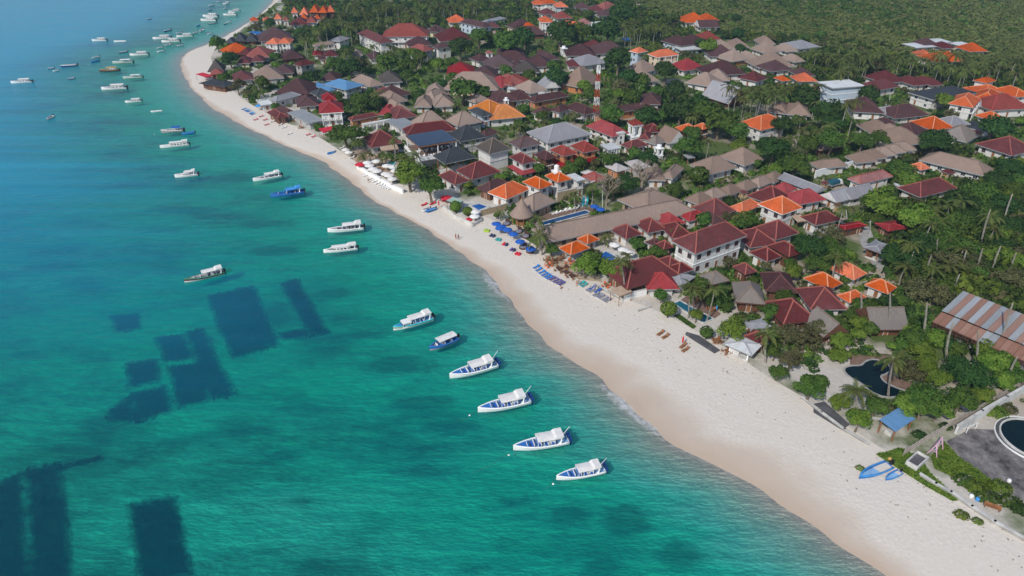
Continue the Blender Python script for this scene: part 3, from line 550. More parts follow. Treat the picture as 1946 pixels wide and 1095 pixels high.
DATA['B'] = [
 ('q', 'g', 6, (128, 356), (215, 382), (272, 362)), ('k', 'w', 6.5, (268, 346), (320, 360), (428, 346), 'tall white block with brown hip roof beside pink-roofed flats'), ('k', 'g', 4, (108, 342), (272, 332), 9),
 ('k', 'c', 4, (252, 234), (322, 236), 8), ('k', 'w', 4, (306, 232), (384, 222), 8), ('m', 'w', 3.5, (343, 305), (565, 292), 14, 'very large maroon roof standing among palms'),
 ('o', 'w', 4.2, (408, 168), (532, 163), 10, 'lone orange hip roof at the edge of the palm grove'), ('k', 'b', 6.5, (508, 162), (650, 202), (708, 190), 'long blue-grey two-storey block with brown roof'),
 ('g', 'w', 4, (652, 156), (700, 164), (815, 135), 'pale grey hip roof in front of the palm grove'), ('m', 'g', 3.5, (698, 204), (778, 200), 7), ('t', 'w', 3, (718, 268), (782, 266), 7),
 ('k', 'c', 4.5, (866, 186), (900, 214), (1012, 190), 'brown pyramid-roofed house near the white tower house'), ('o', 'w', 3.5, (956, 232), (1082, 222), 10, 'low orange roof on the sea side of the white tower house'), ('o', 'w', 3.5, (1172, 204), (1375, 228), 9, 'low orange roof on the inland side of the white tower house'),
 ('o', 'w', 9, (1083, 166), (1172, 164), 9, 'slim white tower house with small orange hip roof', {'balcony': 1, 'lip': 1}), ('k', 'n', 3.5, (888, 262), (1112, 252), 9),
 ('m', 'w', 4, (1110, 108), (1196, 100), 8), ('q', 'w', 4, (1202, 138), (1312, 132), 9), ('o', 'w', 5, (1030, 34), (1112, 32), 8), ('o', 'b', 5, (1198, 54), (1282, 52), 9), ('o', 'w', 6, (1120, 28), (1200, 22), 8),
 ('m', 'w', 4, (1450, 84), (1552, 82), 9), ('k', 'w', 4, (1352, 64), (1452, 62), 10), ('q', 'w', 4, (1558, 68), (1645, 48), 8), ('k', 'w', 3.5, (1528, 118), (1632, 112), 8), ('p', 'w', 3, (1358, 184), (1462, 182), 8), ('w', 'b', 3.2, (1468, 198), (1645, 178), 9),
 ('k', 'w', 4.2, (548, 432), (622, 456), (718, 442), 'white house with brown roof and a pair of stair towers'), ('k', 'w', 3.8, (768, 406), (955, 404), 9), ('k', 'w', 3.8, (760, 454), (988, 446), 9), ('j', 'w', 3.8, (698, 504), (892, 492), 11), ('k', 'c', 3.5, (868, 504), (962, 502), 8),
 ('k', 'w', 4, (1038, 392), (1120, 444), (1202, 430)), ('k', 'w', 4, (978, 494), (1162, 492), 11), ('x', 'c', 3.5, (888, 536), (1062, 534), 9),
 ('r', 'y', 3.8, (393, 550), (582, 548), 11, 'wide bright red hip roof deep in the village'), ('k', 'n', 3.5, (588, 580), (762, 578), 12),
 ('q', 'w', 4.5, (756, 612), (872, 634), 10, {'noun': 'brick-red hip roofed house in a pair'}), ('q', 'w', 4.5, (850, 634), (968, 612), 10, {'noun': 'brick-red hip roofed house in a pair'}), ('r', 'w', 3.5, (662, 616), (790, 648), 8),
 ('t', 'c', 3.8, (372, 660), (752, 664), 12, 'very long thatched roof in the middle of the village'), ('t', 'w', 4.2, (914, 642), (1002, 690), (1108, 660), 'thatched hip roof on pale walls beside brick-red pair'), ('w', 'w', 3.5, (838, 660), (932, 664), 7),
 ('t', 'y', 4.5, (1268, 604), (1390, 648), (1452, 590), 'tall tan house with steep thatch behind the telecom mast', {'p': 1.3}), ('g', 'w', 3.2, (1108, 654), (1226, 644), 7, {'s': 'gable', 'p': .9}),
 ('g', 'w', 4.5, (1328, 444), (1390, 488), (1526, 450), 'white house with pale blue-grey hip roof behind the mast', {'p': .6}), ('m', 'w', 4, (1292, 494), (1374, 492), 8),
 ('m', 'w', 4, (1428, 364), (1562, 360), 10), ('k', 'w', 3.8, (1276, 412), (1482, 412), 11), ('k', 'w', 3.8, (1482, 400), (1722, 388), 11),
 ('o', 'b', 9, (1733, 378), (1800, 392), (1876, 380), 'smaller orange-roofed block of the three-storey guesthouse', {'lip': 1}),
 ('t', 'w', 3.5, (1698, 512), (1832, 542), 10), ('t', 'w', 3.5, (1858, 604), (1950, 594), 10),
 ('t', 'w', 3.6, (233, 692), (362, 692), 9), ('t', 'w', 3.6, (180, 732), (302, 748), 9), ('t', 'w', 3.6, (148, 788), (268, 788), 9), ('t', 'w', 3.6, (298, 788), (442, 778), 9), ('t', 'w', 3.6, (-40, 765), (88, 742), 9), ('t', 'w', 3.8, (-10, 834), (112, 812), 10),
 ('t', 'w', 4, (508, 742), (600, 758), (708, 742), 'mid-village thatched hip roof above the amber roof'),
 ('a', 'w', 5, (562, 802), (700, 850), (835, 805), 'higher of the two joined amber roofs'), ('a', 'w', 4, (716, 886), (955, 862), 9, 'lower of the two joined amber roofs, facing the sea'), ('d', 'b', 5.5, (562, 818), (642, 862), (712, 846), {'noun': 'pale blue box house with slate lid'}),
 ('k', 'y', 3.8, (748, 762), (902, 742), 9), ('k', 'w', 3.8, (888, 742), (1012, 732), 8), ('k', 'y', 4, (986, 734), (1042, 756), (1288, 716), 'long brown-roofed row house behind the telecom mast'),
 ('k', 'w', 4, (1016, 832), (1100, 848), (1162, 816)), ('k', 'w', 4, (1148, 816), (1220, 832), (1312, 802)), ('k', 'w', 4, (1278, 792), (1400, 848), (1484, 822), 'brown hip roof with white gable beside the telecom mast'),
 ('k', 'y', 4.2, (1488, 834), (1535, 858), (1825, 792), 'longest brown-roofed row house on the inland side of the mast'), ('k', 'w', 3.8, (1758, 804), (1830, 844), (1946, 816)), ('k', 'w', 3.8, (1818, 764), (1962, 772), 9),
]
DATA['E'] = [
 ('r', 'w', 5, (943, 388), (1140, 478), (1262, 442), 'long bright red roof between grey hall and white tower'),
 ('g', 'w', 6, (428, 442), (610, 528), (980, 462), 'large white hall with broad pale grey hip roof', {'p': .55, 'th': .3}),
 ('j', 'w', 6, (283, 527), (380, 571), (562, 540), 'white two-storey block with mauve hip roof and satellite dish'),
 ('x', 'w', 7, (-2, 562), (130, 618), (318, 580), 'tall white windowless block with dark hip roof', {'p': .85, 'blank': 1}),
 ('m', 'w', 6, (283, 647), (400, 703), (518, 680), 'white two-storey house with maroon roof and red skirt eaves', {'skirt': 'r'}),
 ('k', 'n', 5.5, (488, 627), (590, 668), (692, 650)), ('q', 'y', 6.2, (613, 592), (740, 638), (858, 615), 'sea-side one of two red-roofed orange balcony villas', {'skirt': 'r'}), ('q', 'y', 6.2, (780, 557), (900, 608), (1038, 588), 'inland one of two red-roofed orange balcony villas', {'skirt': 'r'}),
 ('w', 'w', 6.5, (1038, 545), (1110, 588), (1214, 572), 'white two-storey house with white sheet roof and balcony', {'balcony': 1}),
 ('m', 'w', 3.5, (1213, 542), (1290, 578), (1432, 545)), ('o', 'n', 5, (1652, 402), (1730, 443), (1858, 430), 'timber villa with orange hip roof and chimney among trees'), ('o', 'n', 5, (1800, 392), (1880, 418), (1958, 405), 'second timber villa with orange hip roof, farther inland'),
 ('t', 'w', 3.5, (1553, 472), (1612, 532), (1697, 490), {'s': 'gable', 'p': 1.1}), ('u', 'w', 3.2, (1428, 512), (1500, 542), (1562, 510), {'p': 1}), ('m', 'w', 3.5, (1438, 442), (1562, 434), 7), ('m', 'w', 4, (1358, 494), (1442, 502), 8),
 ('o', 'w', 4.5, (113, 938), (270, 990), (472, 908), 'orange hip roof with white eaves next to the beach hotel', {'lip': 1}), ('o', 'w', 6.2, (398, 852), (540, 908), (652, 870), 'white two-storey villa with orange hip roof by lattice tower'), ('o', 'w', 6.5, (573, 802), (690, 853), (812, 828), 'white villa with orange roof behind the white lattice tower'),
 ('z', 'y', 4, (885, 768), (1000, 812), (1052, 790)), ('q', 'w', 3, (888, 806), (1002, 852), 5), ('z', 'y', 4, (1083, 718), (1180, 764), (1274, 736), 'orange house under a weathered whitish hip roof'), ('w', 'w', 6, (763, 795), (850, 846), (917, 830)),
 ('z', 'g', 3.6, (1248, 684), (1330, 744), (1452, 720)), ('t', 'w', 3.8, (1528, 812), (1640, 822), (1802, 755), 'thatched house beside the tall bare tree'), ('t', 'w', 3.6, (1430, 830), (1580, 832), 9),
]
DATA['D'] = [
 ('t', 'w', 5, (1043, 252), (1160, 315), (1442, 287), 'largest tan thatched pyramid roof, two rows behind the beach', {'p': .95}), ('t', 'w', 5, (1403, 234), (1510, 294), (1722, 247), 'white walled pyramid thatch beside the amber roofs', {'p': .85}),
 ('m', 'w', 4.8, (1042, 378), (1490, 330), 8), ('m', 'g', 4, (603, 412), (705, 492), (990, 452), 'maroon hip roof behind the huge round beach tree', {'p': .75}),
 ('k', 'w', 4.5, (1680, 372), (1760, 396), (1890, 350)), ('m', 'w', 4.5, (1590, 292), (1755, 262), 8),
 ('d', 'g', 5.2, (1423, 364), (1530, 434), (1765, 392), 'grey walled slate pyramid roof behind the solar terrace', {'p': .85}),
 ('d', '0', 6, (1262, 572), (1390, 640), (1685, 592), 'black slate pavilion with white beams above the beach', {'p': .75}),
 ('m', 'w', 4.2, (1343, 748), (1480, 835), (1610, 792), 'maroon hip roof with white gable end facing the beach'), ('m', 'w', 4.2, (1478, 708), (1640, 784), (1915, 722), 'long maroon wing joined behind the white gable end'),
]
DATA['F'] = [
 ('k', 'n', 3.8, (528, 132), (640, 184), (815, 92)), ('o', '0', 3.6, (1268, 692), (1385, 752), (1570, 696), 'open orange-roofed beach restaurant beside the thatched wing', {'p': .8}), ('o', 'w', 3.4, (1448, 602), (1540, 652), (1643, 606)),
 ('t', 's', 4.2, (860, 285), (1040, 345), (1272, 268), 'thatched hotel lobby behind the round thatched bar'),
]
DATA['P'] = [
 ('t', 's', 4.2, (1020, 434), (1041, 460), (1300, 392), 'longest thatched wing running inland from the beach', {'p': .62, 'over': 1.2}), ('t', 's', 4.6, (1162, 385), (1232, 406), (1312, 391), 'broad thatched hall at the end of the long wing', {'p': .5}),
]
DATA['G'] = [
 ('m', 'w', 3.5, (33, 597), (170, 668), (308, 630), {'p': .8}), ('m', 'w', 3.5, (253, 532), (350, 618), (493, 580), {'p': .8}), ('r', 'w', 3.5, (393, 492), (520, 573), (653, 532), 'red tiled cottage behind the long white hotel block'), ('r', 'w', 3.5, (638, 472), (690, 523), (803, 470), {'p': .8}),
 ('m', 'w', 4.2, (713, 412), (890, 493), (1068, 436), 'large maroon pyramid roof behind the white hotel block', {'p': .85}), ('o', 's', 4, (1018, 408), (1130, 455), (1275, 385), 'orange roof in front of the white orange-roofed villa'),
 ('o', 'w', 6.2, (1238, 388), (1455, 465), (1645, 422), 'white two-storey villa with wide orange hip roof', {'lip': 1}), ('m', 'w', 4, (1155, 318), (1400, 395), (1560, 330), 'big old maroon roof behind the white orange-roofed villa'), ('r', 'w', 4.5, (1338, 262), (1480, 300), (1592, 262)), ('r', 'w', 4.5, (1508, 302), (1600, 384), (1758, 322), 'red hip roof on the inland corner near the truck'),
 ('g', 'g', 4.5, (1478, 155), (1730, 288), (1792, 246), 'long grey sheet roof along the white road wall', {'s': 'gable'}), ('m', 'w', 4, (1618, 484), (1730, 554), (1920, 502), 'maroon hip roof at the edge of the dusty yard'),
 ('m', 'x', 8, (536, 690), (745, 786), (1205, 662), 'long white two-storey hotel block with stained walls', {'p': .85, 'th': .45, 'over': .9}),
 ('m', 'w', 4.2, (1108, 612), (1190, 738), (1375, 682)), ('m', 'w', 4.8, (1228, 574), (1400, 674), (1575, 612), 'maroon pyramid roof directly behind the white block', {'p': .8}), ('m', 'w', 4, (1158, 792), (1330, 853), (1478, 830), {'p': .8}), ('m', 'n', 4.8, (1338, 724), (1510, 813), (1628, 780), {'p': .8}),
 ('m', 'n', 4, (1025, 905), (1150, 962), (1262, 948), 'maroon open-fronted house below the white block', {'p': .9}), ('k', 'w', 3.3, (330, 702), (410, 730), (475, 705)), ('m', 'n', 3.5, (408, 712), (480, 755), (553, 740), {'p': 1}), ('m', 'w', 3.5, (548, 660), (720, 640), 8), ('k', 'w', 3.3, (880, 550), (990, 520), 7),
 ('u', 'n', 3.5, (790, 964), (870, 1044), (1004, 1000), 'grey thatched hut in front of the white block'),
 ('t', 'w', 3.5, (650, 340), (770, 385), (885, 338), 'seaward end hut of the thatched row along the wall'), ('t', 'w', 3.5, (775, 300), (890, 345), (1005, 300)), ('t', 'w', 3.5, (910, 270), (1025, 310), (1130, 270)), ('t', 'w', 3.5, (1040, 235), (1150, 275), (1255, 232)), ('t', 'w', 3.5, (1165, 200), (1275, 240), (1375, 195)), ('t', 'w', 3.5, (1275, 165), (1390, 205), (1470, 160), 'inland end hut of the thatched row along the wall'),
]
DATA['H'] = [
 ('m', 'n', 4.2, (936, 482), (1405, 345), 9.5, 'beachfront maroon roof with a palm leaning beside it', {'p': .85}), ('m', 'w', 4.6, (1212, 215), (1320, 292), (1430, 250), {'p': .8}), ('m', 'w', 4.2, (1290, 285), (1405, 348), (1555, 312), {'p': .8}),
 ('g', 'w', 3.4, (1278, 392), (1440, 455), (1565, 372), {'p': .25}), ('r', 'w', 3.4, (1120, 488), (1412, 482), 7, 'small red-roofed bungalow next to the swimming pool garden'),
]
DATA['I'] = [
 ('u', 'n', 3.8, (238, 602), (505, 624), 8.5, 'dark grey thatched bungalow with timber front', {'p': .85}), ('k', 'n', 4, (520, 500), (802, 518), 8.5, 'brown hip-roofed bungalow behind the grey thatched one'), ('m', 'n', 3.4, (676, 808), (985, 772), 9, 'maroon bungalow nearest the old spreading tree', {'p': .8}), ('m', 'w', 3.4, (926, 672), (1260, 670), 9, 'maroon bungalow beside the four orange roofs', {'p': .8}),
 ('o', 'w', 3.2, (858, 388), (1085, 494), (1222, 435), 'seaward front roof of the four orange bungalows', {'p': .8}), ('o', 'w', 3.2, (1086, 298), (1325, 400), (1453, 345), 'farthest roof of the four orange bungalows', {'p': .8}), ('o', 'w', 3.2, (1155, 548), (1290, 612), (1462, 572), 'nearest roof of the four orange bungalows', {'p': .8}), ('o', 'w', 3.2, (1415, 460), (1640, 530), (1748, 482), 'most inland roof of the four orange bungalows', {'p': .8}),
 ('g', 'n', 3.6, (1428, 92), (1572, 155), (1645, 72), 'grey sheet-roofed yard shed with laundry', {'p': .2, 'open': 1}), ('u', 'n', 3, (1490, 858), (1832, 856), 8, 'long low grey thatch among palms', {'s': 'gable', 'p': .8}), ('u', 'n', 3, (1045, 928), (1272, 880), 7, {'s': 'gable', 'p': .9}),
 ('w', 'w', 3.2, (118, 1000), (380, 1098), (500, 1000), 'white corrugated beach shelter at the top of the sand', {'s': 'hip', 'p': .15, 'open': 1}), ('g', 'w', 3, (348, 802), (392, 868), (515, 800), {'p': .15}), ('m', 'n', 3.4, (325, 912), (478, 1000), (545, 930)),
]
DATA['J'] = [
 ('p', 'w', 4.2, (335, 190), (435, 244), (665, 150), 'old house with faded pink sheet roof by the road'), ('g', 'w', 3.8, (75, 340), (215, 415), (345, 360), {'s': 'gable', 'p': .7}), ('g', 'w', 3.8, (232, 302), (350, 384), (520, 310), {'s': 'gable', 'p': .6}),
 ('m', 'w', 3.4, (818, 270), (990, 364), (1225, 248), 'lone maroon roof among the dense trees', {'p': .7}), ('r', 'n', 3, (228, 625), (290, 668), (465, 612), {'p': .15, 'noun': 'small red sheet-roofed yard shelter'}), ('r', 'n', 3, (648, 605), (690, 678), (780, 610), {'p': .2, 'noun': 'small red sheet-roofed yard shelter'}),
 ('t', 'w', 3.6, (985, 20), (1585, 168), 8.5, 'longest thatched house, white walled, by the far trees', {'p': .7}), ('o', 'w', 3, (918, 68), (990, 116), (1034, 84)),
]
DATA['C'] = [
 ('o', 'w', 4, (258, 112), (376, 112), 12, 'longer of two orange roofs alone in the far trees'), ('o', 'w', 4, (366, 104), (432, 100), 10, 'shorter of two orange roofs alone in the far trees'), ('k', 'w', 4, (340, 136), (432, 134), 8, {'s': 'gable'}),
 ('k', 'b', 4.5, (243, 228), (312, 218), 12), ('k', 'w', 4, (308, 224), (382, 212), 11), ('q', 'w', 4, (366, 198), (442, 194), 10, 'brick-red hip roof below the far orange roofs'), ('w', 'b', 3.2, (248, 250), (342, 244), 7),
 ('t', 'w', 3.5, (438, 248), (512, 242), 10), ('t', 'w', 3.5, (508, 236), (582, 232), 9), ('t', 'w', 3.5, (638, 218), (712, 218), 9), ('t', 'w', 3.5, (658, 262), (742, 254), 9), ('t', 'w', 3.5, (768, 256), (824, 252), 9), ('g', 'w', 4, (828, 242), (932, 232), 11), ('t', 'w', 3.5, (808, 308), (858, 302), 8), ('t', 'w', 3.5, (638, 336), (798, 328), 11, 'wide thatch at the foot of the palm belt'),
 ('k', 'w', 4, (398, 280), (522, 278), 11, 'brown hip roof between thatched huts and far palms'), ('t', 'y', 3.6, (498, 304), (582, 292), 9), ('t', 'y', 3.6, (572, 292), (628, 288), 8),
 ('o', 'c', 9, (88, 268), (130, 284), (226, 270), 'cream three-storey guesthouse with orange roof and verandas', {'lip': 1, 'balcony': 1}),
 ('r', 'w', 3.8, (262, 350), (358, 334), 9), ('k', 'w', 4, (388, 374), (562, 364), 11), ('m', 'w', 3.8, (518, 390), (620, 404), (692, 392)), ('t', 'w', 3.6, (273, 408), (402, 430), 9), ('t', 'w', 3.6, (378, 394), (482, 398), 9),
 ('g', 'n', 2.5, (392, 470), (480, 515), (535, 488), {'s': 'gable', 'p': 1.2, 'noun': 'grey arched sheet-roofed barn'}), ('k', 'w', 3.8, (693, 354), (792, 344), 9), ('k', 'w', 3.8, (838, 378), (908, 374), 8), ('o', 'w', 3.6, (828, 404), (918, 402), 7), ('o', 'w', 3.2, (748, 402), (788, 398), 5),
 ('w', 'b', 9, (940, 408), (1000, 438), (1134, 422), 'big windowless blue-grey block with white roof', {'blank': 1}), ('q', 'c', 5, (912, 458), (982, 454), 5),
 ('m', 'w', 4.2, (1113, 428), (1190, 453), (1302, 424), 'larger maroon hip roof beside the blue-grey block'), ('m', 'w', 4, (1258, 412), (1350, 402), 10), ('m', 'w', 3.8, (1398, 424), (1462, 418), 9), ('m', 'w', 3.8, (1488, 424), (1542, 418), 9),
 ('w', 'c', 4, (1415, 238), (1505, 232), 8), ('w', 'c', 4, (1515, 215), (1590, 212), 8), ('w', 'c', 4, (1640, 232), (1705, 228), 8), ('k', 'w', 4, (1453, 228), (1524, 224), 8), ('m', 'w', 4, (1545, 240), (1600, 238), 8), ('o', 'w', 4, (1425, 282), (1502, 284), 8), ('o', 'w', 4, (1496, 306), (1644, 304), 9, 'widest orange roof of the far hillside compound'), ('o', 'w', 4, (1676, 256), (1762, 254), 9),
 ('d', 'w', 5, (1393, 458), (1500, 494), (1680, 456), 'long white building with flat dark roof and blue panel', {'s': 'flat'}),
 ('o', 'w', 4, (1628, 438), (1750, 474), (1894, 474), 'lower tier of the double-tiered orange temple roof', {'p': .5}), ('o', 'w', 7.2, (1688, 402), (1760, 412), (1834, 406), 'upper tier of the double-tiered orange temple roof', {'p': .55, 'blank': 1}), ('o', 'w', 6, (1573, 518), (1690, 532), (1764, 500), 'orange-roofed house over a glazed sea-view balcony', {'balcony': 1}), ('o', 'w', 5, (1698, 492), (1800, 504), (1854, 470)), ('o', 'w', 5, (1902, 480), (1975, 476), 9), ('q', 'w', 4.5, (1786, 545), (1966, 536), 10, 'brick-red roof at the far inland edge'), ('o', 'w', 3.5, (1788, 600), (1852, 592), 6), ('g', 'w', 4.5, (1688, 530), (1765, 525), 6),
 ('k', 'w', 4, (1098, 552), (1244, 560), 11), ('g', 'w', 4, (1188, 542), (1260, 564), (1338, 548), 'grey hip roof between two brown roofs inland'), ('k', 'w', 4, (1153, 614), (1230, 634), (1312, 614)), ('k', 'w', 4, (1278, 654), (1400, 676), (1484, 652), 'largest brown hip roof beside an orange one inland'), ('o', 'w', 4.2, (1393, 604), (1490, 644), (1584, 630), 'orange hip roof among brown and grey roofs inland'), ('k', 'w', 3.6, (1308, 586), (1462, 570), 8),
 ('g', 'w', 4, (1518, 594), (1580, 624), (1662, 612), 'grey pyramid roof below the orange balcony house', {'p': .7}), ('u', 'w', 3.4, (1523, 668), (1660, 702), (1712, 668)), ('d', 'w', 3.5, (1638, 634), (1760, 654), (1834, 634), {'s': 'flat'}),
 ('t', 'w', 3.5, (1203, 668), (1312, 664), 9), ('t', 'w', 3.5, (1285, 690), (1385, 682), 9), ('t', 'w', 3.5, (1340, 718), (1452, 706), 10),
 ('t', 'w', 3.5, (1090, 775), (1120, 806), (1185, 785)), ('t', 'w', 3.5, (1140, 760), (1172, 790), (1235, 770)), ('t', 'w', 3.5, (1192, 748), (1222, 776), (1282, 756)), ('t', 'w', 3.5, (1240, 735), (1270, 762), (1330, 742)), ('t', 'w', 3.5, (1290, 722), (1318, 750), (1378, 730)),
 ('t', 'w', 3.5, (903, 808), (932, 834), (1044, 812), 'thatched house behind the long white road wall'), ('t', 'w', 4, (293, 818), (392, 860), (518, 832), 'seaward one of two large thatched halls by the lawn'), ('t', 'w', 4, (453, 772), (560, 818), (634, 784), 'inland one of two large thatched halls by the lawn'),
 ('o', 'w', 5.5, (573, 604), (642, 644), (718, 602), 'white house with steep orange roof among round trees'), ('t', 'w', 3.5, (678, 552), (772, 564), 9), ('t', 'w', 3.5, (768, 564), (884, 572), 10), ('t', 'n', 3, (880, 720), (940, 745), 8),
 ('m', 'w', 4, (1718, 714), (1880, 768), (1990, 740), 'large maroon roof at the inland picture edge', {'p': .7}),
]
for cr, rws in DATA.items():
    for rw in rws: house(cr, rw)
print('HOUSES', len(HOUSES)); 
import sys as _s
if SHOWSZ: print('SIZES', [s for s in SZ if s[2] > 26 or min(s[2], s[3]) < 4 or s[3] > 22])
# ---------------------------------------------------------------- trees and palms
def leafmat(name, c1, c2, var=.35, trans=.28):
    m, nt, out = newmat(name); g = N(nt, 'ShaderNodeNewGeometry')
    n1 = noise(nt, g.outputs['Position'], .55, 4, .65); n2 = noise(nt, g.outputs['Position'], 2.6, 2)
    col = mixc(nt, ramp(nt, maths(nt, 'ADD', maths(nt, 'MULTIPLY', n1, .6), maths(nt, 'MULTIPLY', n2, .4)), [(.36, (0, 0, 0)), (.64, (1, 1, 1))]), c1, c2)
    oi = N(nt, 'ShaderNodeObjectInfo'); h = N(nt, 'ShaderNodeHueSaturation'); nt.links.new(col, h.inputs['Color'])
    nt.links.new(maths(nt, 'ADD', maths(nt, 'MULTIPLY', oi.outputs['Random'], .035), .483), h.inputs['Hue']); nt.links.new(maths(nt, 'ADD', maths(nt, 'MULTIPLY', oi.outputs['Random'], var), 1 - var / 2), h.inputs['Value'])
    d = N(nt, 'ShaderNodeBsdfDiffuse'); t = N(nt, 'ShaderNodeBsdfTranslucent'); ms = N(nt, 'ShaderNodeMixShader'); ms.inputs[0].default_value = trans
    nt.links.new(h.outputs[0], d.inputs[0]); nt.links.new(h.outputs[0], t.inputs[0]); nt.links.new(d.outputs[0], ms.inputs[1]); nt.links.new(t.outputs[0], ms.inputs[2]); nt.links.new(ms.outputs[0], out.inputs[0]); return m
LEAF = {'a': leafmat('leaf_green', (0.032, 0.074, 0.016), (0.108, 0.170, 0.036)), 'b': leafmat('leaf_bright', (0.061, 0.123, 0.017), (0.179, 0.245, 0.043)), 'k': leafmat('leaf_dark', (0.018, 0.049, 0.016), (0.062, 0.112, 0.030)),
        'n': leafmat('leaf_olive', (0.070, 0.077, 0.034), (0.160, 0.155, 0.070)), 'p': leafmat('palm_leaf', (0.047, 0.081, 0.021), (0.164, 0.179, 0.056)), 'f': leafmat('mangrove', (.130, .160, .048), (.220, .245, .080), .3, .45), 'g': leafmat('banana_leaf', (.06, .13, .025), (.18, .26, .06))}
def quads(C, Nrm, size, rng, bend=.0, asp=1.5):
    n = len(C); r = rng.normal(size=(n, 3)); t = np.cross(Nrm, r); t /= np.linalg.norm(t, axis=1)[:, None] + 1e-9; b = np.cross(Nrm, t)
    s = size * rng.uniform(.7, 1.35, (n, 1)); t = t * s * asp * .5; b = b * s * .5
    V = np.stack([C - t, C + b * .9 - Nrm * s * .12, C + t, C - b * .9 - Nrm * s * .12], 1).reshape(-1, 3)
    return V, np.arange(4 * n).reshape(n, 4)
def crown_points(rng, nclump, per, R=(1, 1, .75), cr=(.3, .5), shell=.62, under=.25):
    Cs, Ns = [], []
    for i in range(nclump):
        d = rng.normal(size=3); d /= np.linalg.norm(d)
        if d[2] < -.35: d[2] *= -.5
        c = d * rng.uniform(shell * .55, shell, 1) * np.array(R) if i > 2 else d * .2; r = rng.uniform(*cr)
        q = rng.normal(size=(per, 3)); q /= np.linalg.norm(q, axis=1)[:, None]; q = q[q[:, 2] > -under - .35 * rng.random(len(q))]
        Cs.append(c + q * np.array([1, 1, .78]) * r * rng.uniform(.72, 1.04, (len(q), 1))); Ns.append(q)
    C, Q = np.concatenate(Cs), np.concatenate(Ns)
    out = C / np.linalg.norm(C, axis=1)[:, None]; nr = Q * .6 + out * .35 + rng.normal(size=Q.shape) * .42 + np.array([0, 0, .25]); nr /= np.linalg.norm(nr, axis=1)[:, None]
    return C, nr
def crown_mesh(name, seed, mat, nclump=16, per=75, leaf=.14, **kw):
    rng = np.random.default_rng(seed); C, nr = crown_points(rng, nclump, per, **kw); V, F = quads(C, nr, leaf, rng); return np_mesh(name, V, F, mat)
def trunk_mesh(seed, h=1.0, limbs=5, r=.07, spread=.55, mat=None):
    rng = random.Random(seed); b = MB(); lean = (rng.uniform(-.1, .1), rng.uniform(-.1, .1))
    b.tube([(0, 0, -.05), (lean[0] * .5, lean[1] * .5, h * .35), (lean[0], lean[1], h * .7)], [r * 1.25, r, r * .8], 6)
    for k in range(limbs):
        a = 2 * math.pi * (k + rng.random() * .6) / limbs; e = spread * rng.uniform(.6, 1.0)
        b.tube([(lean[0], lean[1], h * .6), (lean[0] + math.cos(a) * e * .5, lean[1] + math.sin(a) * e * .5, h * .95), (lean[0] + math.cos(a) * e, lean[1] + math.sin(a) * e, h * 1.25)], [r * .6, r * .38, r * .12], 5)
    return b.mesh('trunk', mat or PM['bark'])
TRUNKS = [trunk_mesh(s) for s in range(3)]
CROWNS = {}
for k, kw in {'a': dict(nclump=19, per=90, leaf=.17), 'b': dict(nclump=17, per=90, leaf=.19), 'k': dict(nclump=20, per=95, leaf=.15, cr=(.32, .52)), 'n': dict(nclump=24, per=52, leaf=.125, cr=(.22, .36), shell=.75)}.items():
    CROWNS[k] = [crown_mesh('crown', 11 * i + ord(k), LEAF[k], **kw) for i in range(4)]
FINE = {k: [crown_mesh('crown', 500 + 7 * i + ord(k), LEAF[k], **kw) for i in range(3)] for k, kw in {'a': dict(nclump=30, per=150, leaf=.095, cr=(.2, .4), shell=.78), 'b': dict(nclump=26, per=150, leaf=.105, cr=(.2, .42), shell=.78), 'k': dict(nclump=32, per=160, leaf=.085, cr=(.2, .42), shell=.76), 'n': dict(nclump=34, per=80, leaf=.075, cr=(.14, .3), shell=.88)}.items()}
def ball_mesh(seed, mat):
    rng = np.random.default_rng(seed); q = rng.normal(size=(620, 3)); q /= np.linalg.norm(q, axis=1)[:, None]; C = q * np.array([1, 1, .88]) * rng.uniform(.82, 1.02, (620, 1))
    nr = q + rng.normal(size=q.shape) * .35; nr /= np.linalg.norm(nr, axis=1)[:, None]; V, F = quads(C, nr, .2, rng); return np_mesh('crown', V, F, mat)
CROWNS['p'] = [ball_mesh(1, LEAF['a']), ball_mesh(2, LEAF['b'])]
CROWNS['h'] = [crown_mesh('crown', 77 + i, LEAF['a'], nclump=26, per=110, leaf=.085, cr=(.22, .38), shell=.72) for i in range(2)]
CROWNS['l'] = [crown_mesh('crown', 91 + i, LEAF['b'], nclump=26, per=95, leaf=.11, cr=(.24, .4), shell=.7) for i in range(2)]
TREES = []
TNOUN = {'a': 'leafy green tree', 'b': 'bright yellow-green tree', 'k': 'dark green tree', 'n': 'sparse olive-brown tree', 'p': 'round clipped tree', 'h': 'huge dense round tree', 'l': 'glossy broad-leaved tree'}
def tree(kind, cx, cy, wpx, hs=1.15, label=None, vz=None):
    z = GZ + 4
    for _ in range(3):
        p = at(cx, cy, z); R = wpx / 2 * proj(p)[2] / FPX; z = GZ + R * hs
    rng = random.Random(int(cx * 7 + cy * 131)); root = empty('tree', (p.x, p.y, ground_z(p.x, p.y)), rng.uniform(0, 6.28)); s = R * 1.13
    me = rng.choice(FINE[kind] if kind in FINE and wpx > 36 and cy > 250 else CROWNS[kind]); vz = vz or rng.uniform(.88, 1.12)
    obj('crown', me, root, (0, 0, R * hs), 0, (s, s, s * vz)); obj('trunk', rng.choice(TRUNKS), root, (0, 0, 0), 0, (s, s, R * hs))
    if label: root['label'] = label
    size = 'small' if R < 2.3 else ('big' if R > 4.6 else '')
    note(root, f"{size} {TNOUN[kind]}".strip(), 'tree', 'trees of the beach village', (cx, cy), label); TREES.append((p.x, p.y, R)); return root
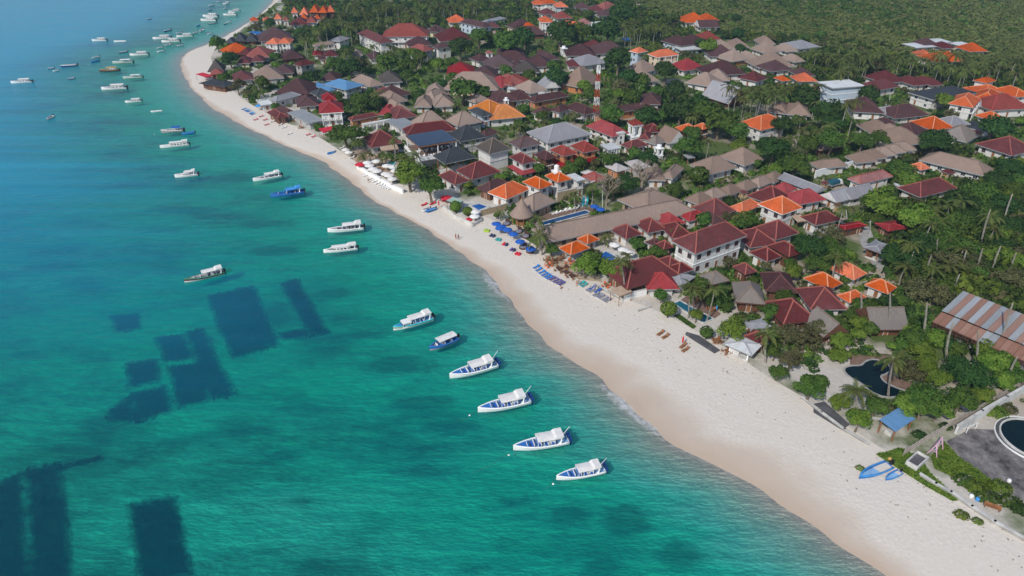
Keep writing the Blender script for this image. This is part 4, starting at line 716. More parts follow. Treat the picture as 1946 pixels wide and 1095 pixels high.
# --- palms
def frond_mesh(seed, n=11, L=1.0, droop=.55, w=.17):
    rng = random.Random(seed); b = MB(); pts = []
    for i in range(n + 1):
        t = i / n; pts.append(Vector((L * (t - .12 * t * t), 0, L * (.38 * t - (droop + .38) * t * t))))
    for i in range(n):
        t = i / n; a, c = pts[i], pts[i + 1]; b.face([a + Vector((0, -.012, 0)), c + Vector((0, -.010, 0)), c + Vector((0, .010, 0)), a + Vector((0, .012, 0))])
        if i == 0: continue
        ln = w * (math.sin(math.pi * min(1, t * .9 + .12)) ** .7) * 1.15
        for s in (-1, 1):
            j = rng.uniform(.75, 1.1); tip = a + Vector((.10, s * ln * j, -ln * .45 * j)); b.face([a, a + (c - a) * .75, tip])
            tip2 = (a + c) / 2 + Vector((.09, s * ln * .9, -ln * .62)); b.face([(a + c) / 2, c, tip2])
    return b.mesh('frond', LEAF['p'])
FROND = [frond_mesh(i, droop=.35 + .14 * i) for i in range(4)]
def palm_crown(seed, nf=17):
    rng = random.Random(seed); b = MB(); idx = 0
    for k in range(nf):
        me = FROND[rng.choice((0, 1, 1, 2, 3))]; a = 2.4 * k + rng.uniform(-.3, .3); el = rng.uniform(-.35, .75); M = Matrix.Rotation(a, 4, 'Z') @ Matrix.Rotation(-el, 4, 'Y') @ Matrix.Scale(rng.uniform(.8, 1.1), 4)
        for p in me.polygons: b.face([M @ me.vertices[v].co for v in p.vertices])
    for k in range(4): b.box((.07 * math.cos(k * 1.6), .07 * math.sin(k * 1.6), -.05), (.07, .07, .08), 1)
    return b.mesh('crown', [LEAF['p'], PM['wood']])
PCROWN = [palm_crown(i) for i in range(5)]
def ptrunk(seed):
    rng = random.Random(seed); b = MB(); bx, by = rng.uniform(-1.6, 1.6), rng.uniform(-1.6, 1.6)
    pts = [(bx * math.sin(math.pi * t) * 1.0, by * math.sin(math.pi * t) * 1.0, t) for t in (0, .15, .3, .45, .6, .75, .9, 1)]
    rs = [1.5, 1.15, 1.05, 1.0, .95, .9, .82, .75]
    R_ = [[(x + r * math.cos(a), y + r * math.sin(a), z) for a in [math.pi * k / 3 for k in range(6)]] for (x, y, z), r in zip(pts, rs)]
    for i in range(7):
        for k in range(6): b.face([R_[i][k], R_[i][(k + 1) % 6], R_[i + 1][(k + 1) % 6], R_[i + 1][k]])
    b.face(R_[-1]); return b.mesh('trunk', PM['palebark'])
PTR = [ptrunk(i) for i in range(4)]
def on_ray(px, py, Y):
    d = ray(px, py); t = Y / d.y; return Vector((d.x * t, Y, CAM_H + d.z * t))
def palm(cx, cy, wpx, base=None, h=None, label=None, fine=False, bare=False, r=.17):
    if base:
        B = at(base[0], base[1], GZ); T = on_ray(cx, cy, B.y)
    else:
        h = h or 9; T = at(cx, cy, GZ + h); B = Vector((T.x + RNG.uniform(-.8, .8), T.y + RNG.uniform(-.8, .8), GZ))
    B.z = ground_z(B.x, B.y); ax = T - B; hh = ax.length; R = wpx / 2 * proj(T)[2] / FPX if wpx else 0
    root = empty('bare_palm_trunk' if bare else 'palm_tree', B); q = Vector((0, 0, 1)).rotation_difference(ax); root.rotation_mode = 'QUATERNION'; root.rotation_quaternion = q
    rng = random.Random(int(cx * 3 + cy * 17)); tr = obj('trunk', rng.choice(PTR), root, (0, 0, 0), 0, (r, r, hh))
    if not bare:
        if fine:
            for k in range(18):
                o = obj('frond', FROND[rng.choice((0, 1, 1, 2, 3))], root, (0, 0, hh)); s = R * rng.uniform(.85, 1.15) * 1.1; o.scale = (s, s, s); o.rotation_euler = (0, -rng.uniform(-.35, .8), 2.4 * k + rng.uniform(-.3, .3))
        else: obj('crown', rng.choice(PCROWN), root, (0, 0, hh), rng.uniform(0, 6), R * 1.12)
    else:
        b = MB(); b.tube([(0, 0, 0), (.1, 0, .5)], [.16, .04], 5); b.build('dead_tip', PM['branch'], root, loc=(0, 0, hh))
    if label: root['label'] = label
    note(root, 'tall bare grey palm trunk' if bare else ('tall coconut palm' if hh > 8 else 'short young palm'), 'palm', 'dead palm trunks' if bare else 'coconut palms of the village', (cx, cy), label); return root
# --- bare trees
def bare_tree(cx, cy, base, wpx, label, seed):
    B = at(base[0], base[1], GZ); T = on_ray(cx, cy, B.y); R = wpx / 2 * proj(T)[2] / FPX; H = T.z - GZ
    root = empty('bare_tree', B); b = MB(); rng = random.Random(seed)
    def grow(p, d, ln, r, lev):
        e = p + d * ln; mid = p + d * ln * .5 + Vector((rng.uniform(-1, 1), rng.uniform(-1, 1), rng.uniform(-.5, 1))) * ln * .06
        b.tube([p, mid, e], [r, r * .85, r * .62], 5 if lev < 2 else 3)
        if lev >= 5: return
        for k in range(3 if lev else 5):
            a = rng.uniform(0, 6.28); nd = (d + Vector((math.cos(a), math.sin(a), rng.uniform(-.1, .45))) * rng.uniform(.45, .85)).normalized(); grow(e, nd, ln * rng.uniform(.62, .8), r * .58, lev + 1)
    grow(Vector((0, 0, -.1)), Vector((0, 0, 1)), H * .42, R * .075, 0); b.build('branches', PM['branch'], root)
    root['label'] = label; note(root, label, 'tree', 'bare trees', (cx, cy), label)
TL = {'P': [('a',1540,734,62),('n',1502,688,44),('a',1478,706,38),('b',1598,764,40),('a',1735,640,50),('b',1760,690,46)], 'A': [('a',440,320,120),('k',530,430,130),('a',490,570,110),('n',590,630,130),('a',770,610,115),('n',660,690,100),('a',870,420,85),('b',880,490,80),('k',1120,575,150),('k',1400,385,120),('a',1300,480,165),('k',1420,500,180),('n',1500,470,150),('a',1700,455,180),('b',1890,400,110),('a',870,785,80),('n',1190,690,75),('a',1500,745,170),('k',1620,760,150),('n',720,205,110),('k',830,172,90),('a',1050,230,90),('a',1290,190,130),('k',1450,165,120),('a',1410,240,110),('a',1180,235,110),('n',610,370,60),('a',1330,80,90),('k',1250,250,100)],
 'D': [('h',480,365,345),('l',1060,722,320),('a',1260,845,290),('a',870,215,110),('a',640,95,210),('k',1320,185,130),('b',1600,830,110),('a',1600,900,80),('k',780,105,150),('a',210,292,90)],
 'F': [('a',1210,700,140),('l',1525,835,265),('l',1745,890,240),('p',320,292,100),('p',430,338,85),('a',1840,875,90),('a',700,385,70)],
 'H': [('a',1250,540,150),('p',1318,660,140),('b',1575,730,140),('p',1668,878,115),('a',1610,430,160),('a',1540,470,110),('a',1800,560,210),('k',1830,480,140),('a',235,122,140),('a',1180,130,120),('n',1640,540,120),('a',1700,600,120)],
 'I': [('l',200,850,275),('a',120,545,210),('a',690,565,180),('a',560,700,180),('a',395,400,125),('n',510,270,120),('a',740,235,140),('k',900,105,300),('a',1100,75,190),('a',1000,245,250),('b',770,320,180),('a',1250,392,115),('k',950,500,150),('a',1380,640,170),('a',1480,625,150),('k',1620,605,190),('a',1770,580,170),('b',1400,800,190),('a',1480,850,170),('b',1200,960,200),('n',700,900,240),('n',880,930,270),('n',980,860,200),('b',1370,900,170),('a',1180,770,130),('k',1080,720,120),('a',880,765,140),('a',600,1060,190),('b',1850,870,160),('a',1780,1000,160),('b',1680,1010,110),('a',1290,720,120),('a',460,640,120),('a',150,640,130)],
 'J': [('b',630,425,390),('a',560,560,190),('b',950,580,380),('k',1330,440,360),('a',1560,335,320),('a',1150,700,340),('k',840,935,380),('k',1010,840,300),('a',1310,600,300),('b',1650,700,260),('a',1500,480,280),('k',1750,455,270),('a',1850,300,250),('k',1700,235,260),('k',1850,135,250),('a',1400,860,300),('b',1650,900,260),('k',1850,650,280),('n',1250,1000,310),('n',1450,1000,250),('a',800,105,250),('b',870,205,190),('k',330,225,125),('n',150,725,250),('a',100,850,190),('a',60,1000,170),('b',330,905,150),('a',960,170,110),('p',1420,72,85),('a',540,770,85),('a',1110,255,180),('b',1850,950,250),('a',1550,620,200),('k',1900,480,200),('a',1200,850,220),('k',1750,820,220),('n',700,350,160)],
 'K': [('n',1000,155,290),('n',1135,205,310),('a',1255,125,290),('k',900,335,95),('b',930,530,145),('b',1470,585,165),('b',1130,590,220),('a',860,640,210),('b',1000,700,270),('b',1090,775,250),('n',850,905,310),('b',1150,965,220),('k',1450,960,360),('b',1700,830,310),('b',1600,725,250),('k',1250,650,140),('a',1350,700,150),('k',1330,850,210),('a',60,1000,170),('b',240,760,190),('b',385,620,230),('b',260,640,230),('a',1880,960,240),('b',1750,980,240),('n',30,640,160),('n',90,560,150)],
 'L': [('a',590,175,220),('a',770,170,170),('b',520,190,175),('l',240,270,150),('a',30,120,165),('b',655,215,150),('a',330,200,145),('b',890,140,110)],
 'G': [('p',775,138,150),('a',580,260,160),('a',1240,50,95),('a',1570,70,250),('k',1030,360,115),('a',820,510,150),('n',980,480,130),('a',1170,520,220),('b',1050,550,120),('a',610,430,130),('a',590,600,150),('a',260,700,140),('b',400,765,170),('a',460,775,110)],
 'E': [('a',880,690,120),('a',540,740,120),('b',220,810,110),('a',800,740,160),('n',1000,690,110),('n',1160,900,190),('k',1260,870,220),('a',1640,910,150),('k',1850,770,140),('a',1780,560,240),('a',1800,450,170),('a',1130,300,200),('k',1420,310,220),('a',1560,300,120),('k',1700,250,270),('k',1850,200,190),('k',1650,100,190),('a',1300,150,170),('b',1200,130,115),('a',1500,100,150),('a',420,250,115),('a',960,130,130),('n',830,310,110),('a',560,310,120)],
 'C': [('a',380,560,150),('k',280,540,150),('a',440,590,190),('a',530,650,130),('k',742,618,120),('k',960,565,170),('k',1010,620,120),('k',780,768,245),('k',700,740,170),('a',880,720,110),('a',990,700,150),('k',860,480,150),('k',1170,470,110),('a',1140,700,120),('a',1230,690,100),('k',1500,712,160),('p',340,862,88),('p',612,808,60),('a',220,930,80),('a',1310,812,140),('b',380,232,95),('k',170,350,125),('k',540,240,60),('k',1800,640,170),('b',1560,500,100),('k',350,215,80),('n',690,190,60),('a',480,330,80)],
 'B': [('a',180,420,130),('b',320,470,120),('a',430,460,130),('a',100,480,150),('a',620,270,170),('k',480,340,190),('a',690,270,110),('a',840,300,240),('k',960,270,190),('k',1220,250,240),('a',1390,240,190),('k',1570,230,230),('a',1440,100,100),('k',1650,440,220),('k',1690,110,230),('k',1725,580,175),('a',1820,600,150),('b',1400,640,130),('k',1200,570,190),('a',1130,580,110),('a',1430,700,140),('n',1660,640,150),('a',500,650,240),('k',350,632,110),('a',640,680,150),('a',440,580,140),('a',330,840,95),('a',990,560,110),('a',830,520,110),('a',1040,400,80),('a',1180,480,110)]}
seen = []
for cr, L in TL.items():
    for k, x, y, w in L:
        px, py = cp(cr, x, y); wp = w / CROP[cr][2]
        if any(abs(px - a) < .3 * wp and abs(py - b) < .3 * wp for a, b in seen): continue
        seen.append((px, py)); hs = 1.15
        if k == 'p': hs = 1.5
        if cr == 'D' and k == 'h': hs = 1.0
        if cr in 'JK': hs = .72
        tree(k, px, py, wp, hs)
bare_tree(1217, 318, (1219, 362), 88, 'largest leafless grey tree, beside the thatched houses', 3)
bare_tree(1152, 345, (1152, 392), 56, 'leafless grey tree near the upright paddle boards', 8)
# palms: crown, crown width, base of the trunk
for cx, cy, w, bx, by, lab in [(1699, 682, 58, 1688, 752, 'coconut palm leaning over the free-form dark pool'), (1628, 742, 62, 1624, 784, 'young coconut palm beside the blue-roofed shelter'), (1457, 634, 50, 1455, 690, 'yellowish coconut palm behind the white beach shelter'), (1180, 496, 46, 1187, 566, 'leaning beach palm in front of the maroon roof'),
     (1021, 416, 34, 1026, 476, 'upper of two beach palms by the long thatched wing'), (1023, 448, 46, 1030, 484, 'lower bushy beach palm at the end of the long thatched wing'), (952, 404, 24, 951, 420, 'small palm before the round thatched bar'), (748, 266, 22, 750, 304, 'slim palm in front of the solar terrace'),
     (688, 296, 26, 688, 312, None), (704, 293, 22, 704, 310, None), (732, 294, 26, 732, 312, None), (727, 304, 18, 727, 316, None), (1150, 452, 30, 1152, 466, 'palm at the blue pool of the orange restaurant'), (1408, 610, 40, 1406, 625, 'feathery palm behind the glossy beachfront tree')]:
    palm(cx, cy, w, (bx, by), label=lab, fine=w > 40, r=.2)
for c, x, y, w, h in [('D',1400,180,110,6),('D',1640,435,90,5),('D',1545,470,70,5),('E',385,390,120,6),('E',230,450,100,6),('A',755,680,110,6),('A',1610,690,130,8),('A',1090,255,100,8),('A',940,110,70,10),('A',770,115,70,9),('B',590,300,90,10),('B',385,840,90,5),('B',520,330,100,8),('B',800,490,70,6),('C',1070,515,80,14),('C',1112,505,80,14),('C',840,580,80,8),('C',930,425,70,9),('E',1540,385,90,5),('G',180,790,110,9),('B',900,930,110,5),('B',460,770,90,5),('E',480,850,60,5),('A',1215,345,80,7),('B',1130,830,60,5)]:
    px, py = cp(c, x, y); palm(px, py, w / CROP[c][2], h=h)
for x, y in [(490,432),(528,450),(580,468),(648,468),(740,442),(718,452),(772,430),(610,440),(560,490),(690,480)]: px, py = cp('C', x, y); palm(px, py, 34, h=11)
for x, y, bx, by in [(1240,262,1212,372),(1390,282,1372,374),(1462,300,1436,382),(1612,272,1598,362),(1825,300,1822,372),(1905,370,1884,438),(1050,290,1048,370),(1092,262,1086,360),(1152,262,1142,330),(945,272,940,340),(1685,305,1680,360),(1750,305,1750,370),(1400,165,1392,210),(1535,270,1526,340),(1880,260,1884,330),(880,260,876,320)]:
    px, py = cp('C', x, y); b_ = cp('C', bx, by); palm(px, py, 36, b_, r=.17)
for x, y, bx, by in [(930,865,870,1095),(1085,915,1045,1090),(1145,765,1112,965),(1410,870,1338,1095),(1632,488,1535,855),(1560,850,1478,1095),(1725,830,1640,1095),(1868,890,1780,1095),(1835,345,1752,625),(1285,232,1255,325),(935,270,918,350)]:
    px, py = cp('J', x, y); b_ = cp('J', bx, by); palm(px, py, 0, b_, bare=True, r=.23)
for x, y, bx, by in [(440,180,434,465),(708,190,688,560),(1048,280,1005,620),(1292,460,1228,815),(1520,540,1500,885),(1840,280,1722,735),(1878,780,1788,1005),(1345,20,1298,230)]:
    px, py = cp('K', x, y); b_ = cp('K', bx, by); palm(px, py, 0, b_, bare=True, r=.23)
# --- the gaps: more trees where the photograph is green between the roofs
def clear(px, py, rpx, y3):
    for a, b, c, d, s, yy in ROOFPX:
        if px + rpx * .8 > a and px - rpx * .8 < c and py + rpx * .7 > b and py - rpx * .6 < d - (d - b) * .12:
            if y3 < yy + 2 or (px > a and px < c and b < py < d): return False
    return True
def inside_house(x, y, m):
    for cx, cy, cs, sn, a, b in FOOT:
        dx, dy = x - cx, y - cy
        if abs(dx * cs + dy * sn) < a + m and abs(-dx * sn + dy * cs) < b + m: return True
    return False
def in_poly(x, y, P):
    c = False; j = len(P) - 1
    for i in range(len(P)):
        if (P[i][1] > y) != (P[j][1] > y) and x < (P[j][0] - P[i][0]) * (y - P[i][1]) / (P[j][1] - P[i][1]) + P[i][0]: c = not c
        j = i
    return c
VILLAGE = [(540, 0), (1240, 0), (1946, 130), (1946, 560), (1800, 560), (1640, 480), (1560, 560), (1460, 640), (1330, 600), (1230, 590), (1030, 440), (800, 330), (660, 270), (480, 170), (420, 120), (440, 80)]
OPEN = [[(1000, 420), (1180, 370), (1180, 395), (1010, 440)], [(800, 380), (940, 380), (1000, 440), (900, 420)], [(1130, 455), (1200, 450), (1215, 485), (1140, 500)], [(1590, 420), (1660, 430), (1690, 540), (1600, 470)], [(650, 280), (780, 320), (800, 350), (660, 310)], [(1596, 682), (1705, 678), (1740, 762), (1650, 770), (1600, 725)], [(1640, 640), (1700, 648), (1690, 670), (1640, 662)], [(1272, 575), (1300, 560), (1365, 605), (1345, 625)], [(930, 375), (800, 345), (780, 380), (930, 425)], [(1560, 690), (1600, 700), (1640, 760), (1560, 760)]]
ntree = len(TREES); tries = 0; used = list(seen)
while ntree < 300 and tries < 9000:
    tries += 1; px = RNG.uniform(420, 1946); py = RNG.uniform(8, 620)
    if not in_poly(px, py, VILLAGE) or any(in_poly(px, py, o) for o in OPEN): continue
    mp = metres(px, py); w = RNG.uniform(4.0, 8.5) / mp
    g = at(px, py, GZ + 3)
    if inside_house(g.x, g.y, 1.0) or not clear(px, py, w / 2, g.y) or any(abs(px - a) < w * .55 and abs(py - b) < w * .4 for a, b in used): continue
    if g.x < float(B_(g.y)) + 4: continue
    used.append((px, py)); tree(RNG.choice('aaakkbn'), px, py, w, 1.1); ntree += 1
# palm groves at the back of the village
GROVES = [([(560, 2), (1010, 2), (1010, 40), (560, 62)], 60, 1.0), ([(1400, 95), (1946, 105), (1946, 150), (1400, 135)], 34, 1.0), ([(1080, 30), (1380, 60), (1380, 85), (1100, 45)], 16, 1), ([(560, 60), (760, 70), (740, 110), (560, 100)], 10, .9), ([(1180, 60), (1300, 150), (1420, 190), (1600, 180), (1420, 120)], 10, .9)]
np_ = 0
for poly, n, s in GROVES:
    k = 0; tr = 0; xs = [p[0] for p in poly]; ys = [p[1] for p in poly]
    while k < n and tr < n * 40:
        tr += 1; px, py = RNG.uniform(min(xs), max(xs)), RNG.uniform(min(ys), max(ys))
        if not in_poly(px, py, poly): continue
        T = at(px, py, GZ + 10)
        if inside_house(T.x, T.y, .6) or not clear(px, py, 10, T.y): continue
        palm(px, py, 8.5 / metres(px, py) * s, h=RNG.uniform(7, 12), r=.16); k += 1
k = tr = 0
while k < 55 and tr < 4000:
    tr += 1; px, py = RNG.uniform(480, 1900), RNG.uniform(70, 560)
    if not in_poly(px, py, VILLAGE) or any(in_poly(px, py, o) for o in OPEN): continue
    hp = RNG.uniform(5, 9); T = at(px, py, GZ + hp)
    if inside_house(T.x, T.y, .5) or not clear(px, py, 9, T.y) or T.x < float(B_(T.y)) + 3: continue
    palm(px, py, RNG.uniform(5.5, 7.5) / metres(px, py), h=hp, r=.15); k += 1
# --- undergrowth between the houses and the far mangrove: masses nobody could count
def scatter(name, pts, mats, base, seed):
    """pts: x, y, radius, z-scale, material index"""
    rng = np.random.default_rng(seed); VV, FF, MM = [], [], []; off = 0
    for x, y, r, zs, mi, zb in pts:
        V, F = base[rng.integers(len(base))]; a = rng.uniform(0, 6.28); c, s = math.cos(a), math.sin(a)
        W = np.empty_like(V); W[:, 0] = (V[:, 0] * c - V[:, 1] * s) * r + x; W[:, 1] = (V[:, 0] * s + V[:, 1] * c) * r + y; W[:, 2] = V[:, 2] * r * zs + zb
        VV.append(W); FF.append(F + off); MM.append(np.full(len(F), mi)); off += len(V)
    return tag(obj(name, np_mesh(name, np.concatenate(VV), np.concatenate(FF), mats, False, None, np.concatenate(MM))), kind='stuff')
def bushbase(seed, n, leaf):
    rng = np.random.default_rng(seed); q = rng.normal(size=(n, 3)); q[:, 2] = np.abs(q[:, 2]); q /= np.linalg.norm(q, axis=1)[:, None]; C = q * rng.uniform(.65, 1.1, (n, 1)) * np.array([1, 1, .8]); nr = q + rng.normal(size=q.shape) * .45; nr /= np.linalg.norm(nr, axis=1)[:, None]
    return quads(C, nr, leaf, rng)
BB = [bushbase(i, 46, .42) for i in range(6)]
pts = []
tries = 0
while len(pts) < 8500 and tries < 90000:
    tries += 1; px = RNG.uniform(430, 1990); py = RNG.uniform(0, 780)
    if py > 560 and px < 1330 + (py - 560) * 1.5: continue
    g = at(px, py, GZ); r = RNG.uniform(.6, 1.9) * (1 + max(0, g.y - 200) / 350)
    if g.x < float(B_(g.y)) + 2.5 or inside_house(g.x, g.y, r * .25): continue
    if any(in_poly(px, py, o) for o in OPEN): continue
    if py > 640 and px > 1540 and RNG.random() < .8: continue
    nz = math.sin(g.x * .09 + 1) * math.sin(g.y * .07) + .4 * math.sin(g.x * .31) * math.sin(g.y * .27 + 2)
    if nz + RNG.uniform(-.6, .6) < -.45: continue
    zs = RNG.uniform(.7, 1.3)
    if inside_house(g.x, g.y, 2.4): r = RNG.uniform(.9, 1.5); zs = RNG.uniform(1.0, 1.5)
    pts.append((g.x, g.y, r, zs, RNG.choice((0, 0, 1, 2, 3, 4)), GZ - .1))
scatter('undergrowth', pts, [LEAF['a'], LEAF['b'], LEAF['k'], LEAF['n'], LEAF['g']], BB, 5)
FB = [bushbase(50 + i, 46, .42) for i in range(6)]
pts = []; tries = 0
FLINE = lambda px: np.interp(px, [900, 1180, 1240, 1320, 1420, 1600, 1800, 1946, 2100], [-40, -20, 8, 34, 62, 82, 100, 135, 180])
while len(pts) < 11000 and tries < 120000:
    tries += 1; px = RNG.uniform(1150, 2080); py = RNG.uniform(-70, 150)
    if py > FLINE(px) + RNG.uniform(-4, 8): continue
    g = at(px, py, GZ + 3)
    if inside_house(g.x, g.y, 2): continue
    r = RNG.choice((1.2, 1.6, 2.0, 2.6, 3.6)) * RNG.uniform(.85, 1.15); nz = math.sin(g.x * .02) * math.sin(g.y * .012 + 1)
    pts.append((g.x, g.y, r, RNG.uniform(.55, .95), 0 if RNG.random() + nz * .5 > .12 else 1, GZ + RNG.uniform(.5, 1.4)))
scatter('mangrove_forest', pts, [LEAF['f'], LEAF['a']], FB, 6)
# taller mixed wood in the belts at the back
pts = []; tries = 0
BELT = [[(540, 0), (1200, 0), (1260, 30), (1100, 60), (760, 62), (560, 70)], [(1180, 10), (1420, 60), (1946, 100), (1946, 190), (1720, 170), (1500, 175), (1330, 120), (1180, 60)], [(1500, 150), (1946, 160), (1946, 215), (1840, 200), (1700, 150)], [(1700, 250), (1946, 300), (1946, 620), (1720, 520), (1680, 420)]]
while len(pts) < 4200 and tries < 40000:
    tries += 1; P = BELT[RNG.choice((0, 1, 1, 2, 3))]; px = RNG.uniform(min(p[0] for p in P), max(p[0] for p in P)); py = RNG.uniform(min(p[1] for p in P), max(p[1] for p in P))
    if not in_poly(px, py, P): continue
    r = RNG.uniform(1.3, 3.0); g = at(px, py, GZ + r)
    if inside_house(g.x, g.y, r * .7) or not clear(px, py, r / metres(px, py), g.y): continue
    pts.append((g.x, g.y, r, RNG.uniform(.8, 1.4), RNG.choice((0, 0, 1, 2, 2, 3)), GZ + RNG.uniform(0, 1.8)))
scatter('back_thicket', pts, [LEAF['a'], LEAF['b'], LEAF['k'], LEAF['n']], FB, 9)
# ---------------------------------------------------------------- boats
def hull_fn(L, B, sheer=.55, free=.75):
    def half(t): return B / 2 * (1 - max(0, (t - .42) / .58) ** 2.1) * (.9 + .1 * min(1, t / .2))
    def top(t): return free + sheer * max(0, t - .3) ** 1.8
    return half, top
def make_boat(L=10.0, B=2.6, hull='white', deck='deckblue', tube='white', canopy=None, cabin=None, bench=0, engines=2, free=.75, sheer=.7, rub=None, keelc=None, outrigger=False, far=False, canopyc='offwhite', hard=False, antenna=False, stripe=None, ch=1.95, posts='white', bow_deck=None, name='boat', console=False):
    root = empty(name, (0, 0, 0)); half, top = hull_fn(L, B, sheer, free); n = 8 if far else 14
    b = MB(); sec = []
    for i in range(n + 1):
        t = i / n; x = -L / 2 + L * t; hw = max(half(t), .02); zt = top(t); kz = -.35 + .55 * max(0, (t - .75) / .25) ** 2
        sec.append([(x, -hw, zt), (x, -hw * .93, zt * .4), (x, -hw * .72, -.05 + kz * .3), (x, 0, kz), (x, hw * .72, -.05 + kz * .3), (x, hw * .93, zt * .4), (x, hw, zt)])
    for i in range(n):
        for k in range(6): b.face([sec[i][k], sec[i][k + 1], sec[i + 1][k + 1], sec[i + 1][k]], (1 if stripe and k in (0, 5) else (2 if keelc and k in (2, 3) or keelc and k in (1, 4) and False else 0)))
    b.face(sec[0][::-1], 0)
    b.build('hull', [PM[hull], PM[stripe or hull], PM[keelc or hull]], root)
    # deck: the floor inside the sides, and the inner sides
    b = MB(); fz = free * .42
    for i in range(n):
        t0, t1 = i / n, (i + 1) / n; x0, x1 = -L / 2 + L * t0, -L / 2 + L * t1; a0, a1 = max(half(t0) - .16, .01), max(half(t1) - .16, .01)
        z0, z1 = (fz, fz) if t1 < .86 else (top(t0) - .06, top(t1) - .06)
        b.face([(x0, -a0, z0), (x1, -a1, z1), (x1, a1, z1), (x0, a0, z0)], 0)
        for s in (-1, 1): b.face([(x0, s * a0, z0), (x1, s * a1, z1), (x1, s * a1, top(t1)), (x0, s * a0, top(t0))], 1)
    b.build('deck', [PM[deck], PM[hull if hull != 'white' else deck]], root)
    # gunwale
    rt = .15 if not far else .12
    for s in (-1, 1):
        b = MB(); b.tube([(-L / 2 + L * i / n, s * max(half(i / n) - .02, .0), top(i / n)) for i in range(n + 1)], [rt] * n + [rt * .5], 5 if far else 6); b.build('gunwale', PM[tube], root, True)
    if bow_deck and not far:
        b = MB(); k0 = int(n * .78)
        for i in range(k0, n):
            t0, t1 = i / n, (i + 1) / n; x0, x1 = -L / 2 + L * t0, -L / 2 + L * t1; a0, a1 = max(half(t0) - .1, .01), max(half(t1) - .1, .01); b.face([(x0, -a0, top(t0) + .02), (x1, -a1, top(t1) + .02), (x1, a1, top(t1) + .02), (x0, a0, top(t0) + .02)])
        b.build('bow_deck', PM[bow_deck], root)
    for k in range(bench):
        x = -L * .22 + L * .5 * k / max(1, bench - 1); w = half((x + L / 2) / L) * 1.35
        b = MB(); b.box((x, 0, fz + .28), (.42, w, .16), 0); b.box((x - .26, 0, fz + .55), (.08, w, .5), 1); b.box((x, -w * .35, fz + .1), (.3, .08, .2), 1); b.box((x, w * .35, fz + .1), (.3, .08, .2), 1)
        b.build('bench', [PM['royal' if deck == 'deckblue' else 'greyc'], PM['white']], root)
    if console:
        b = MB(); b.box((-L * .2, 0, fz + .55), (.8, .9, 1.1), 0, 0, .85); b.face([(-L * .2 + .30, -.36, fz + 1.1), (-L * .2 + .30, .36, fz + 1.1), (-L * .2 + .12, .34, fz + 1.5), (-L * .2 + .12, -.34, fz + 1.5)], 1); b.build('console', [PM['white'], PM['glass']], root)
    if cabin:
        t0, t1 = cabin; x0, x1 = -L / 2 + L * t0, -L / 2 + L * t1; w = B * .8; b = MB(); hz = 1.15
        b.box(((x0 + x1) / 2, 0, free * .5 + hz / 2), (x1 - x0, w, hz + .2), 0, 0, .95); b.build('cabin', PM['white'], root)
        nw = 5 if not far else 3
        bw = MB(); bw.box((0, 0, 0), ((x1 - x0) / nw * .68, .05, .55)); me = bw.mesh('cabin_window', PM['glass'])
        for k in range(nw):
            for s in (-1, 1): obj('cabin_window', me, root, (x0 + (x1 - x0) * (k + .5) / nw, s * (w * .5 * .975 + .0), free * .5 + hz * .62))
        b = MB(); b.box((x1 - .02, 0, free * .5 + hz * .62), (.08, w * .8, .5)); b.build('windscreen', PM['glass'], root)
    if canopy:
        t0, t1 = canopy; x0, x1 = -L / 2 + L * t0, -L / 2 + L * t1; w = B * .86; z = ch; b = MB(); m = 6
        for i in range(m):
            ya, yb = -w / 2 + w * i / m, -w / 2 + w * (i + 1) / m; za, zb = z + .16 * (1 - (2 * ya / w) ** 2), z + .16 * (1 - (2 * yb / w) ** 2)
            xs = [x0, x0 + (x1 - x0) * .5, x1]
            for j in range(2): b.face([(xs[j], ya, za), (xs[j + 1], ya, za), (xs[j + 1], yb, zb), (xs[j], yb, zb)], 0)
            b.face([(x0, ya, za - .1), (x1, ya, za - .1), (x1, yb, zb - .1), (x0, yb, zb - .1)][::-1], 0)
            for x in (x0, x1): b.face([(x, ya, za - .1), (x, yb, zb - .1), (x, yb, zb), (x, ya, za)], 0)
        for s in (-1, 1): b.face([(x0, s * w / 2, z - .1), (x1, s * w / 2, z - .1), (x1, s * w / 2, z), (x0, s * w / 2, z)], 0)
        b.build('canopy', PM[canopyc], root)
        if hard:
            b = MB(); xa = x0 + (x1 - x0) * .34
            b.face([(xa, -w * .5, z + .08), (xa, w * .5, z + .08), (xa - .5, w * .5, z + .42), (xa - .5, -w * .5, z + .42)][::-1]); b.face([(x0 - .25, -w * .5, z + .44), (xa - .5, -w * .5, z + .42), (xa - .5, w * .5, z + .42), (x0 - .25, w * .5, z + .44)])
            for s in (-1, 1): b.face([(x0 - .25, s * w * .5, z + .1), (xa, s * w * .5, z + .08), (xa - .5, s * w * .5, z + .42), (x0 - .25, s * w * .5, z + .44)])
            b.face([(x0 - .25, -w * .5, z + .1), (x0 - .25, w * .5, z + .1), (x0 - .25, w * .5, z + .44), (x0 - .25, -w * .5, z + .44)]); b.build('wheelhouse_top', PM[canopyc], root)
            b = MB()
            for s in (-1, 1):                       # curved white arch carrying the top
                b.tube([(x0 + .9, s * w * .46, fz), (x0 + .25, s * w * .47, fz + .7), (x0 + .1, s * w * .46, z)], [.2, .17, .13], 5)
            b.build('arch', PM['white'], root)
        b = MB(); npst = 2 if far else 4; fx0 = x0 + (x1 - x0) * (.3 if hard else .03)
        for i in range(npst):
            for s in (-1, 1): x = fx0 + (x1 - fx0 - .12) * i / (npst - 1); b.beam((x, s * w * .46, fz), (x, s * w * .46, z), .07)
        b.build('canopy_posts', PM[posts], root)
        if antenna: b = MB(); b.beam((x0, w * .3, z + .3), (x0 - 1.3, w * .35, z + 2.2), .06); b.build('antenna', PM['white'], root)
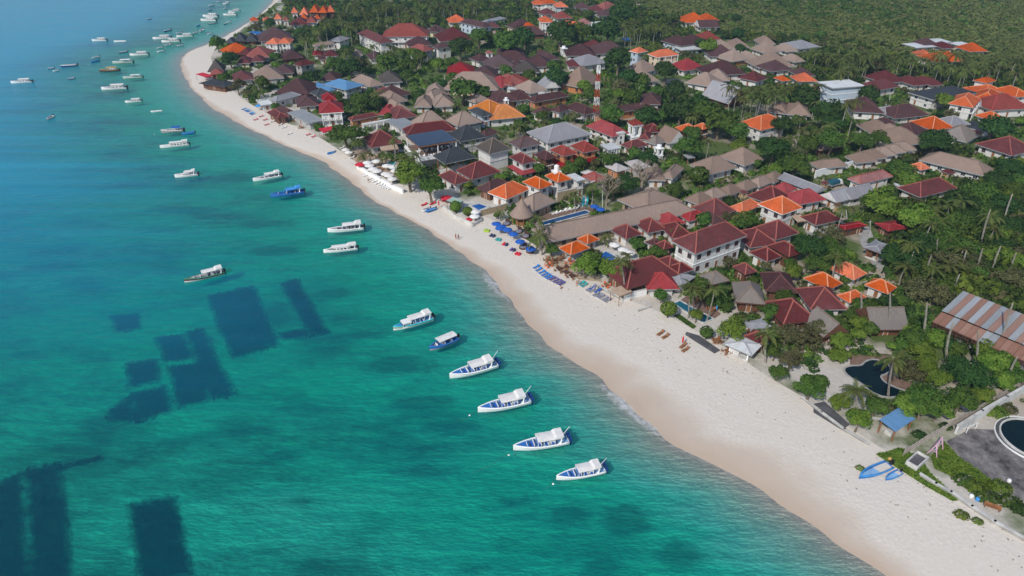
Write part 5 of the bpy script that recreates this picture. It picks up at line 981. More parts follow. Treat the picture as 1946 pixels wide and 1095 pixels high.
    for k in range(engines):
        y = (k - (engines - 1) / 2) * .8; b = MB(); b.box((-L / 2 - .3, y, free + .25), (.6, .42, .6), 0, 0, .8); b.box((-L / 2 - .32, y, free * .3), (.22, .18, free + .5), 0); b.build('outboard_motor', PM['black' if engines < 3 else 'darkblue'], root)
    if outrigger:
        b = MB(); b.tube([(-L * .42, -B * 1.25, .1), (0, -B * 1.25, 0.0), (L * .3, -B * 1.25, .15)], .13, 6)
        b.build('outrigger_float', PM['white'], root)
        for x in (-L * .25, L * .12):
            b = MB(); b.tube([(x, -B * .3, free + .2), (x, -B * .8, free + .3), (x, -B * 1.25, .1)], .06, 5); b.build('outrigger_arm', PM['redp'], root)
    return root
PROTO = {}
def bp(key, **kw):
    if key not in PROTO: PROTO[key] = make_boat(**kw); PROTO[key]['_used'] = 0
    return PROTO[key]
STY = {'speed': dict(L=10, B=2.7, deck='deckblue', canopy=(.13, .58), bench=5, engines=3, hard=True, bow_deck='blue', console=True, stripe='white', antenna=True),
       'blue_wood': dict(L=7, B=2.3, hull='grey', deck='blue', tube='blue', canopy=(.08, .72), bench=3, engines=1, canopyc='offwhite', posts='blue', stripe='blue', ch=1.9),
       'teal_cabin': dict(L=10, B=2.5, hull='white', deck='deckblue', tube='turq', canopy=(.08, .6), cabin=(.55, .78), bench=3, engines=2, hard=True, bow_deck='sky', stripe='palegreen', ch=2.2),
       'dark_hull': dict(L=11, B=2.6, hull='offwhite', deck='greyc', tube='green', canopy=(.05, .55), bench=4, engines=2, keelc='redp', stripe='darkwood', hard=True, console=True, ch=2.1),
       'rigger': dict(L=11, B=2.3, deck='greyc', canopy=(.05, .75), cabin=(.2, .72), engines=2, outrigger=True, hard=True, ch=1.9),
       'white': dict(L=10, B=2.5, deck='greyc', canopy=(.08, .58), bench=4, engines=2, hard=True, ch=2.0, bow_deck='grey'),
       'ferry': dict(L=12, B=2.6, deck='offwhite', canopy=(.05, .66), cabin=(.1, .62), engines=2, hard=True, ch=2.05),
       'blue': dict(L=10, B=2.6, hull='blue', deck='blue', tube='blue', canopy=(.1, .55), bench=3, engines=2, canopyc='sky', posts='darkblue', hard=True, ch=2.0),
       'red_keel': dict(L=8, B=2.5, deck='offwhite', canopy=(.12, .55), cabin=(.35, .6), engines=2, keelc='redp', hard=True, ch=1.9, stripe='white'),
       'dark_canopy': dict(L=8, B=2.4, hull='grey', deck='grey', tube='offwhite', canopy=(.1, .5), engines=2, canopyc='royal', ch=1.9, bench=2),
       'far_canopy': dict(L=10, B=2.5, deck='greyc', canopy=(.08, .6), engines=2, hard=False, ch=2.0, far=True, cabin=(.15, .55)),
       'far_green': dict(L=11, B=2.6, hull='palegreen', deck='greyc', canopy=(.1, .6), engines=2, ch=2.0, far=True),
       'far_brown': dict(L=11, B=2.8, hull='darkwood', deck='wood', tube='yellow', canopy=(.12, .62), engines=1, ch=2.2, far=True, canopyc='yellow', cabin=(.2, .5)),
       'dinghy': dict(L=5, B=1.6, deck='greyc', engines=1, far=True, free=.5, sheer=.35), 'dark_dinghy': dict(L=6, B=1.5, hull='darkblue', deck='grey', tube='offwhite', engines=1, far=True, free=.5, sheer=.35),
       'blue_dinghy': dict(L=5, B=1.6, hull='blue', deck='deckblue', tube='sky', engines=1, far=True, free=.5, sheer=.35), 'canoe': dict(L=7, B=1.2, deck='offwhite', engines=0, far=True, free=.5, sheer=.4)}
BNOUN = {'far_canopy': 'white boat with a canopy', 'dinghy': 'small open white dinghy', 'dark_dinghy': 'small dark open boat', 'blue_dinghy': 'small open blue boat', 'canoe': 'slim white open canoe'}
def boat(style, crop, bow, stern, label=None, z=0):
    b_, s_ = cp(crop, *bow), cp(crop, *stern); P, Q = at(*b_, z + .3), at(*s_, z + .3); v = P - Q; L = max(v.length, 3.0); c = (P + Q) / 2
    first = style not in PROTO; pr = bp(style, **STY[style]); s = L / STY[style]['L']; loc = (c.x, c.y, z); rz = math.atan2(v.y, v.x)
    s_z = min(max(s, .75), 1.25)
    if first:
        o = pr; del o['_used']; o.location = loc; o.rotation_euler = (0, 0, rz); o.scale = (s, s_z, s_z)
    else:
        o = copy_tree(pr, loc, rz, (s, s_z, s_z))
        for k in ('label', 'category', 'group'):
            if k in o: del o[k]
    if label: o['label'] = label
    note(o, BNOUN.get(style, 'white boat'), 'boat', 'boats moored off the beach', ((b_[0] + s_[0]) / 2, (b_[1] + s_[1]) / 2), label); return o
boat('speed', 'O', (1057, 1035), (1325, 980), 'white and blue speedboat moored nearest the bottom, lowest in its row')
boat('speed', 'O', (815, 868), (1120, 815), 'white and blue speedboat with long antenna, second lowest in its row')
boat('speed', 'O', (616, 655), (905, 590), 'white and blue speedboat with dark motors, third lowest in its row')
boat('speed', 'O', (457, 465), (720, 390), 'white and blue speedboat just seaward of the small blue wooden boat')
boat('blue_wood', 'O', (345, 310), (500, 245), 'short blue wooden boat under a flat white canopy')
boat('teal_cabin', 'O', (140, 196), (360, 130), 'teal-striped white boat with low cabin and long canopy')
boat('dark_hull', 'N', (220, 1048), (455, 992), 'lone boat with dark stripe and red keel over the weed plots')
boat('rigger', 'N', (1047, 872), (1248, 848), 'white cabin boat with a single white outrigger float')
boat('white', 'N', (1072, 750), (1285, 728), 'white canopy boat directly beyond the outrigger boat')
boat('blue', 'N', (733, 542), (930, 515), 'bright blue boat with pale blue canopy')
boat('white', 'N', (628, 448), (797, 418), 'white canopy boat beyond the bright blue boat')
boat('red_keel', 'N', (163, 425), (300, 410), 'white cabin boat with red waterline and dark motor')
boat('ferry', 'N', (75, 250), (248, 232), 'long white boat with raised stern roof near the dark blue canopy boat')
boat('dark_canopy', 'N', (82, 160), (215, 150), 'grey boat with dark blue canopy')
boat('blue_dinghy', 'N', (205, 172), (280, 162), 'open blue boat tied behind the dark blue canopy boat')
boat('canoe', 'N', (20, 38), (88, 32), 'white open canoe alone between deep water and the curved beach')
for st, a, b_, lab in [('far_canopy', (80, 612), (237, 603), 'white canopy boat farthest out to sea'), ('far_canopy', (680, 300), (790, 298), None), ('canoe', (842, 307), (932, 305), None), ('far_canopy', (960, 408), (1098, 402), None), ('far_green', (832, 466), (985, 460), 'pale green hulled boat beside the brown wooden one'), ('far_brown', (735, 525), (885, 518), 'brown wooden boat with yellow canopy'),
     ('far_green', (910, 578), (1055, 570), 'pale green hulled boat closest to the curved beach'), ('far_canopy', (750, 660), (937, 650), 'largest white canopy boat off the curved beach'), ('far_canopy', (925, 755), (1048, 745), None), ('dark_dinghy', (448, 492), (570, 482), 'dark open boat with a raised motor, well offshore'), ('dinghy', (680, 432), (735, 418), None), ('blue_dinghy', (673, 460), (730, 448), None), ('dark_dinghy', (362, 506), (392, 503), None), ('dinghy', (402, 524), (425, 520), None), ('dark_dinghy', (512, 582), (545, 578), None),
     ('dinghy', (348, 885), (392, 858), 'white dinghy with pointed bow, nearest of the outer boats'), ('dark_dinghy', (878, 390), (943, 380), None), ('dark_dinghy', (1212, 233), (1265, 220), None), ('dark_dinghy', (1087, 142), (1115, 138), None), ('far_canopy', (1130, 287), (1265, 280), None), ('far_canopy', (1195, 310), (1330, 304), None), ('far_canopy', (1305, 272), (1425, 265), None), ('far_canopy', (1485, 150), (1600, 152), None), ('far_canopy', (1500, 120), (1612, 121), None), ('far_canopy', (1652, 110), (1750, 110), None), ('far_canopy', (1690, 86), (1775, 80), None),
     ('dinghy', (1160, 358), (1205, 348), None), ('dinghy', (1160, 385), (1215, 375), None), ('dinghy', (1222, 342), (1260, 326), None), ('dinghy', (1308, 343), (1350, 331), None), ('dinghy', (1305, 252), (1345, 240), None), ('dinghy', (1425, 250), (1460, 238), None), ('dinghy', (1480, 237), (1503, 220), None), ('dinghy', (1535, 253), (1570, 246), None), ('blue_dinghy', (1453, 194), (1475, 188), None), ('dark_dinghy', (1655, 180), (1675, 175), None), ('dinghy', (1672, 169), (1710, 161), None), ('dark_dinghy', (1542, 176), (1588, 171), None), ('dinghy', (1540, 46), (1580, 37), None), ('dark_dinghy', (1545, 76), (1565, 71), None), ('far_canopy', (1650, 29), (1695, 25), None), ('dinghy', (1600, 16), (1630, 11), None), ('dinghy', (1652, 66), (1678, 60), None)]:
    boat(st, 'M', a, b_, lab)
boat('blue_dinghy', 'L', (240, 578), (398, 512), 'blue wooden boat pulled up on the sand', z=1.0); boat('blue_dinghy', 'L', (380, 586), (458, 545), 'small blue canoe on the sand beside the larger blue boat', z=1.2)
# buoys and mooring lines
def buoy(px, py, lab):
    p = at(px, py, 0); b = MB()
    b.ring((0, 0), .02, .2, -.2, 0, 10); b.ring((0, 0), .2, .19, 0, .1, 10); b.ring((0, 0), .19, .03, .1, .22, 10); o = b.build('mooring_buoy', PM['white'], None, loc=(p.x, p.y, 0)); tag(o, lab, 'buoy', 'mooring buoys')
for c, x, y, lab in [('O', 570, 680, 'white mooring buoy ahead of the third lowest speedboat'), ('O', 790, 903, 'white mooring buoy ahead of the antenna speedboat'), ('O', 1040, 1066, 'white mooring buoy on the rope of the lowest speedboat'), ('M', 1142, 995, 'white buoy beyond the dark blue canopy boat')]: buoy(*cp(c, x, y), lab)
for A, B, lab in [(('O', 1055, 1036), ('O', 985, 1095), 'dark mooring rope from the lowest speedboat bow'), (('O', 790, 903), ('O', 580, 1005), 'long dark mooring rope ahead of the antenna speedboat'), (('O', 615, 656), ('O', 510, 712), 'dark mooring rope ahead of the third lowest speedboat'), (('O', 905, 590), ('O', 1250, 525), 'stern line from the third lowest speedboat to shallow water'), (('O', 870, 545), ('O', 1180, 468), 'stern line above the third lowest speedboat'), (('O', 700, 395), ('O', 1000, 345), 'stern line of the speedboat by the blue wooden boat'), (('O', 600, 240), ('O', 800, 200), 'stern line of the blue wooden boat'), (('O', 1130, 815), ('O', 1480, 757), 'stern line from the antenna speedboat to shallow water'), (('O', 1330, 925), ('O', 1480, 885), 'stern line from the lowest speedboat to shallow water'), (('O', 1180, 710), ('O', 1320, 665), 'stern line between two speedboats and the foam')]:
    P, Q = at(*cp(*A), 0), at(*cp(*B), 0); b = MB(); b.tube([(P.x, P.y, .35), ((P.x * .7 + Q.x * .3), (P.y * .7 + Q.y * .3), .05), ((P.x + Q.x) / 2, (P.y + Q.y) / 2 - .4, .03), (Q.x, Q.y, .03)], .03, 4)
    tag(b.build('mooring_rope', PM['rope']), lab, 'rope', 'mooring ropes')
# seaweed plots under the water
def weedmat():
    m, nt, out = newmat('seaweed'); g = N(nt, 'ShaderNodeNewGeometry').outputs['Position']; n = noise(nt, g, .8, 5, .7); n2 = noise(nt, mapped(nt, g, (1, 1, 1)), .15, 3); ed = N(nt, 'ShaderNodeAttribute', attribute_name='edge').outputs['Fac']
    principled(nt, out, mixc(nt, ramp(nt, maths(nt, 'ADD', maths(nt, 'MULTIPLY', n, .5), maths(nt, 'MULTIPLY', n2, .5)), [(.4, (0, 0, 0)), (.7, (1, 1, 1))]), (.006, .026, .034), (.028, .075, .070)), .95, None, .05)
    al = ramp(nt, maths(nt, 'ADD', ed, maths(nt, 'MULTIPLY', maths(nt, 'SUBTRACT', maths(nt, 'ADD', n, n2), 1.0), 1.1)), [(.08, (0, 0, 0)), (.95, (.82,) * 3)])
    pb = [x for x in nt.nodes if x.type == 'BSDF_PRINCIPLED'][0]; nt.links.new(al, pb.inputs['Alpha'])
weedmat()
def plot(poly, lab):
    cx_ = sum(p[0] for p in poly) / 4; cy_ = sum(p[1] for p in poly) / 4; W = [at(cx_ + (x - cx_) * 1.13 + (3 if x > cx_ else -3), cy_ + (y - cy_) * 1.10 + (2 if y > cy_ else -2), -2.6) for x, y in poly]; ED = []; c = sum(W, Vector()) / len(W); n = 22
    # quad patch with ragged edge
    a, b_, cc, d = W; V = []; rr = np.random.default_rng(int(abs(poly[0][0])))
    for i in range(n + 1):
        for j in range(n + 1):
            u, v = i / n, j / n; p = (a * (1 - u) + b_ * u) * (1 - v) + (d * (1 - u) + cc * u) * v
            e = min(u, v, 1 - u, 1 - v); su, sv = min(u, 1 - u) * (b_ - a).length, min(v, 1 - v) * (d - a).length; ED.append(min(1, min(su, sv) / 2.0 + .10)); k = rr.normal(0, .35, 2) if e < .001 else rr.normal(0, .15, 2)
            dp, _ = depth_of(np.array([p.x]), np.array([p.y])); z = -float(dp[0]) + (.04 if e < .001 else .18 + .12 * rr.random())
            V.append((p.x + k[0], p.y + k[1], z))
    F = [(i * (n + 1) + j, i * (n + 1) + j + 1, (i + 1) * (n + 1) + j + 1, (i + 1) * (n + 1) + j) for i in range(n) for j in range(n)]
    tag(obj('seaweed_plot', np_mesh('seaweed_plot', V, F, MATS['seaweed'], True, {'edge': ED})), lab, 'seaweed plot', 'seaweed plots on the seabed')
def Qp(*pts): return [cp('Q', *p) for p in pts]
for poly, lab in [(Qp((-60, 790), (75, 735), (95, 1110), (-60, 1110)), 'dark seaweed plot at the lower corner of the water'), (Qp((82, 735), (208, 705), (250, 1110), (100, 1110)), 'dark seaweed plot right beside the corner plot, split by a pale line'), (Qp((210, 700), (335, 668), (345, 690), (218, 722)), 'thin strip of seaweed joined to the corner plots'), (Qp((445, 848), (612, 815), (665, 1080), (490, 1110)), 'upright dark seaweed rectangle standing alone in green water'),
     (Qp((368, 510), (445, 462), (478, 545), (375, 552)), 'pointed end of the lowest broken seaweed plot'), (Qp((452, 455), (575, 425), (597, 508), (482, 545)), 'wide seaweed plot below the small square one'), (Qp((440, 350), (545, 335), (555, 408), (450, 425)), 'small square seaweed plot left of the large pair'), (Qp((545, 258), (640, 245), (668, 325), (572, 340)), 'short seaweed plot at the top of the large pair'), (Qp((648, 242), (722, 232), (820, 445), (722, 470)), 'long slanting seaweed plot in the middle of the group'), (Qp((588, 362), (708, 350), (720, 470), (622, 498)), 'large square seaweed plot left of the long slanting one'),
     (Qp((732, 118), (880, 85), (970, 278), (812, 320)), 'largest seaweed plot close to the lone dark striped boat'), (Qp((982, 75), (1055, 62), (1145, 235), (1068, 250)), 'slanting seaweed strip on the shore side of the largest plot'), (Qp((978, 245), (1070, 225), (1075, 255), (985, 272)), 'short seaweed foot of the shore side strip'), (Qp((390, 182), (482, 170), (490, 222), (402, 232)), 'small separate seaweed square farthest from shore')]:
    plot(poly, lab)

# ---------------------------------------------------------------- pools, decks, walls
def world_poly(c, pts, z=GZ): return [at(*cp(c, *p), z) for p in pts]
def slab(name, W, z0, z1, mat, parent=None):
    b = MB(); ar = sum(W[i].x * W[(i + 1) % len(W)].y - W[(i + 1) % len(W)].x * W[i].y for i in range(len(W)))
    if ar < 0: W = W[::-1]
    b.face([(p.x, p.y, z1) for p in W])
    for i in range(len(W)):
        p, q = W[i], W[(i + 1) % len(W)]; b.face([(p.x, p.y, z0), (q.x, q.y, z0), (q.x, q.y, z1), (p.x, p.y, z1)])
    return b.build(name, mat, parent)
def poolmat(name, c, sp=.4):
    m, nt, out = newmat(name); g = N(nt, 'ShaderNodeNewGeometry').outputs['Position']; n = noise(nt, g, .5, 4); n2 = noise(nt, g, 2.2, 3)
    principled(nt, out, mixc(nt, n, tuple(x * .65 for x in c), tuple(x * 1.35 for x in c)), .08, bump(nt, n2, .12, .1), sp)
poolmat('pool_blue', (.012, .10, .34)); poolmat('pool_teal', (.004, .10, .14)); poolmat('pool_dark', (.003, .012, .016), .12); poolmat('pool_navy', (.008, .055, .16)); poolmat('pool_pale', (.05, .30, .32))
def pool(c, pts, mat, label, rim=.55, rimmat='pale', smooth=0):
    W = world_poly(c, pts)
    for _ in range(smooth):
        W = [q for i in range(len(W)) for q in (W[i] * .75 + W[(i + 1) % len(W)] * .25, W[i] * .25 + W[(i + 1) % len(W)] * .75)]
    ctr = sum(W, Vector()) / len(W); root = empty('swimming_pool', (0, 0, 0)); n = len(W)
    ar = sum(W[i].x * W[(i + 1) % n].y - W[(i + 1) % n].x * W[i].y for i in range(n)); W = W[::-1] if ar < 0 else W
    O = []
    for i in range(n):
        a, b_, d = W[i - 1], W[i], W[(i + 1) % n]; e1 = (b_ - a).normalized(); e2 = (d - b_).normalized(); nn = Vector((e1.y + e2.y, -e1.x - e2.x, 0)); nn = nn.normalized() if nn.length > .01 else Vector((e1.y, -e1.x, 0)); O.append(b_ + nn * rim)
    slab('water', W, GZ - .3, GZ + .14, MATS[mat], root); b = MB()
    for i in range(n):
        j = (i + 1) % n; A, B, C, D = W[i], W[j], O[j], O[i]; z = GZ + .2
        b.face([(A.x, A.y, z), (D.x, D.y, z), (C.x, C.y, z), (B.x, B.y, z)]); b.face([(A.x, A.y, GZ), (A.x, A.y, z), (B.x, B.y, z), (B.x, B.y, GZ)]); b.face([(D.x, D.y, GZ), (C.x, C.y, GZ), (C.x, C.y, z), (D.x, D.y, z)])
    b.build('coping', PM[rimmat], root); root['label'] = label; note(root, label, 'swimming pool', 'swimming pools', proj(ctr)[:2], label)
def deck(c, pts, mat, label, z=.10, name='terrace'):
    o = slab(name, world_poly(c, pts), GZ - .05, GZ + z, PM[mat] if mat in PM else MATS[mat]); tag(o, kind='structure')
deck('F', [(1040, 470), (1075, 395), (1440, 318), (1640, 318), (1570, 378), (1130, 492)], 'deckwood', '')
deck('H', [(1395, 612), (1480, 550), (1600, 560), (1800, 715), (1715, 775)], 'deckwood', '', .09); deck('H', [(640, 190), (740, 120), (1040, 180), (1010, 235), (880, 245), (690, 235)], 'pale', '')
deck('H', [(1480, 880), (1600, 915), (1795, 1050), (1740, 1078), (1560, 965), (1470, 905)], 'stone', '', .06, 'paved_path'); deck('K', [(330, 740), (520, 730), (720, 750), (740, 850), (690, 870), (600, 800), (450, 860), (340, 850)], 'deckwood', '', .07)
deck('K', [(600, 950), (700, 930), (1090, 1070), (1060, 1120), (800, 1090)], 'deckwood', '', .06); deck('L', [(0, 188), (58, 176), (192, 296), (152, 326), (0, 232)], 'stone', '', .05, 'paved_ramp')
deck('F', [(220, 300), (470, 260), (640, 320), (760, 300), (780, 330), (560, 400), (420, 410)], 'pale', '', .08); deck('D', [(440, 480), (600, 470), (1000, 640), (960, 800), (600, 660)], 'tan', '', .06)
deck('H', [(170, 175), (640, 160), (700, 420), (480, 390), (200, 250)], 'sandstone', '', .04); deck('J', [(380, 560), (480, 560), (700, 1060), (560, 1010), (440, 800)], 'concrete', '', .05, 'yard_lane'); deck('G', [(1620, 560), (1940, 480), (1980, 640), (1700, 700)], 'concrete', '', .06, 'yard_lane')
pool('F', [(1085, 462), (1128, 482), (1565, 366), (1520, 344)], 'pool_navy', 'long narrow lap pool on the hotel deck'); pool('F', [(465, 302), (540, 284), (612, 310), (535, 342)], 'pool_blue', 'small bright blue pool left of the round thatched bar')
pool('H', [(655, 182), (740, 142), (822, 186), (812, 218), (690, 222)], 'pool_blue', 'deep blue pool behind the open orange restaurant'); pool('H', [(1366, 622), (1420, 600), (1722, 762), (1640, 798)], 'pool_teal', 'long teal pool beside the brown lounger deck')
pool('D', [(845, 640), (890, 616), (942, 636), (900, 662)], 'pool_pale', 'pale green plunge pool among white parasols', .4)
pool('P', [(1603, 703), (1616, 697), (1638, 697), (1644, 690), (1655, 685), (1670, 686), (1686, 693), (1691, 702), (1684, 711), (1670, 714), (1678, 727), (1699, 738), (1724, 746), (1712, 753), (1682, 756), (1655, 745), (1640, 730), (1614, 717)], 'pool_dark', 'dark free-form pool shaded by palms', .4, 'concrete', 1)
c_ = at(1966, 838, GZ); r_ = (at(1897, 816, GZ) - c_).length; root = empty('swimming_pool', (c_.x, c_.y, GZ)); b = MB()
b.face([(r_ * .95 * math.cos(a), r_ * .95 * math.sin(a), .25) for a in np.linspace(0, 2 * math.pi, 40)[:-1]]); b.build('water', MATS['pool_dark'], root)
b = MB(); b.ring((0, 0), r_ * .95, r_ * .95, .2, .5, 40); b.ring((0, 0), r_ * .95, r_, .5, .5, 40); b.ring((0, 0), r_, r_, .5, 0, 40); b.build('coping', PM['pale'], root); b = MB(); b.ring((0, 0), r_, r_ * 1.1, .12, .12, 40); b.ring((0, 0), r_ * 1.1, r_ * 1.1, .12, 0, 40); b.build('gravel_ring', PM['stone'], root)
b = MB(); b.ring((0, 0), r_ * 1.1, r_ * 1.13, .3, .3, 40); b.ring((0, 0), r_ * 1.13, r_ * 1.13, .3, 0, 40); b.build('outer_kerb', PM['white'], root); root['label'] = 'dark round pool with white rim at the picture edge'; note(root, '', 'swimming pool', 'swimming pools', (1940, 838), root['label'])
# dark gravel yard, lawns
m, nt, out = newmat('grass_blades'); g = N(nt, 'ShaderNodeNewGeometry').outputs['Position']; n = noise(nt, g, .7, 6, .7); principled(nt, out, mixc(nt, ramp(nt, n, [(.35, (0, 0, 0)), (.68, (1, 1, 1))]), (.045, .085, .018), (.14, .17, .055)), .95, bump(nt, n, .6, .3), .1)
m, nt, out = newmat('dark_gravel'); n = noise(nt, N(nt, 'ShaderNodeNewGeometry').outputs['Position'], .35, 7, .7); principled(nt, out, mixc(nt, ramp(nt, n, [(.36, (0, 0, 0)), (.66, (1, 1, 1))]), (.055, .05, .052), (.25, .23, .22)), .95, None, .15)
tag(slab('gravel_yard', world_poly('L', [(700, 385), (830, 318), (960, 325), (1300, 420), (1300, 800), (1109, 700), (1000, 640), (870, 540), (770, 475)]), GZ - .05, GZ + .03, MATS['dark_gravel']), kind='structure')
for k, (c, pts) in enumerate([('L', [(330, 452), (470, 425), (560, 470), (620, 560), (765, 690), (735, 700), (600, 625), (450, 530)]), ('L', [(690, 388), (765, 470), (870, 540), (1000, 640), (930, 640), (820, 560), (740, 575), (640, 530), (620, 470)]), ('H', [(1370, 735), (1412, 722), (1565, 832), (1540, 848)]), ('C', [(395, 880), (530, 835), (560, 850), (420, 900)]), ('A', [(560, 500), (690, 495), (680, 560), (560, 550)])]):
    W = world_poly(c, pts); rng = np.random.default_rng(k); P2 = [(p.x, p.y) for p in W]; xs = [p[0] for p in P2]; ys = [p[1] for p in P2]
    Q = [(x, y) for x, y in zip(rng.uniform(min(xs), max(xs), 6000), rng.uniform(min(ys), max(ys), 6000)) if in_poly(x, y, P2)][:2600]
    C = np.array([(x, y, GZ + .1) for x, y in Q]); nr = rng.normal(size=C.shape) * .5 + np.array([0, 0, 1.]); nr /= np.linalg.norm(nr, axis=1)[:, None]; V, F = quads(C, nr, .38, rng)
    base = len(V); V = np.concatenate([V]); o = obj('grass', np_mesh('grass', V, F, LEAF['b' if k != 2 else 'a'])); tag(o, kind='stuff')
    tag(slab('lawn', W, GZ - .05, GZ + .035 + .004 * k, MATS['grass_blades']), kind='structure')
def wall(c, pts, h, t, mat, label, name='boundary_wall', cat='wall', z=GZ, coping=None):
    W = world_poly(c, pts); b = MB(); root = empty(name, (0, 0, 0))
    for p, q in zip(W[:-1], W[1:]):
        d = (q - p); L = d.length; mid = (p + q) / 2; zb = min(z, ground_z(mid.x, mid.y)); b.box((mid.x, mid.y, (zb - .2 + z + h) / 2), (L, t, z + h - zb + .2), 0, math.atan2(d.y, d.x))
    b.build('wall_face', PM[mat] if mat in PM else WALL[mat], root); b = MB()
    for p, q in zip(W[:-1], W[1:]): d = (q - p); mid = (p + q) / 2; b.box((mid.x, mid.y, z + h + .05), (d.length + t, t + .14, .1), 0, math.atan2(d.y, d.x))
    b.build('coping', PM[coping or 'pale'], root); root['label'] = label; note(root, '', cat, 'walls of the village', proj(W[0])[:2], label)
wall('D', [(580, 672), (690, 738), (800, 800), (905, 858), (1004, 902)], 1.0, .6, 'white', 'white sea wall below the parasol terrace', 'sea_wall', coping='white')
wall('C', [(905, 884), (1000, 858), (1100, 832), (1200, 812), (1292, 788)], 2.6, .3, 'white', 'long white road wall running inland past thatched huts', coping='white'); wall('G', [(705, 372), (900, 322), (1080, 275), (1265, 228)], 2.2, .25, 'grey', 'grey compound wall in front of the row of thatched huts')
wall('P', [(1044, 464), (1120, 444), (1200, 424), (1300, 400)], 2.4, .25, 'grey', 'grey wall along the sunny side of the long thatched wing'); wall('H', [(645, 455), (760, 520), (900, 592)], .5, .3, 'concrete', 'low kerb wall in front of the tan canvas awning'); wall('H', [(900, 596), (1010, 562), (1110, 540)], 1.8, .2, 'white', 'white wall with a painted sign facing the beach')
wall('H', [(1060, 600), (1145, 652)], .3, .25, 'concrete', 'short low kerb pointing along the beach'); wall('H', [(1035, 688), (1145, 652)], .25, .25, 'concrete', 'short dark beam lying across the sand')
wall('L', [(560, 568), (640, 618), (720, 662), (830, 738), (950, 818), (1109, 908), (1250, 985)], .55, .35, 'concrete', 'long low retaining wall below the hedge at the beach edge'); wall('L', [(-60, 160), (40, 238), (160, 328), (290, 405)], .4, .3, 'concrete', 'low kerb between paved ramp and the blue shelter'); wall('L', [(745, 345), (870, 265), (1000, 190), (1109, 128), (1200, 80)], 2.0, .4, 'x', 'white stained wall behind the wooden picket fence')
wall('L', [(60, 140), (110, 175), (160, 218), (215, 240), (300, 268), (360, 275)], .35, .3, 'concrete', 'winding kerb through the palm garden'); wall('F', [(205, 310), (310, 395), (480, 480), (560, 440)], .6, .3, 'pale', 'kerb round the cabana terrace by the small blue pool')
wall('F', [(555, 395), (640, 372), (800, 330)], 2.0, .3, 's', 'sandstone wall beside the round thatched bar'); wall('F', [(1260, 255), (1430, 215), (1600, 150)], 3.0, .4, 's', 'sandstone garden wall behind the lap pool'); wall('G', [(1490, 690), (1340, 745), (1190, 790)], .9, .2, 'white', 'low white wall below the white hotel block')
# ---------------------------------------------------------------- the solar terrace, round bar, mast, towers
c, yaw, w, d = frame_of([cp('D', 1005, 382), cp('D', 1145, 482), cp('D', 1510, 430)], 8)
root = empty('terrace_building', (c.x, c.y, GZ), yaw); FOOT.append((c.x, c.y, math.cos(yaw), math.sin(yaw), w / 2 + 1, d / 2 + 1))
b = MB(); b.box((0, 0, 1.7), (w, d, 3.4)); b.build('wall', WALL['g'], root); b = MB(); b.box((0, -.6, 3.7), (w + 1.4, d + 2.6, .5)); b.build('deck', PM['white'], root); b = MB(); b.box((0, -.6, 3.97), (w + .8, d + 2.0, .05)); b.build('deck_floor', PM['deckwood'], root)
b = MB()
for (x0, y0, x1, y1) in ((-w / 2 - .6, -d / 2 - 1.8, w / 2 + .6, -d / 2 - 1.8), (-w / 2 - .6, -d / 2 - 1.8, -w / 2 - .6, d / 2), (w / 2 + .6, -d / 2 - 1.8, w / 2 + .6, d / 2)): b.beam((x0, y0, 4.45), (x1, y1, 4.45), .08, .9)
b.build('balustrade', PM['white'], root); b = MB(); b.box((0, 0, 0), (.3, .3, 3.6)); me = b.mesh('post', PM['white'])
for x in (-.48, 0, .48):
    for y in (-.47, .47): obj('post', me, root, (x * w, y * d, 5.8))
b = MB(); b.box((0, 0, 7.75), (w, d, .35)); b.build('roof_beam', PM['wood'], root)
b = MB(); nx, ny = 9, 4; b.box((0, 0, 0), (w / nx - .06, d / ny - .05, .08)); me = b.mesh('solar_panel', PM['solar'])
for i in range(nx):
    for j in range(ny): obj('solar_panel', me, root, (-w / 2 + w * (i + .5) / nx, -d / 2 + d * (j + .5) / ny, 8.02))
b = MB(); b.box((w * .1, d * .42, 5.2), (w * .7, .3, 2.4)); b.build('back_wall', WALL['n'], root)
root['label'] = 'open restaurant terrace roofed with blue-black solar panels'; note(root, '', 'restaurant', 'beach restaurants', cp('D', 1250, 430), root['label']); TER = (c, yaw, w, d)
p = at(*cp('F', 930, 375), GZ + 3); r_ = 110 / 4.865 * metres(*cp('F', 930, 375), GZ + 3); root = empty('round_bar', (p.x, p.y, GZ)); b = MB(); b.ring((0, 0), r_, r_ * .5, 3.1, 3.1 + r_ * .62, 28); b.ring((0, 0), r_ * .5, .12, 3.1 + r_ * .62, 3.1 + r_ * 1.4, 28); b.ring((0, 0), r_ * .956, r_, 2.75, 3.1, 28); b.ring((0, 0), r_ * .2, r_ * .956, 2.9, 2.75, 28); b.build('roof', ROOF['t'], root)
b = MB(); b.tube([(0, 0, 3.1 + r_ * 1.36), (0, 0, 3.1 + r_ * 1.5)], [.25, .08], 8); b.build('finial', PM['wood'], root); b = MB(); b.box((0, 0, 1.5), (.22, .22, 3)); me = b.mesh('post', PM['wood'])
for k in range(9): obj('post', me, root, (r_ * .82 * math.cos(k * .698), r_ * .82 * math.sin(k * .698), 0))
b = MB(); b.ring((0, 0), r_ * .5, r_ * .5, 0, 1.1, 20); b.ring((0, 0), r_ * .5, .1, 1.1, 1.1, 20); b.build('bar_counter', PM['wood'], root); root['label'] = 'round thatched beach bar with a conical roof'; note(root, '', 'bar', 'beach restaurants', cp('F', 930, 320), root['label'])
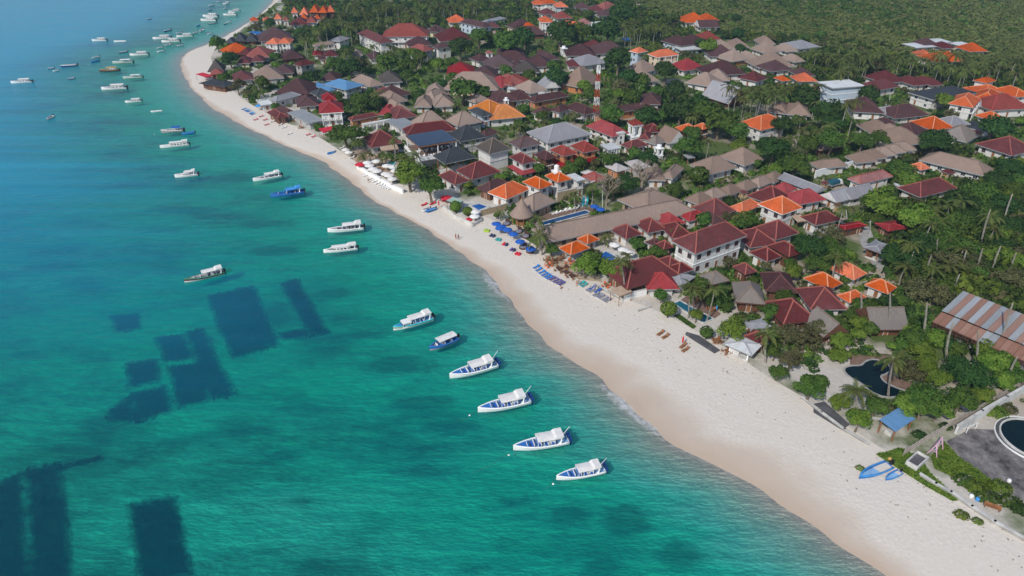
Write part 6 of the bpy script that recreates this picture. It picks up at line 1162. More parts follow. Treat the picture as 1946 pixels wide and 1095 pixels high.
def lattice(name, base, top, wpx, label, nsec=7):
    B = at(*base, GZ); T = on_ray(*top, B.y); H = T.z - GZ; w0 = wpx * metres(*base); root = empty(name, (B.x, B.y, GZ), .4)
    for k in range(nsec):
        b = MB(); z0, z1 = H * k / nsec, H * (k + 1) / nsec - .02; a0, a1 = w0 / 2 * (1 - .45 * k / nsec), w0 / 2 * (1 - .45 * (k + 1) / nsec); cr = [(-1, -1), (1, -1), (1, 1), (-1, 1)]
        for i in range(4):
            p, q = cr[i], cr[(i + 1) % 4]; b.beam((p[0] * a0, p[1] * a0, z0), (p[0] * a1, p[1] * a1, z1), .15); b.beam((p[0] * a0, p[1] * a0, z0), (q[0] * (a0 + a1) / 2, q[1] * (a0 + a1) / 2, (z0 + z1) / 2), .08); b.beam((q[0] * (a0 + a1) / 2, q[1] * (a0 + a1) / 2, (z0 + z1) / 2), (p[0] * a1, p[1] * a1, z1), .08); b.beam((p[0] * a1, p[1] * a1, z1 - .1), (q[0] * a1, q[1] * a1, z1 - .1), .08)
        b.build('mast_section', PM['redp' if k % 2 else 'white'], root)
    for k in range(5): b = MB(); b.box((.55 * math.cos(k * 1.26), .55 * math.sin(k * 1.26), H * (.86 + .03 * (k % 3))), (.3, .3, 1.5), 0, k); b.build('antenna_panel', PM['white'], root)
    b = MB(); b.beam((0, 0, H - .1), (0, 0, H + 2), .1); b.build('lightning_rod', PM['steel'], root); root['label'] = label; note(root, '', 'mast', 'masts', (base[0], (base[1] + top[1]) / 2), label)
lattice('telecom_mast', (1131.5, 229), (1138, 124), 8, 'tall red and white lattice telecom mast')
def tower(base, top, wpx, label, style='water', cat='tower'):
    B = at(*base, GZ); T = on_ray(*top, B.y); H = T.z - GZ; w = wpx * metres(*base); root = empty({'water': 'water_tower', 'shrine': 'shrine_tower', 'block': 'stair_tower'}[style], (B.x, B.y, GZ), .35)
    if style == 'block':
        b = MB(); b.box((0, 0, H * .46), (w, w, H * .92)); b.build('wall', WALL['w'], root); b = MB(); b.box((0, 0, H * .96), (w * 1.15, w * 1.15, H * .07)); b.build('roof_slab', PM['pale'], root); b = MB(); b.box((0, 0, 0), (.7, .08, 1.1)); me = b.mesh('window', PM['glass'])
        for z in (.3, .65): obj('window', me, root, (0, -w / 2 - .01, H * z)); obj('window', me, root, (-w / 2 - .01, 0, H * z), -math.pi / 2)
    else:
        m1 = PM['white'] if style == 'water' else PM['sandstone']
        b = MB(); b.box((0, 0, H * .14), (w * .95, w * .95, H * .28)); b.box((0, 0, H * .3), (w * 1.1, w * 1.1, H * .04)); b.build('plinth', m1, root)
        b = MB(); b.box((0, 0, 0), (w * .2, w * .2, H * .46)); me = b.mesh('column', m1)
        for x in (-1, 1):
            for y in (-1, 1): obj('column', me, root, (x * w * .38, y * w * .38, H * .55))
        if style == 'shrine': b = MB(); b.box((0, 0, H * .54), (w * .5, w * .5, H * .42)); b.build('shrine_niche', PM['yellow'], root)
        b = MB(); b.box((0, 0, H * .81), (w * 1.15, w * 1.15, H * .06)); b.build('cornice', m1, root)
        if style == 'water' and 'tank' in label: b = MB(); b.ring((0, 0), w * .36, w * .36, H * .84, H * 1.02, 14); b.ring((0, 0), w * .36, .05, H * 1.02, H * 1.06, 14); b.build('tank', PM['white'], root)
        else:
            rb, _ = roof_mesh(w * 1.3, w * 1.3, H * .2, 'hip', .1); rb.build('roof', [ROOF['m' if style == 'shrine' else 'q'], PM['white'], PM['grey']], root, loc=(0, 0, H * .86)); b = MB(); b.tube([(0, 0, H * 1.02), (0, 0, H * 1.12)], [.14, .04], 5); b.build('finial', PM['stone'], root)
    root['label'] = label; note(root, '', cat, 'towers and shrines of the village', (base[0], (base[1] + top[1]) / 2), label)
tower((1204, 270), (1203, 228), 19, 'white open belvedere tower with small red cap'); tower((1056, 368), (1056, 316), 13, 'white open-framed tower with tank amid orange roofs'); tower((1250, 302), (1249, 276), 13, 'white framed tower with tank above the tall leafless tree'); tower((930, 118), (929, 97), 10, 'pair-topped white tower beside the brown-roofed house'); tower((1071, 107), (1071, 88), 10, 'little white framed tower with tank near the far row of brown roofs'); tower((962, 208), (961, 186), 8, 'small white pillar tower with tank beside the amber roofs')
tower((1175, 277), (1174, 250), 15, 'plain white stair block at the end of the bright red roof', 'block'); tower((1029, 192), (1029, 176), 10, 'small white box tower on the ridge side of the grey hall', 'block')
tower((1795, 346), (1795, 323), 15, 'stone shrine tower with orange niche near the longest thatched house', 'shrine', 'shrine'); tower((1826, 472), (1826, 452), 20, 'stone shrine tower with orange niche alone among dense trees', 'shrine', 'shrine'); tower((1410, 380), (1410, 362), 11, 'carved stone shrine behind the white orange-roofed villa', 'shrine', 'shrine'); tower((1564, 362), (1564, 345), 10, 'slim shrine tower with red cap next to the parked truck', 'shrine', 'shrine'); tower((1588, 410), (1588, 386), 10, 'weathered stone shrine in the dusty yard', 'shrine', 'shrine')
tower((1853, 262), (1853, 248), 12, 'twin orange water tanks on a stand near the inland edge', 'shrine', 'tower'); tower((1315, 272), (1315, 226), 7, 'brick chimney tower on the timber villa', 'block') if False else None
# rusty-roofed open hall
A_, B2 = at(1790, 590, GZ + 5.0), at(1985, 671, GZ + 5.0); u = (B2 - A_); L = u.length; u.normalize(); v = Vector((-u.y, u.x, 0)); v = v if v.y > 0 else -v
root = empty('open_hall', (A_.x, A_.y, GZ), math.atan2(u.y, u.x)); dep = 9.5; npan = 15; pw = L / npan
b = MB(); b.face([(0, 0, 0), (pw - .05, 0, 0), (pw - .05, dep, 1.5), (0, dep, 1.5)], 0, [(0, 0), (pw, 0), (pw, dep), (0, dep)]); b.face([(0, 0, -.08), (0, dep, 1.42), (pw - .05, dep, 1.42), (pw - .05, 0, -.08)], 0); b.face([(0, 0, -.08), (pw - .05, 0, -.08), (pw - .05, 0, 0), (0, 0, 0)], 0)
ROOF['l'] = roofmat('pale_blue_sheet', (.31, .335, .36), 'sheet')
up1, up2 = b.mesh('roof_sheet', ROOF['s']), b.mesh('roof_sheet', ROOF['l']); b = MB(); b.face([(0, 0, 0), (pw - .05, 0, 0), (pw - .05, 3.4, 1.2), (0, 3.4, 1.2)], 0, [(0, 0), (pw, 0), (pw, 3.6), (0, 3.6)]); b.face([(0, 0, -.08), (0, 3.4, 1.12), (pw - .05, 3.4, 1.12), (pw - .05, 0, -.08)], 0); lo1, lo2 = b.mesh('roof_sheet', ROOF['s']), b.mesh('roof_sheet', ROOF['l'])
rr = random.Random(4)
for i in range(npan):
    obj('roof_sheet', up1 if i % 2 else up2, root, (i * pw, 0, 5.0 + rr.uniform(-.04, .04))); obj('roof_sheet', (lo2 if i in (2, 3, 7, 8, 12) else lo1) if i % 3 else (lo1 if i > 1 else lo1), root, (i * pw, -3.3, 3.4 + rr.uniform(-.03, .03)))
b = MB()
for i in range(9):
    x = .3 + (L - .6) * i / 8
    for y in (-3.0, 0.1, dep - .4): b.beam((x, y, 0), (x, y, 3.3 if y < -1 else (4.8 if y < 1 else 6.2)), .22)
b.build('posts', PM['darkwood'], root); b = MB()
for i in range(30):
    x = L * i / 30; b.beam((x, -3.25, 3.1), (x + L / 30, -3.25, 2.5), .08); b.beam((x, -3.25, 2.5), (x + L / 30, -3.25, 3.1), .08)
b.beam((0, -3.25, 3.15), (L, -3.25, 3.15), .12); b.beam((0, -3.25, 2.45), (L, -3.25, 2.45), .12); b.build('eave_lattice', PM['darkwood'], root); b = MB(); b.box((L / 2, dep / 2 - 1.5, .1), (L, dep + 3, .3)); b.build('floor', PM['concrete'], root)
root['label'] = 'open hall roofed with rust-red and pale blue sheets'; note(root, '', 'hall', 'village halls', (1870, 620), root['label'])
# blue shelter, planter box, swing, goal frame, fence
c, yaw, w, d = frame_of([cp('L', 356, 287), cp('L', 434, 331), cp('L', 549, 270)], 2.9); root = empty('beach_shelter', (c.x, c.y, GZ), yaw); b = MB(); b.face([(-w / 2, -d / 2, 2.8), (w / 2, -d / 2, 2.8), (w / 2, d / 2, 3.2), (-w / 2, d / 2, 3.2)], 0, [(0, 0), (w, 0), (w, d), (0, d)]); b.face([(-w / 2, d / 2, 3.12), (w / 2, d / 2, 3.12), (w / 2, -d / 2, 2.72), (-w / 2, -d / 2, 2.72)], 0)
for a, e in (((-w / 2, -d / 2, 2.8), (w / 2, -d / 2, 2.8)), ((w / 2, -d / 2, 2.8), (w / 2, d / 2, 3.2)), ((-w / 2, d / 2, 3.2), (-w / 2, -d / 2, 2.8))): b.face([(a[0], a[1], a[2] - .08), (e[0], e[1], e[2] - .08), e, a], 0)
b.build('roof', ROOF['b'], root); b = MB(); b.box((0, 0, 1.4), (.22, .22, 2.8)); me = b.mesh('post', PM['wood'])
for x in (-.42, .42):
    for y in (-.42, .42): obj('post', me, root, (x * w, y * d, 0))
b = MB(); b.box((0, 0, .5), (w * .6, d * .4, .9)); b.build('counter', PM['pale'], root); root['label'] = 'small shelter with a flat blue roof at the sand edge'; note(root, '', 'shelter', 'beach shelters', cp('L', 450, 280), root['label'])
p = at(*cp('L', 540, 500), GZ); root = empty('planter_box', (p.x, p.y, GZ), .65); b = MB()
for x, y, lx, ly in ((0, -.9, 4, .2), (0, .9, 4, .2), (-1.9, 0, .2, 1.6), (1.9, 0, .2, 1.6)): b.box((x, y, .5), (lx, ly, 1.1))
b.build('box_wall', PM['pale'], root); b = MB(); b.box((0, 0, .3), (3.6, 1.6, .5)); b.build('soil', PM['stone'], root); root['label'] = 'open concrete box filled with dark soil by the fence end'; note(root, '', 'planter', None, cp('L', 540, 500), root['label'])
p = at(*cp('L', 640, 440), GZ); root = empty('swing_frame', (p.x, p.y, GZ), .75); b = MB()
for s in (-1, 1):
    for y in (-1, 1): b.beam((s * 1.5, y * .8, 0), (s * 1.3, 0, 2.6), .14)
    b.beam((s * 1.42, -.45, 1.1), (s * 1.42, .45, 1.1), .1)
b.beam((-1.5, 0, 2.6), (1.5, 0, 2.6), .16); b.build('frame', PM['pink'], root); b = MB(); b.box((0, 0, .7), (.9, .3, .06)); b.beam((-.4, 0, .7), (-.4, 0, 2.6), .03); b.beam((.4, 0, .7), (.4, 0, 2.6), .03); b.build('swing_seat', PM['white'], root); root['label'] = 'pale pink wooden swing frame beside the picket fence'; note(root, '', 'swing', None, cp('L', 640, 420), root['label'])
p = at(*cp('L', 828, 330), GZ); root = empty('goal_frame', (p.x, p.y, GZ), .45); b = MB()
for s in (-1, 1): b.beam((s * 1.3, 0, 0), (s * 1.3, 0, 1.5), .1); b.beam((s * 1.3, 0, 1.5), (s * 1.3, 1.0, 0), .07)
b.beam((-1.3, 0, 1.5), (1.3, 0, 1.5), .1); b.beam((-1.3, 1, .05), (1.3, 1, .05), .07); b.build('posts', PM['white'], root); root['label'] = 'small white goal frame at the edge of the dark yard'; note(root, '', 'goal', None, cp('L', 830, 310), root['label'])
root = empty('picket_fence', (0, 0, 0)); W = world_poly('L', [(470, 462), (580, 392), (745, 300), (940, 185), (1109, 82), (1220, 20)]); b = MB(); b.box((0, 0, .8), (.2, .05, 1.7)); me = b.mesh('picket', plain('grey_picket', (.46, .43, .39), .9, .3, 3)); rl = MB()
for p, q in zip(W[:-1], W[1:]):
    d_ = q - p; n = int(d_.length / .30); a = math.atan2(d_.y, d_.x)
    for i in range(n): r = p + d_ * (i / n); o = obj('picket', me, root, (r.x, r.y, GZ + RNG.uniform(-.15, .12)), a); o.rotation_euler[1] = RNG.uniform(-.05, .05)
    rl.beam((p.x, p.y, GZ + .5), (q.x, q.y, GZ + .5), .08); rl.beam((p.x, p.y, GZ + 1.2), (q.x, q.y, GZ + 1.2), .08)
rl.build('rail', PM['wood'], root); root['label'] = 'grey wooden picket fence slanting inland beside the palm garden'; note(root, '', 'fence', None, cp('L', 760, 290), root['label'])
# sign on the white wall: faint blue-grey handwriting that cannot be read in the photograph
p, q = at(*cp('H', 915, 592), GZ), at(*cp('H', 1005, 564), GZ); d_ = (q - p); a = math.atan2(d_.y, d_.x); root = empty('wall_sign', ((p.x + q.x) / 2 + .18 * math.sin(a), (p.y + q.y) / 2 - .18 * math.cos(a), GZ + .95), a); b = MB(); b.box((0, 0, 0), (d_.length * .95, .06, 1.3)); b.build('board', PM['white'], root); b = MB(); n = 60; L = d_.length * .7
pts = [(-L / 2 + L * i / n + .10 * math.sin(i * .9), -.05, .22 * math.sin(i * .95) * (1.5 if i in range(0, 8) or i % 17 < 3 else 1)) for i in range(n + 1)]; b.tube(pts, .035, 4); b.build('handwriting', plain('faded_blue_ink', (.22, .33, .42), .8), root); root['label'] = 'white sign board with faded blue handwriting on the beach wall'; note(root, '', 'sign', None, cp('H', 955, 580), root['label'])
# white colonnade, sun dishes, poles, truck, boards
W = world_poly('D', [(640, 345), (885, 300)], GZ); d_ = W[1] - W[0]; a = math.atan2(d_.y, d_.x); root = empty('colonnade', W[0], a); b = MB(); b.box((d_.length / 2, 0, 3.1), (d_.length + .6, .7, .5)); b.build('lintel', PM['white'], root); b = MB(); b.box((0, 0, 1.45), (.4, .5, 2.9)); me = b.mesh('pillar', PM['white'])
for i in range(5): obj('pillar', me, root, (d_.length * i / 4, 0, 0))
b = MB(); b.box((d_.length / 2, 1.6, 1.4), (d_.length, .2, 2.8)); b.build('back_wall', PM['pale'], root); root['label'] = 'white colonnade with square openings beside the huge round tree'; note(root, '', 'colonnade', None, cp('D', 760, 300), root['label'])
def dish(px, py, label):
    p = at(px, py, GZ + 2); root = empty('satellite_dish', (p.x, p.y, GZ), .6); b = MB()
    for k in range(3): r0, r1 = 1.5 * k / 3, 1.5 * (k + 1) / 3; b.ring((0, 0), max(r0, .02), r1, .25 * r0 * r0, .25 * r1 * r1, 20)
    o = b.build('dish', PM['steel'], root, loc=(0, 0, 2.0)); o.rotation_euler = (.35, .15, 0); b = MB(); b.tube([(0, 0, 0), (0, 0, 2.05)], .09, 6); b.build('mast', PM['steel'], root); b = MB(); b.beam((0, 0, 2), (.1, -.3, 3.1), .06); b.box((.1, -.3, 3.1), (.18, .18, .25)); b.build('feed_horn', PM['grey'], root); root['label'] = label; note(root, '', 'satellite dish', 'satellite dishes', (px, py), label)
dish(*cp('J', 768, 272), 'pale mesh satellite dish farther from the lone maroon roof'); dish(*cp('J', 838, 292), 'pale mesh satellite dish nearer the lone maroon roof')
def pole(base, top, label):
    B = at(*base, GZ); T = on_ray(*top, B.y); root = empty('utility_pole', B); b = MB(); v = T - B; b.tube([(0, 0, 0), tuple(v)], [.13, .09], 6); b.build('shaft', PM['pale'], root); b = MB(); b.box((v.x, v.y, v.z - .5), (1.4, .1, .12), 0, .5); b.build('crossarm', PM['steel'], root); root['label'] = label; note(root, 'pale concrete utility pole', 'utility pole', 'utility poles', top, label)
for b_, t_, lab in [((1188, 342), (1189, 321), None), ((1145, 395), (1145, 352), 'tall pale pole in front of the nearer leafless tree'), ((1677, 362), (1679, 345), None), ((1610, 421), (1607, 388), 'pole standing in the dusty yard'), ((1653, 448), (1654, 419), None), ((1583, 325), (1584, 310), None), ((1605, 322), (1608, 306), None), ((1690, 196), (1692, 178), None), ((1684, 215), (1684, 197), None), ((1183, 178), (1184, 162), None), ((1214, 188), (1215, 166), None), ((1392, 108), (1393, 90), None), ((845, 160), (845, 142), None)]: pole(b_, t_, lab)
p = at(*cp('J', 195, 262), GZ); root = empty('parked_truck', (p.x, p.y, GZ), .5); b = MB(); b.box((-.9, 0, .95), (4.0, 2.0, .5)); b.build('bed', PM['grey'], root); b = MB(); b.box((-.9, 0, 1.75), (3.9, 2.1, 1.1), 0, 0, .9); b.build('tarpaulin', plain('teal_tarp', (.015, .09, .13), .7), root); b = MB(); b.box((2.0, 0, 1.2), (1.6, 1.95, 1.3), 0, 0, .86); b.build('cab', PM['white'], root); b = MB(); b.box((2.72, 0, 1.5), (.1, 1.5, .5)); b.build('windscreen', PM['glass'], root); b = MB(); b.tube([(0, -.14, 0), (0, .14, 0)], .42, 12); me = b.mesh('wheel', PM['black'])
for x in (-1.9, 1.7):
    for y in (-.9, .9): obj('wheel', me, root, (x, y, .42))
root['label'] = 'parked truck under a dark teal tarpaulin by the road wall'; note(root, '', 'truck', None, cp('J', 195, 250), root['label'])
for k, (x, y, cl, lab) in enumerate([(1496, 300, 'turq', 'turquoise paddle board upright at the sea-side end of its rack'), (1514, 298, 'white', 'white paddle board upright between two turquoise ones'), (1530, 296, 'turq', 'turquoise paddle board upright at the inland end of its rack')]):
    p = at(*cp('F', x, y), GZ); b = MB(); n = 12; out1 = [(.42 * math.sin(math.pi * i / n) ** .6, 3.2 * i / n) for i in range(n + 1)]; fr = [(-a, h) for a, h in out1] + [(a, h) for a, h in out1[::-1]]
    for s, off in ((1, -.06), (-1, .06)): pts = [(a, off, h) for a, h in fr]; b.face(pts if s > 0 else pts[::-1])
    for i in range(len(fr)): a, e = fr[i], fr[(i + 1) % len(fr)]; b.face([(a[0], -.06, a[1]), (e[0], -.06, e[1]), (e[0], .06, e[1]), (a[0], .06, a[1])])
    o = b.build('paddle_board', PM[cl], None, loc=(p.x, p.y, GZ)); o.rotation_euler = (-.12, 0, -.5); tag(o, lab, 'paddle board', 'upright paddle boards')
def awning(c, L, F, R, h, mat, label, name='awning', tilt=.3):
    P = [cp(c, *q) for q in (L, F, R)]; cc, yaw, w, d = frame_of(P, h); root = empty(name, (cc.x, cc.y, GZ), yaw); b = MB(); z0, z1 = h, h + tilt; b.face([(-w / 2, -d / 2, z0), (w / 2, -d / 2, z0), (w / 2, d / 2, z0), (0, 0, z1 + .4)] if False else [(-w / 2, -d / 2, z0), (w / 2, -d / 2, z0), (w / 2, d / 2, z1), (-w / 2, d / 2, z1)]); b.face([(-w / 2, d / 2, z1 - .05), (w / 2, d / 2, z1 - .05), (w / 2, -d / 2, z0 - .05), (-w / 2, -d / 2, z0 - .05)])
    for a, e in (((-w / 2, -d / 2), (w / 2, -d / 2)),): b.face([(*a, z0 - .35), (*e, z0 - .35), (*e, z0), (*a, z0)]); b.face([(*e, z0 - .35), (*a, z0 - .35), (*a, z0), (*e, z0)])
    b.build('canopy', PM[mat], root); b = MB(); b.box((0, 0, (h - .1) / 2), (.1, .1, h - .1)); me = b.mesh('post', PM['wood'])
    for x in (-.47, .47):
        for y in (-.47, .47): obj('post', me, root, (x * w, y * d, 0))
    root['label'] = label; note(root, '', 'awning', 'beach awnings', proj((cc.x, cc.y, GZ + h))[:2], label)
awning('T', (1240, 790), (1400, 890), (1640, 800), 2.8, 'tan', 'tan canvas awning on the sand by the leaning palm'); awning('D', (770, 482), (800, 518), (965, 506), 2.8, 'tan', 'tan canvas awning below the slim palm'); awning('F', (225, 262), (330, 284), (402, 254), 2.6, 'palegreen', 'pale green tent roof beside the small blue pool'); awning('A', (702, 236), (735, 256), (782, 244), 3, 'blue', 'bright blue awning near the headland'); awning('A', (800, 230), (820, 245), (845, 236), 3, 'blue', 'smaller blue awning near the headland')
awning('D', (235, 320), (262, 348), (370, 318), 2.6, 'redc', 'low red awning before the huge round beach tree'); awning('A', (328, 545), (352, 572), (388, 556), 2.6, 'redc', 'red awning at the sandy tip of the point'); awning('B', (1670, 286), (1700, 300), (1762, 294), 3, 'blue', 'blue tarpaulin roof among dark inland trees'); awning('J', (1, 700), (20, 715), (60, 700), 2.5, 'pale', 'pale shade cloth at the yard corner') if False else None
awning('C', (965, 640), (985, 655), (1008, 645), 3, 'blue', 'blue tarpaulin under the dark inland trees'); awning('E', (1740, 640), (1760, 655), (1800, 645), 3, 'grey', 'grey shade roof hidden in mid-village greenery'); awning('G', (1535, 480), (1580, 525), (1650, 512), 3, 'tan', 'yellowish shade roof beside the white orange-roofed villa')
# ---------------------------------------------------------------- beach furniture
def lounger_proto(fab, wood):
    root = empty('sun_lounger', (0, 0, 0)); b = MB(); b.box((-.25, 0, .28), (1.5, .66, .07)); b.build('frame', PM[wood], root); b = MB(); b.box((-.25, 0, .37), (1.4, .6, .1)); b.build('seat_cushion', PM[fab], root)
    b = MB(); b.face([(.5, -.32, .36), (.5, .32, .36), (1.05, .32, .82), (1.05, -.32, .82)][::-1]); b.face([(.5, -.32, .28), (.5, .32, .28), (1.08, .32, .74), (1.08, -.32, .74)]); b.face([(1.05, -.32, .82), (1.05, .32, .82), (1.08, .32, .74), (1.08, -.32, .74)]); b.build('backrest', PM[fab], root); b = MB(); b.box((0, 0, .12), (.07, .07, .25)); me = b.mesh('leg', PM[wood])
    for x in (-.9, .45):
        for y in (-.28, .28): obj('leg', me, root, (x, y, 0))
    return root
LP = {}
def lounger(px, py, fab, wood='wood', yaw=.72, noun=None):
    p = at(px, py, 1.4); z = ground_z(p.x, p.y); k = (fab, wood)
    if k not in LP: LP[k] = lounger_proto(fab, wood); o = LP[k]; o.location = (p.x, p.y, z); o.rotation_euler = (0, 0, yaw)
    else: o = copy_tree(LP[k], (p.x, p.y, z), yaw + RNG.uniform(-.06, .06))
    for q in ('label', 'category', 'group'):
        if q in o: del o[q]
    note(o, noun or f"{dict(royal='blue', blue='bright blue', sky='sky blue', white='white', greyc='grey', navy='dark blue', redc='red', wood='brown wooden', teal='teal', purple='purple-grey', offwhite='off-white', deckwood='brown').get(fab, fab)} sun lounger", 'sun lounger', 'sun loungers along the beach', (px, py))
for c, fab, wood, L in [('H', 'blue', 'white', [(88, 278), (112, 302), (140, 326), (165, 346), (190, 362), (212, 376)]), ('H', 'purple', 'white', [(240, 388), (270, 406), (300, 420), (325, 434)]), ('H', 'teal', 'white', [(508, 438), (532, 456)]), ('H', 'greyc', 'white', [(575, 492), (600, 505), (640, 540), (672, 552), (690, 562), (722, 582), (748, 596)]), ('H', 'wood', 'wood', [(1240, 895), (1285, 925), (1448, 1012), (1470, 1046), (1520, 590), (1560, 610), (1690, 670), (1720, 690)]), ('A', 'sky', 'blue', [(635, 805), (655, 815), (670, 822), (690, 834), (700, 842)]), ('A', 'redc', 'white', [(720, 880), (762, 862), (790, 886), (800, 918), (1110, 1000), (1150, 1015)]), ('A', 'offwhite', 'white', [(930, 942), (968, 985), (900, 925), (845, 900)]),
    ('D', 'white', 'white', [(655, 742), (700, 770), (765, 812), (790, 828), (812, 838), (835, 846), (858, 854), (880, 862), (740, 795)]), ('D', 'redc', 'redc', [(1195, 1010), (1275, 1006), (1385, 985)]), ('F', 'offwhite', 'white', [(1235, 378), (1272, 370), (1318, 355), (1358, 346), (1402, 336), (1440, 328)]), ('H', 'royal', 'greyc', [(610, 480), (660, 510)]), ('D', 'offwhite', 'white', [(480, 520), (500, 545), (530, 590), (440, 500), (460, 512)])]:
    for x, y in L: lounger(*cp(c, x, y), fab, wood)
def umbrella_proto(col, r=1.5, closed=False):
    root = empty('beach_umbrella', (0, 0, 0)); b = MB(); b.tube([(0, 0, 0), (0, 0, 2.5)], .04, 5); b.build('pole', PM['wood'], root); b = MB()
    if closed: b.ring((0, 0), .18, .22, 1.0, 1.9, 8); b.ring((0, 0), .22, .03, 1.9, 2.7, 8)
    else: b.ring((0, 0), r, r * .5, 2.05, 2.35, 8); b.ring((0, 0), r * .5, .03, 2.35, 2.6, 8); b.ring((0, 0), r, r, 1.9, 2.05, 8); b.ring((0, 0), .03, r, 2.4, 2.0, 8)
    b.build('canopy', PM[col], root); return root
UP = {}
def umbrella(px, py, col, r=1.5, closed=False):
    p = at(px, py, GZ + 2.1 if not closed else GZ + 1); k = (col, r, closed); z = ground_z(p.x, p.y)
    if k not in UP: UP[k] = umbrella_proto(col, r, closed); o = UP[k]; o.location = (p.x, p.y, z)
    else: o = copy_tree(UP[k], (p.x, p.y, z), RNG.uniform(0, 1))
    for q in ('label', 'category', 'group'):
        if q in o: del o[q]
    nm = dict(royal='blue', offwhite='white', redc='red', sky='pale blue', turq='turquoise', tan='tan', teal='teal').get(col, col); note(o, f"{'closed ' if closed else ''}{nm} beach umbrella", 'umbrella', 'beach umbrellas', (px, py))
for c, col, r, L in [('F', 'royal', 1.4, [(697, 455), (745, 482), (800, 510), (855, 550), (917, 618), (1015, 685), (730, 495), (1605, 300), (1660, 328)]), ('F', 'offwhite', 1.5, [(1790, 655), (1870, 700), (1930, 730), (500, 345), (1660, 420) if False else (495, 382)]), ('D', 'offwhite', 1.7, [(670, 625), (690, 652), (722, 680), (755, 612), (850, 655), (910, 665), (900, 770), (870, 742), (840, 728), (760, 700), (930, 700)]), ('D', 'redc', 1.9, [(1400, 945), (605, 635)]), ('D', 'offwhite', 1.5, [(500, 530), (1110, 555) if False else (470, 505)]), ('A', 'sky', 1.6, [(745, 780)])]:
    for x, y in L: umbrella(*cp(c, x, y), col, r)
for c, x, y, col in [('H', 1448, 965, 'redc'), ('H', 1528, 545, 'sky'), ('H', 1680, 622, 'sky'), ('H', 1760, 668, 'sky'), ('F', 165, 280, 'redc'), ('T', 960, 740, 'greyc')]: umbrella(*cp(c, x, y), col, 1.0, True)
def bag(px, py, col, k):
    p = at(px, py, 1.3); b = MB(); b.ring((0, 0), .45, .55, 0, .22, 10); b.ring((0, 0), .55, .35, .22, .42, 10); b.ring((0, 0), .35, .02, .42, .5, 10); b.ring((.35, 0), .32, .3, .3, .6, 8); b.ring((.35, 0), .3, .05, .6, .85, 8)
    o = b.build('bean_bag', PM[col], None, loc=(p.x, p.y, ground_z(p.x, p.y)), rz=.8); nm = dict(lime='lime green', navy='dark navy', teal='teal', redc='red', purple='purple').get(col, col); note(o, f'{nm} bean bag', 'bean bag', 'bean bags on the sand', (px, py))
for x, y, c1, c2 in [(605, 530, 'lime', 'lime'), (657, 575, 'navy', 'navy'), (712, 612, 'teal', 'teal'), (775, 655, 'redc', 'navy'), (845, 705, 'purple', 'navy'), (892, 742, 'redc', 'redc'), (440, 428, 'redc', 'redc')]: bag(*cp('F', x - 11, y - 3), c1, 0); bag(*cp('F', x + 13, y + 4), c2, 1)
def daybed(px, py):
    p = at(px, py, 1.5); root = empty('round_daybed', (p.x, p.y, ground_z(p.x, p.y)), .7); b = MB(); b.ring((0, 0), 1.1, 1.15, 0, .4, 14); b.ring((0, 0), 1.15, .9, .4, .42, 14); b.build('base', PM['darkwood'], root); b = MB(); b.ring((0, 0), .95, .9, .42, .55, 14); b.ring((0, 0), .9, .05, .55, .58, 14); b.build('cushion', PM['greyc'], root); b = MB()
    for k in range(7):
        a0, a1 = -1.2 + 2.4 * k / 7, -1.2 + 2.4 * (k + 1) / 7; b.face([(1.12 * math.cos(a0), 1.12 * math.sin(a0), .4), (1.12 * math.cos(a1), 1.12 * math.sin(a1), .4), (.9 * math.cos(a1), 1.0 * math.sin(a1), 1.5), (.9 * math.cos(a0), 1.0 * math.sin(a0), 1.5)]); b.face([(.85 * math.cos(a0), .95 * math.sin(a0), 1.5), (.85 * math.cos(a1), .95 * math.sin(a1), 1.5), (1.05 * math.cos(a1), 1.05 * math.sin(a1), .4), (1.05 * math.cos(a0), 1.05 * math.sin(a0), .4)])
    b.build('hood', PM['darkwood'], root); note(root, 'dark round daybed', 'daybed', 'round daybeds', (px, py))
for x, y in [(945, 682), (1010, 718), (905, 545), (968, 588), (792, 472)]: daybed(*cp('F', x, y))
def table_proto(top, r=.7):
    root = empty('cafe_table', (0, 0, 0)); b = MB(); b.ring((0, 0), r, r, .68, .75, 12); b.ring((0, 0), r, .02, .75, .755, 12); b.ring((0, 0), .02, r, .67, .68, 12); b.build('table_top', PM[top], root); b = MB(); b.tube([(0, 0, 0), (0, 0, .7)], .06, 6); b.ring((0, 0), .3, .06, .02, .08, 8); b.build('pedestal', PM['darkwood'], root); return root
def chair_proto(m):
    root = empty('cafe_chair', (0, 0, 0)); b = MB(); b.box((0, 0, .44), (.46, .46, .06)); b.build('seat', PM[m], root); b = MB(); b.box((.21, 0, .72), (.05, .46, .5)); b.build('backrest', PM[m], root); b = MB(); b.box((0, 0, .21), (.05, .05, .42)); me = b.mesh('leg', PM[m])
    for x in (-.19, .19):
        for y in (-.19, .19): obj('leg', me, root, (x, y, 0))
    return root
TP, CP = {}, {}
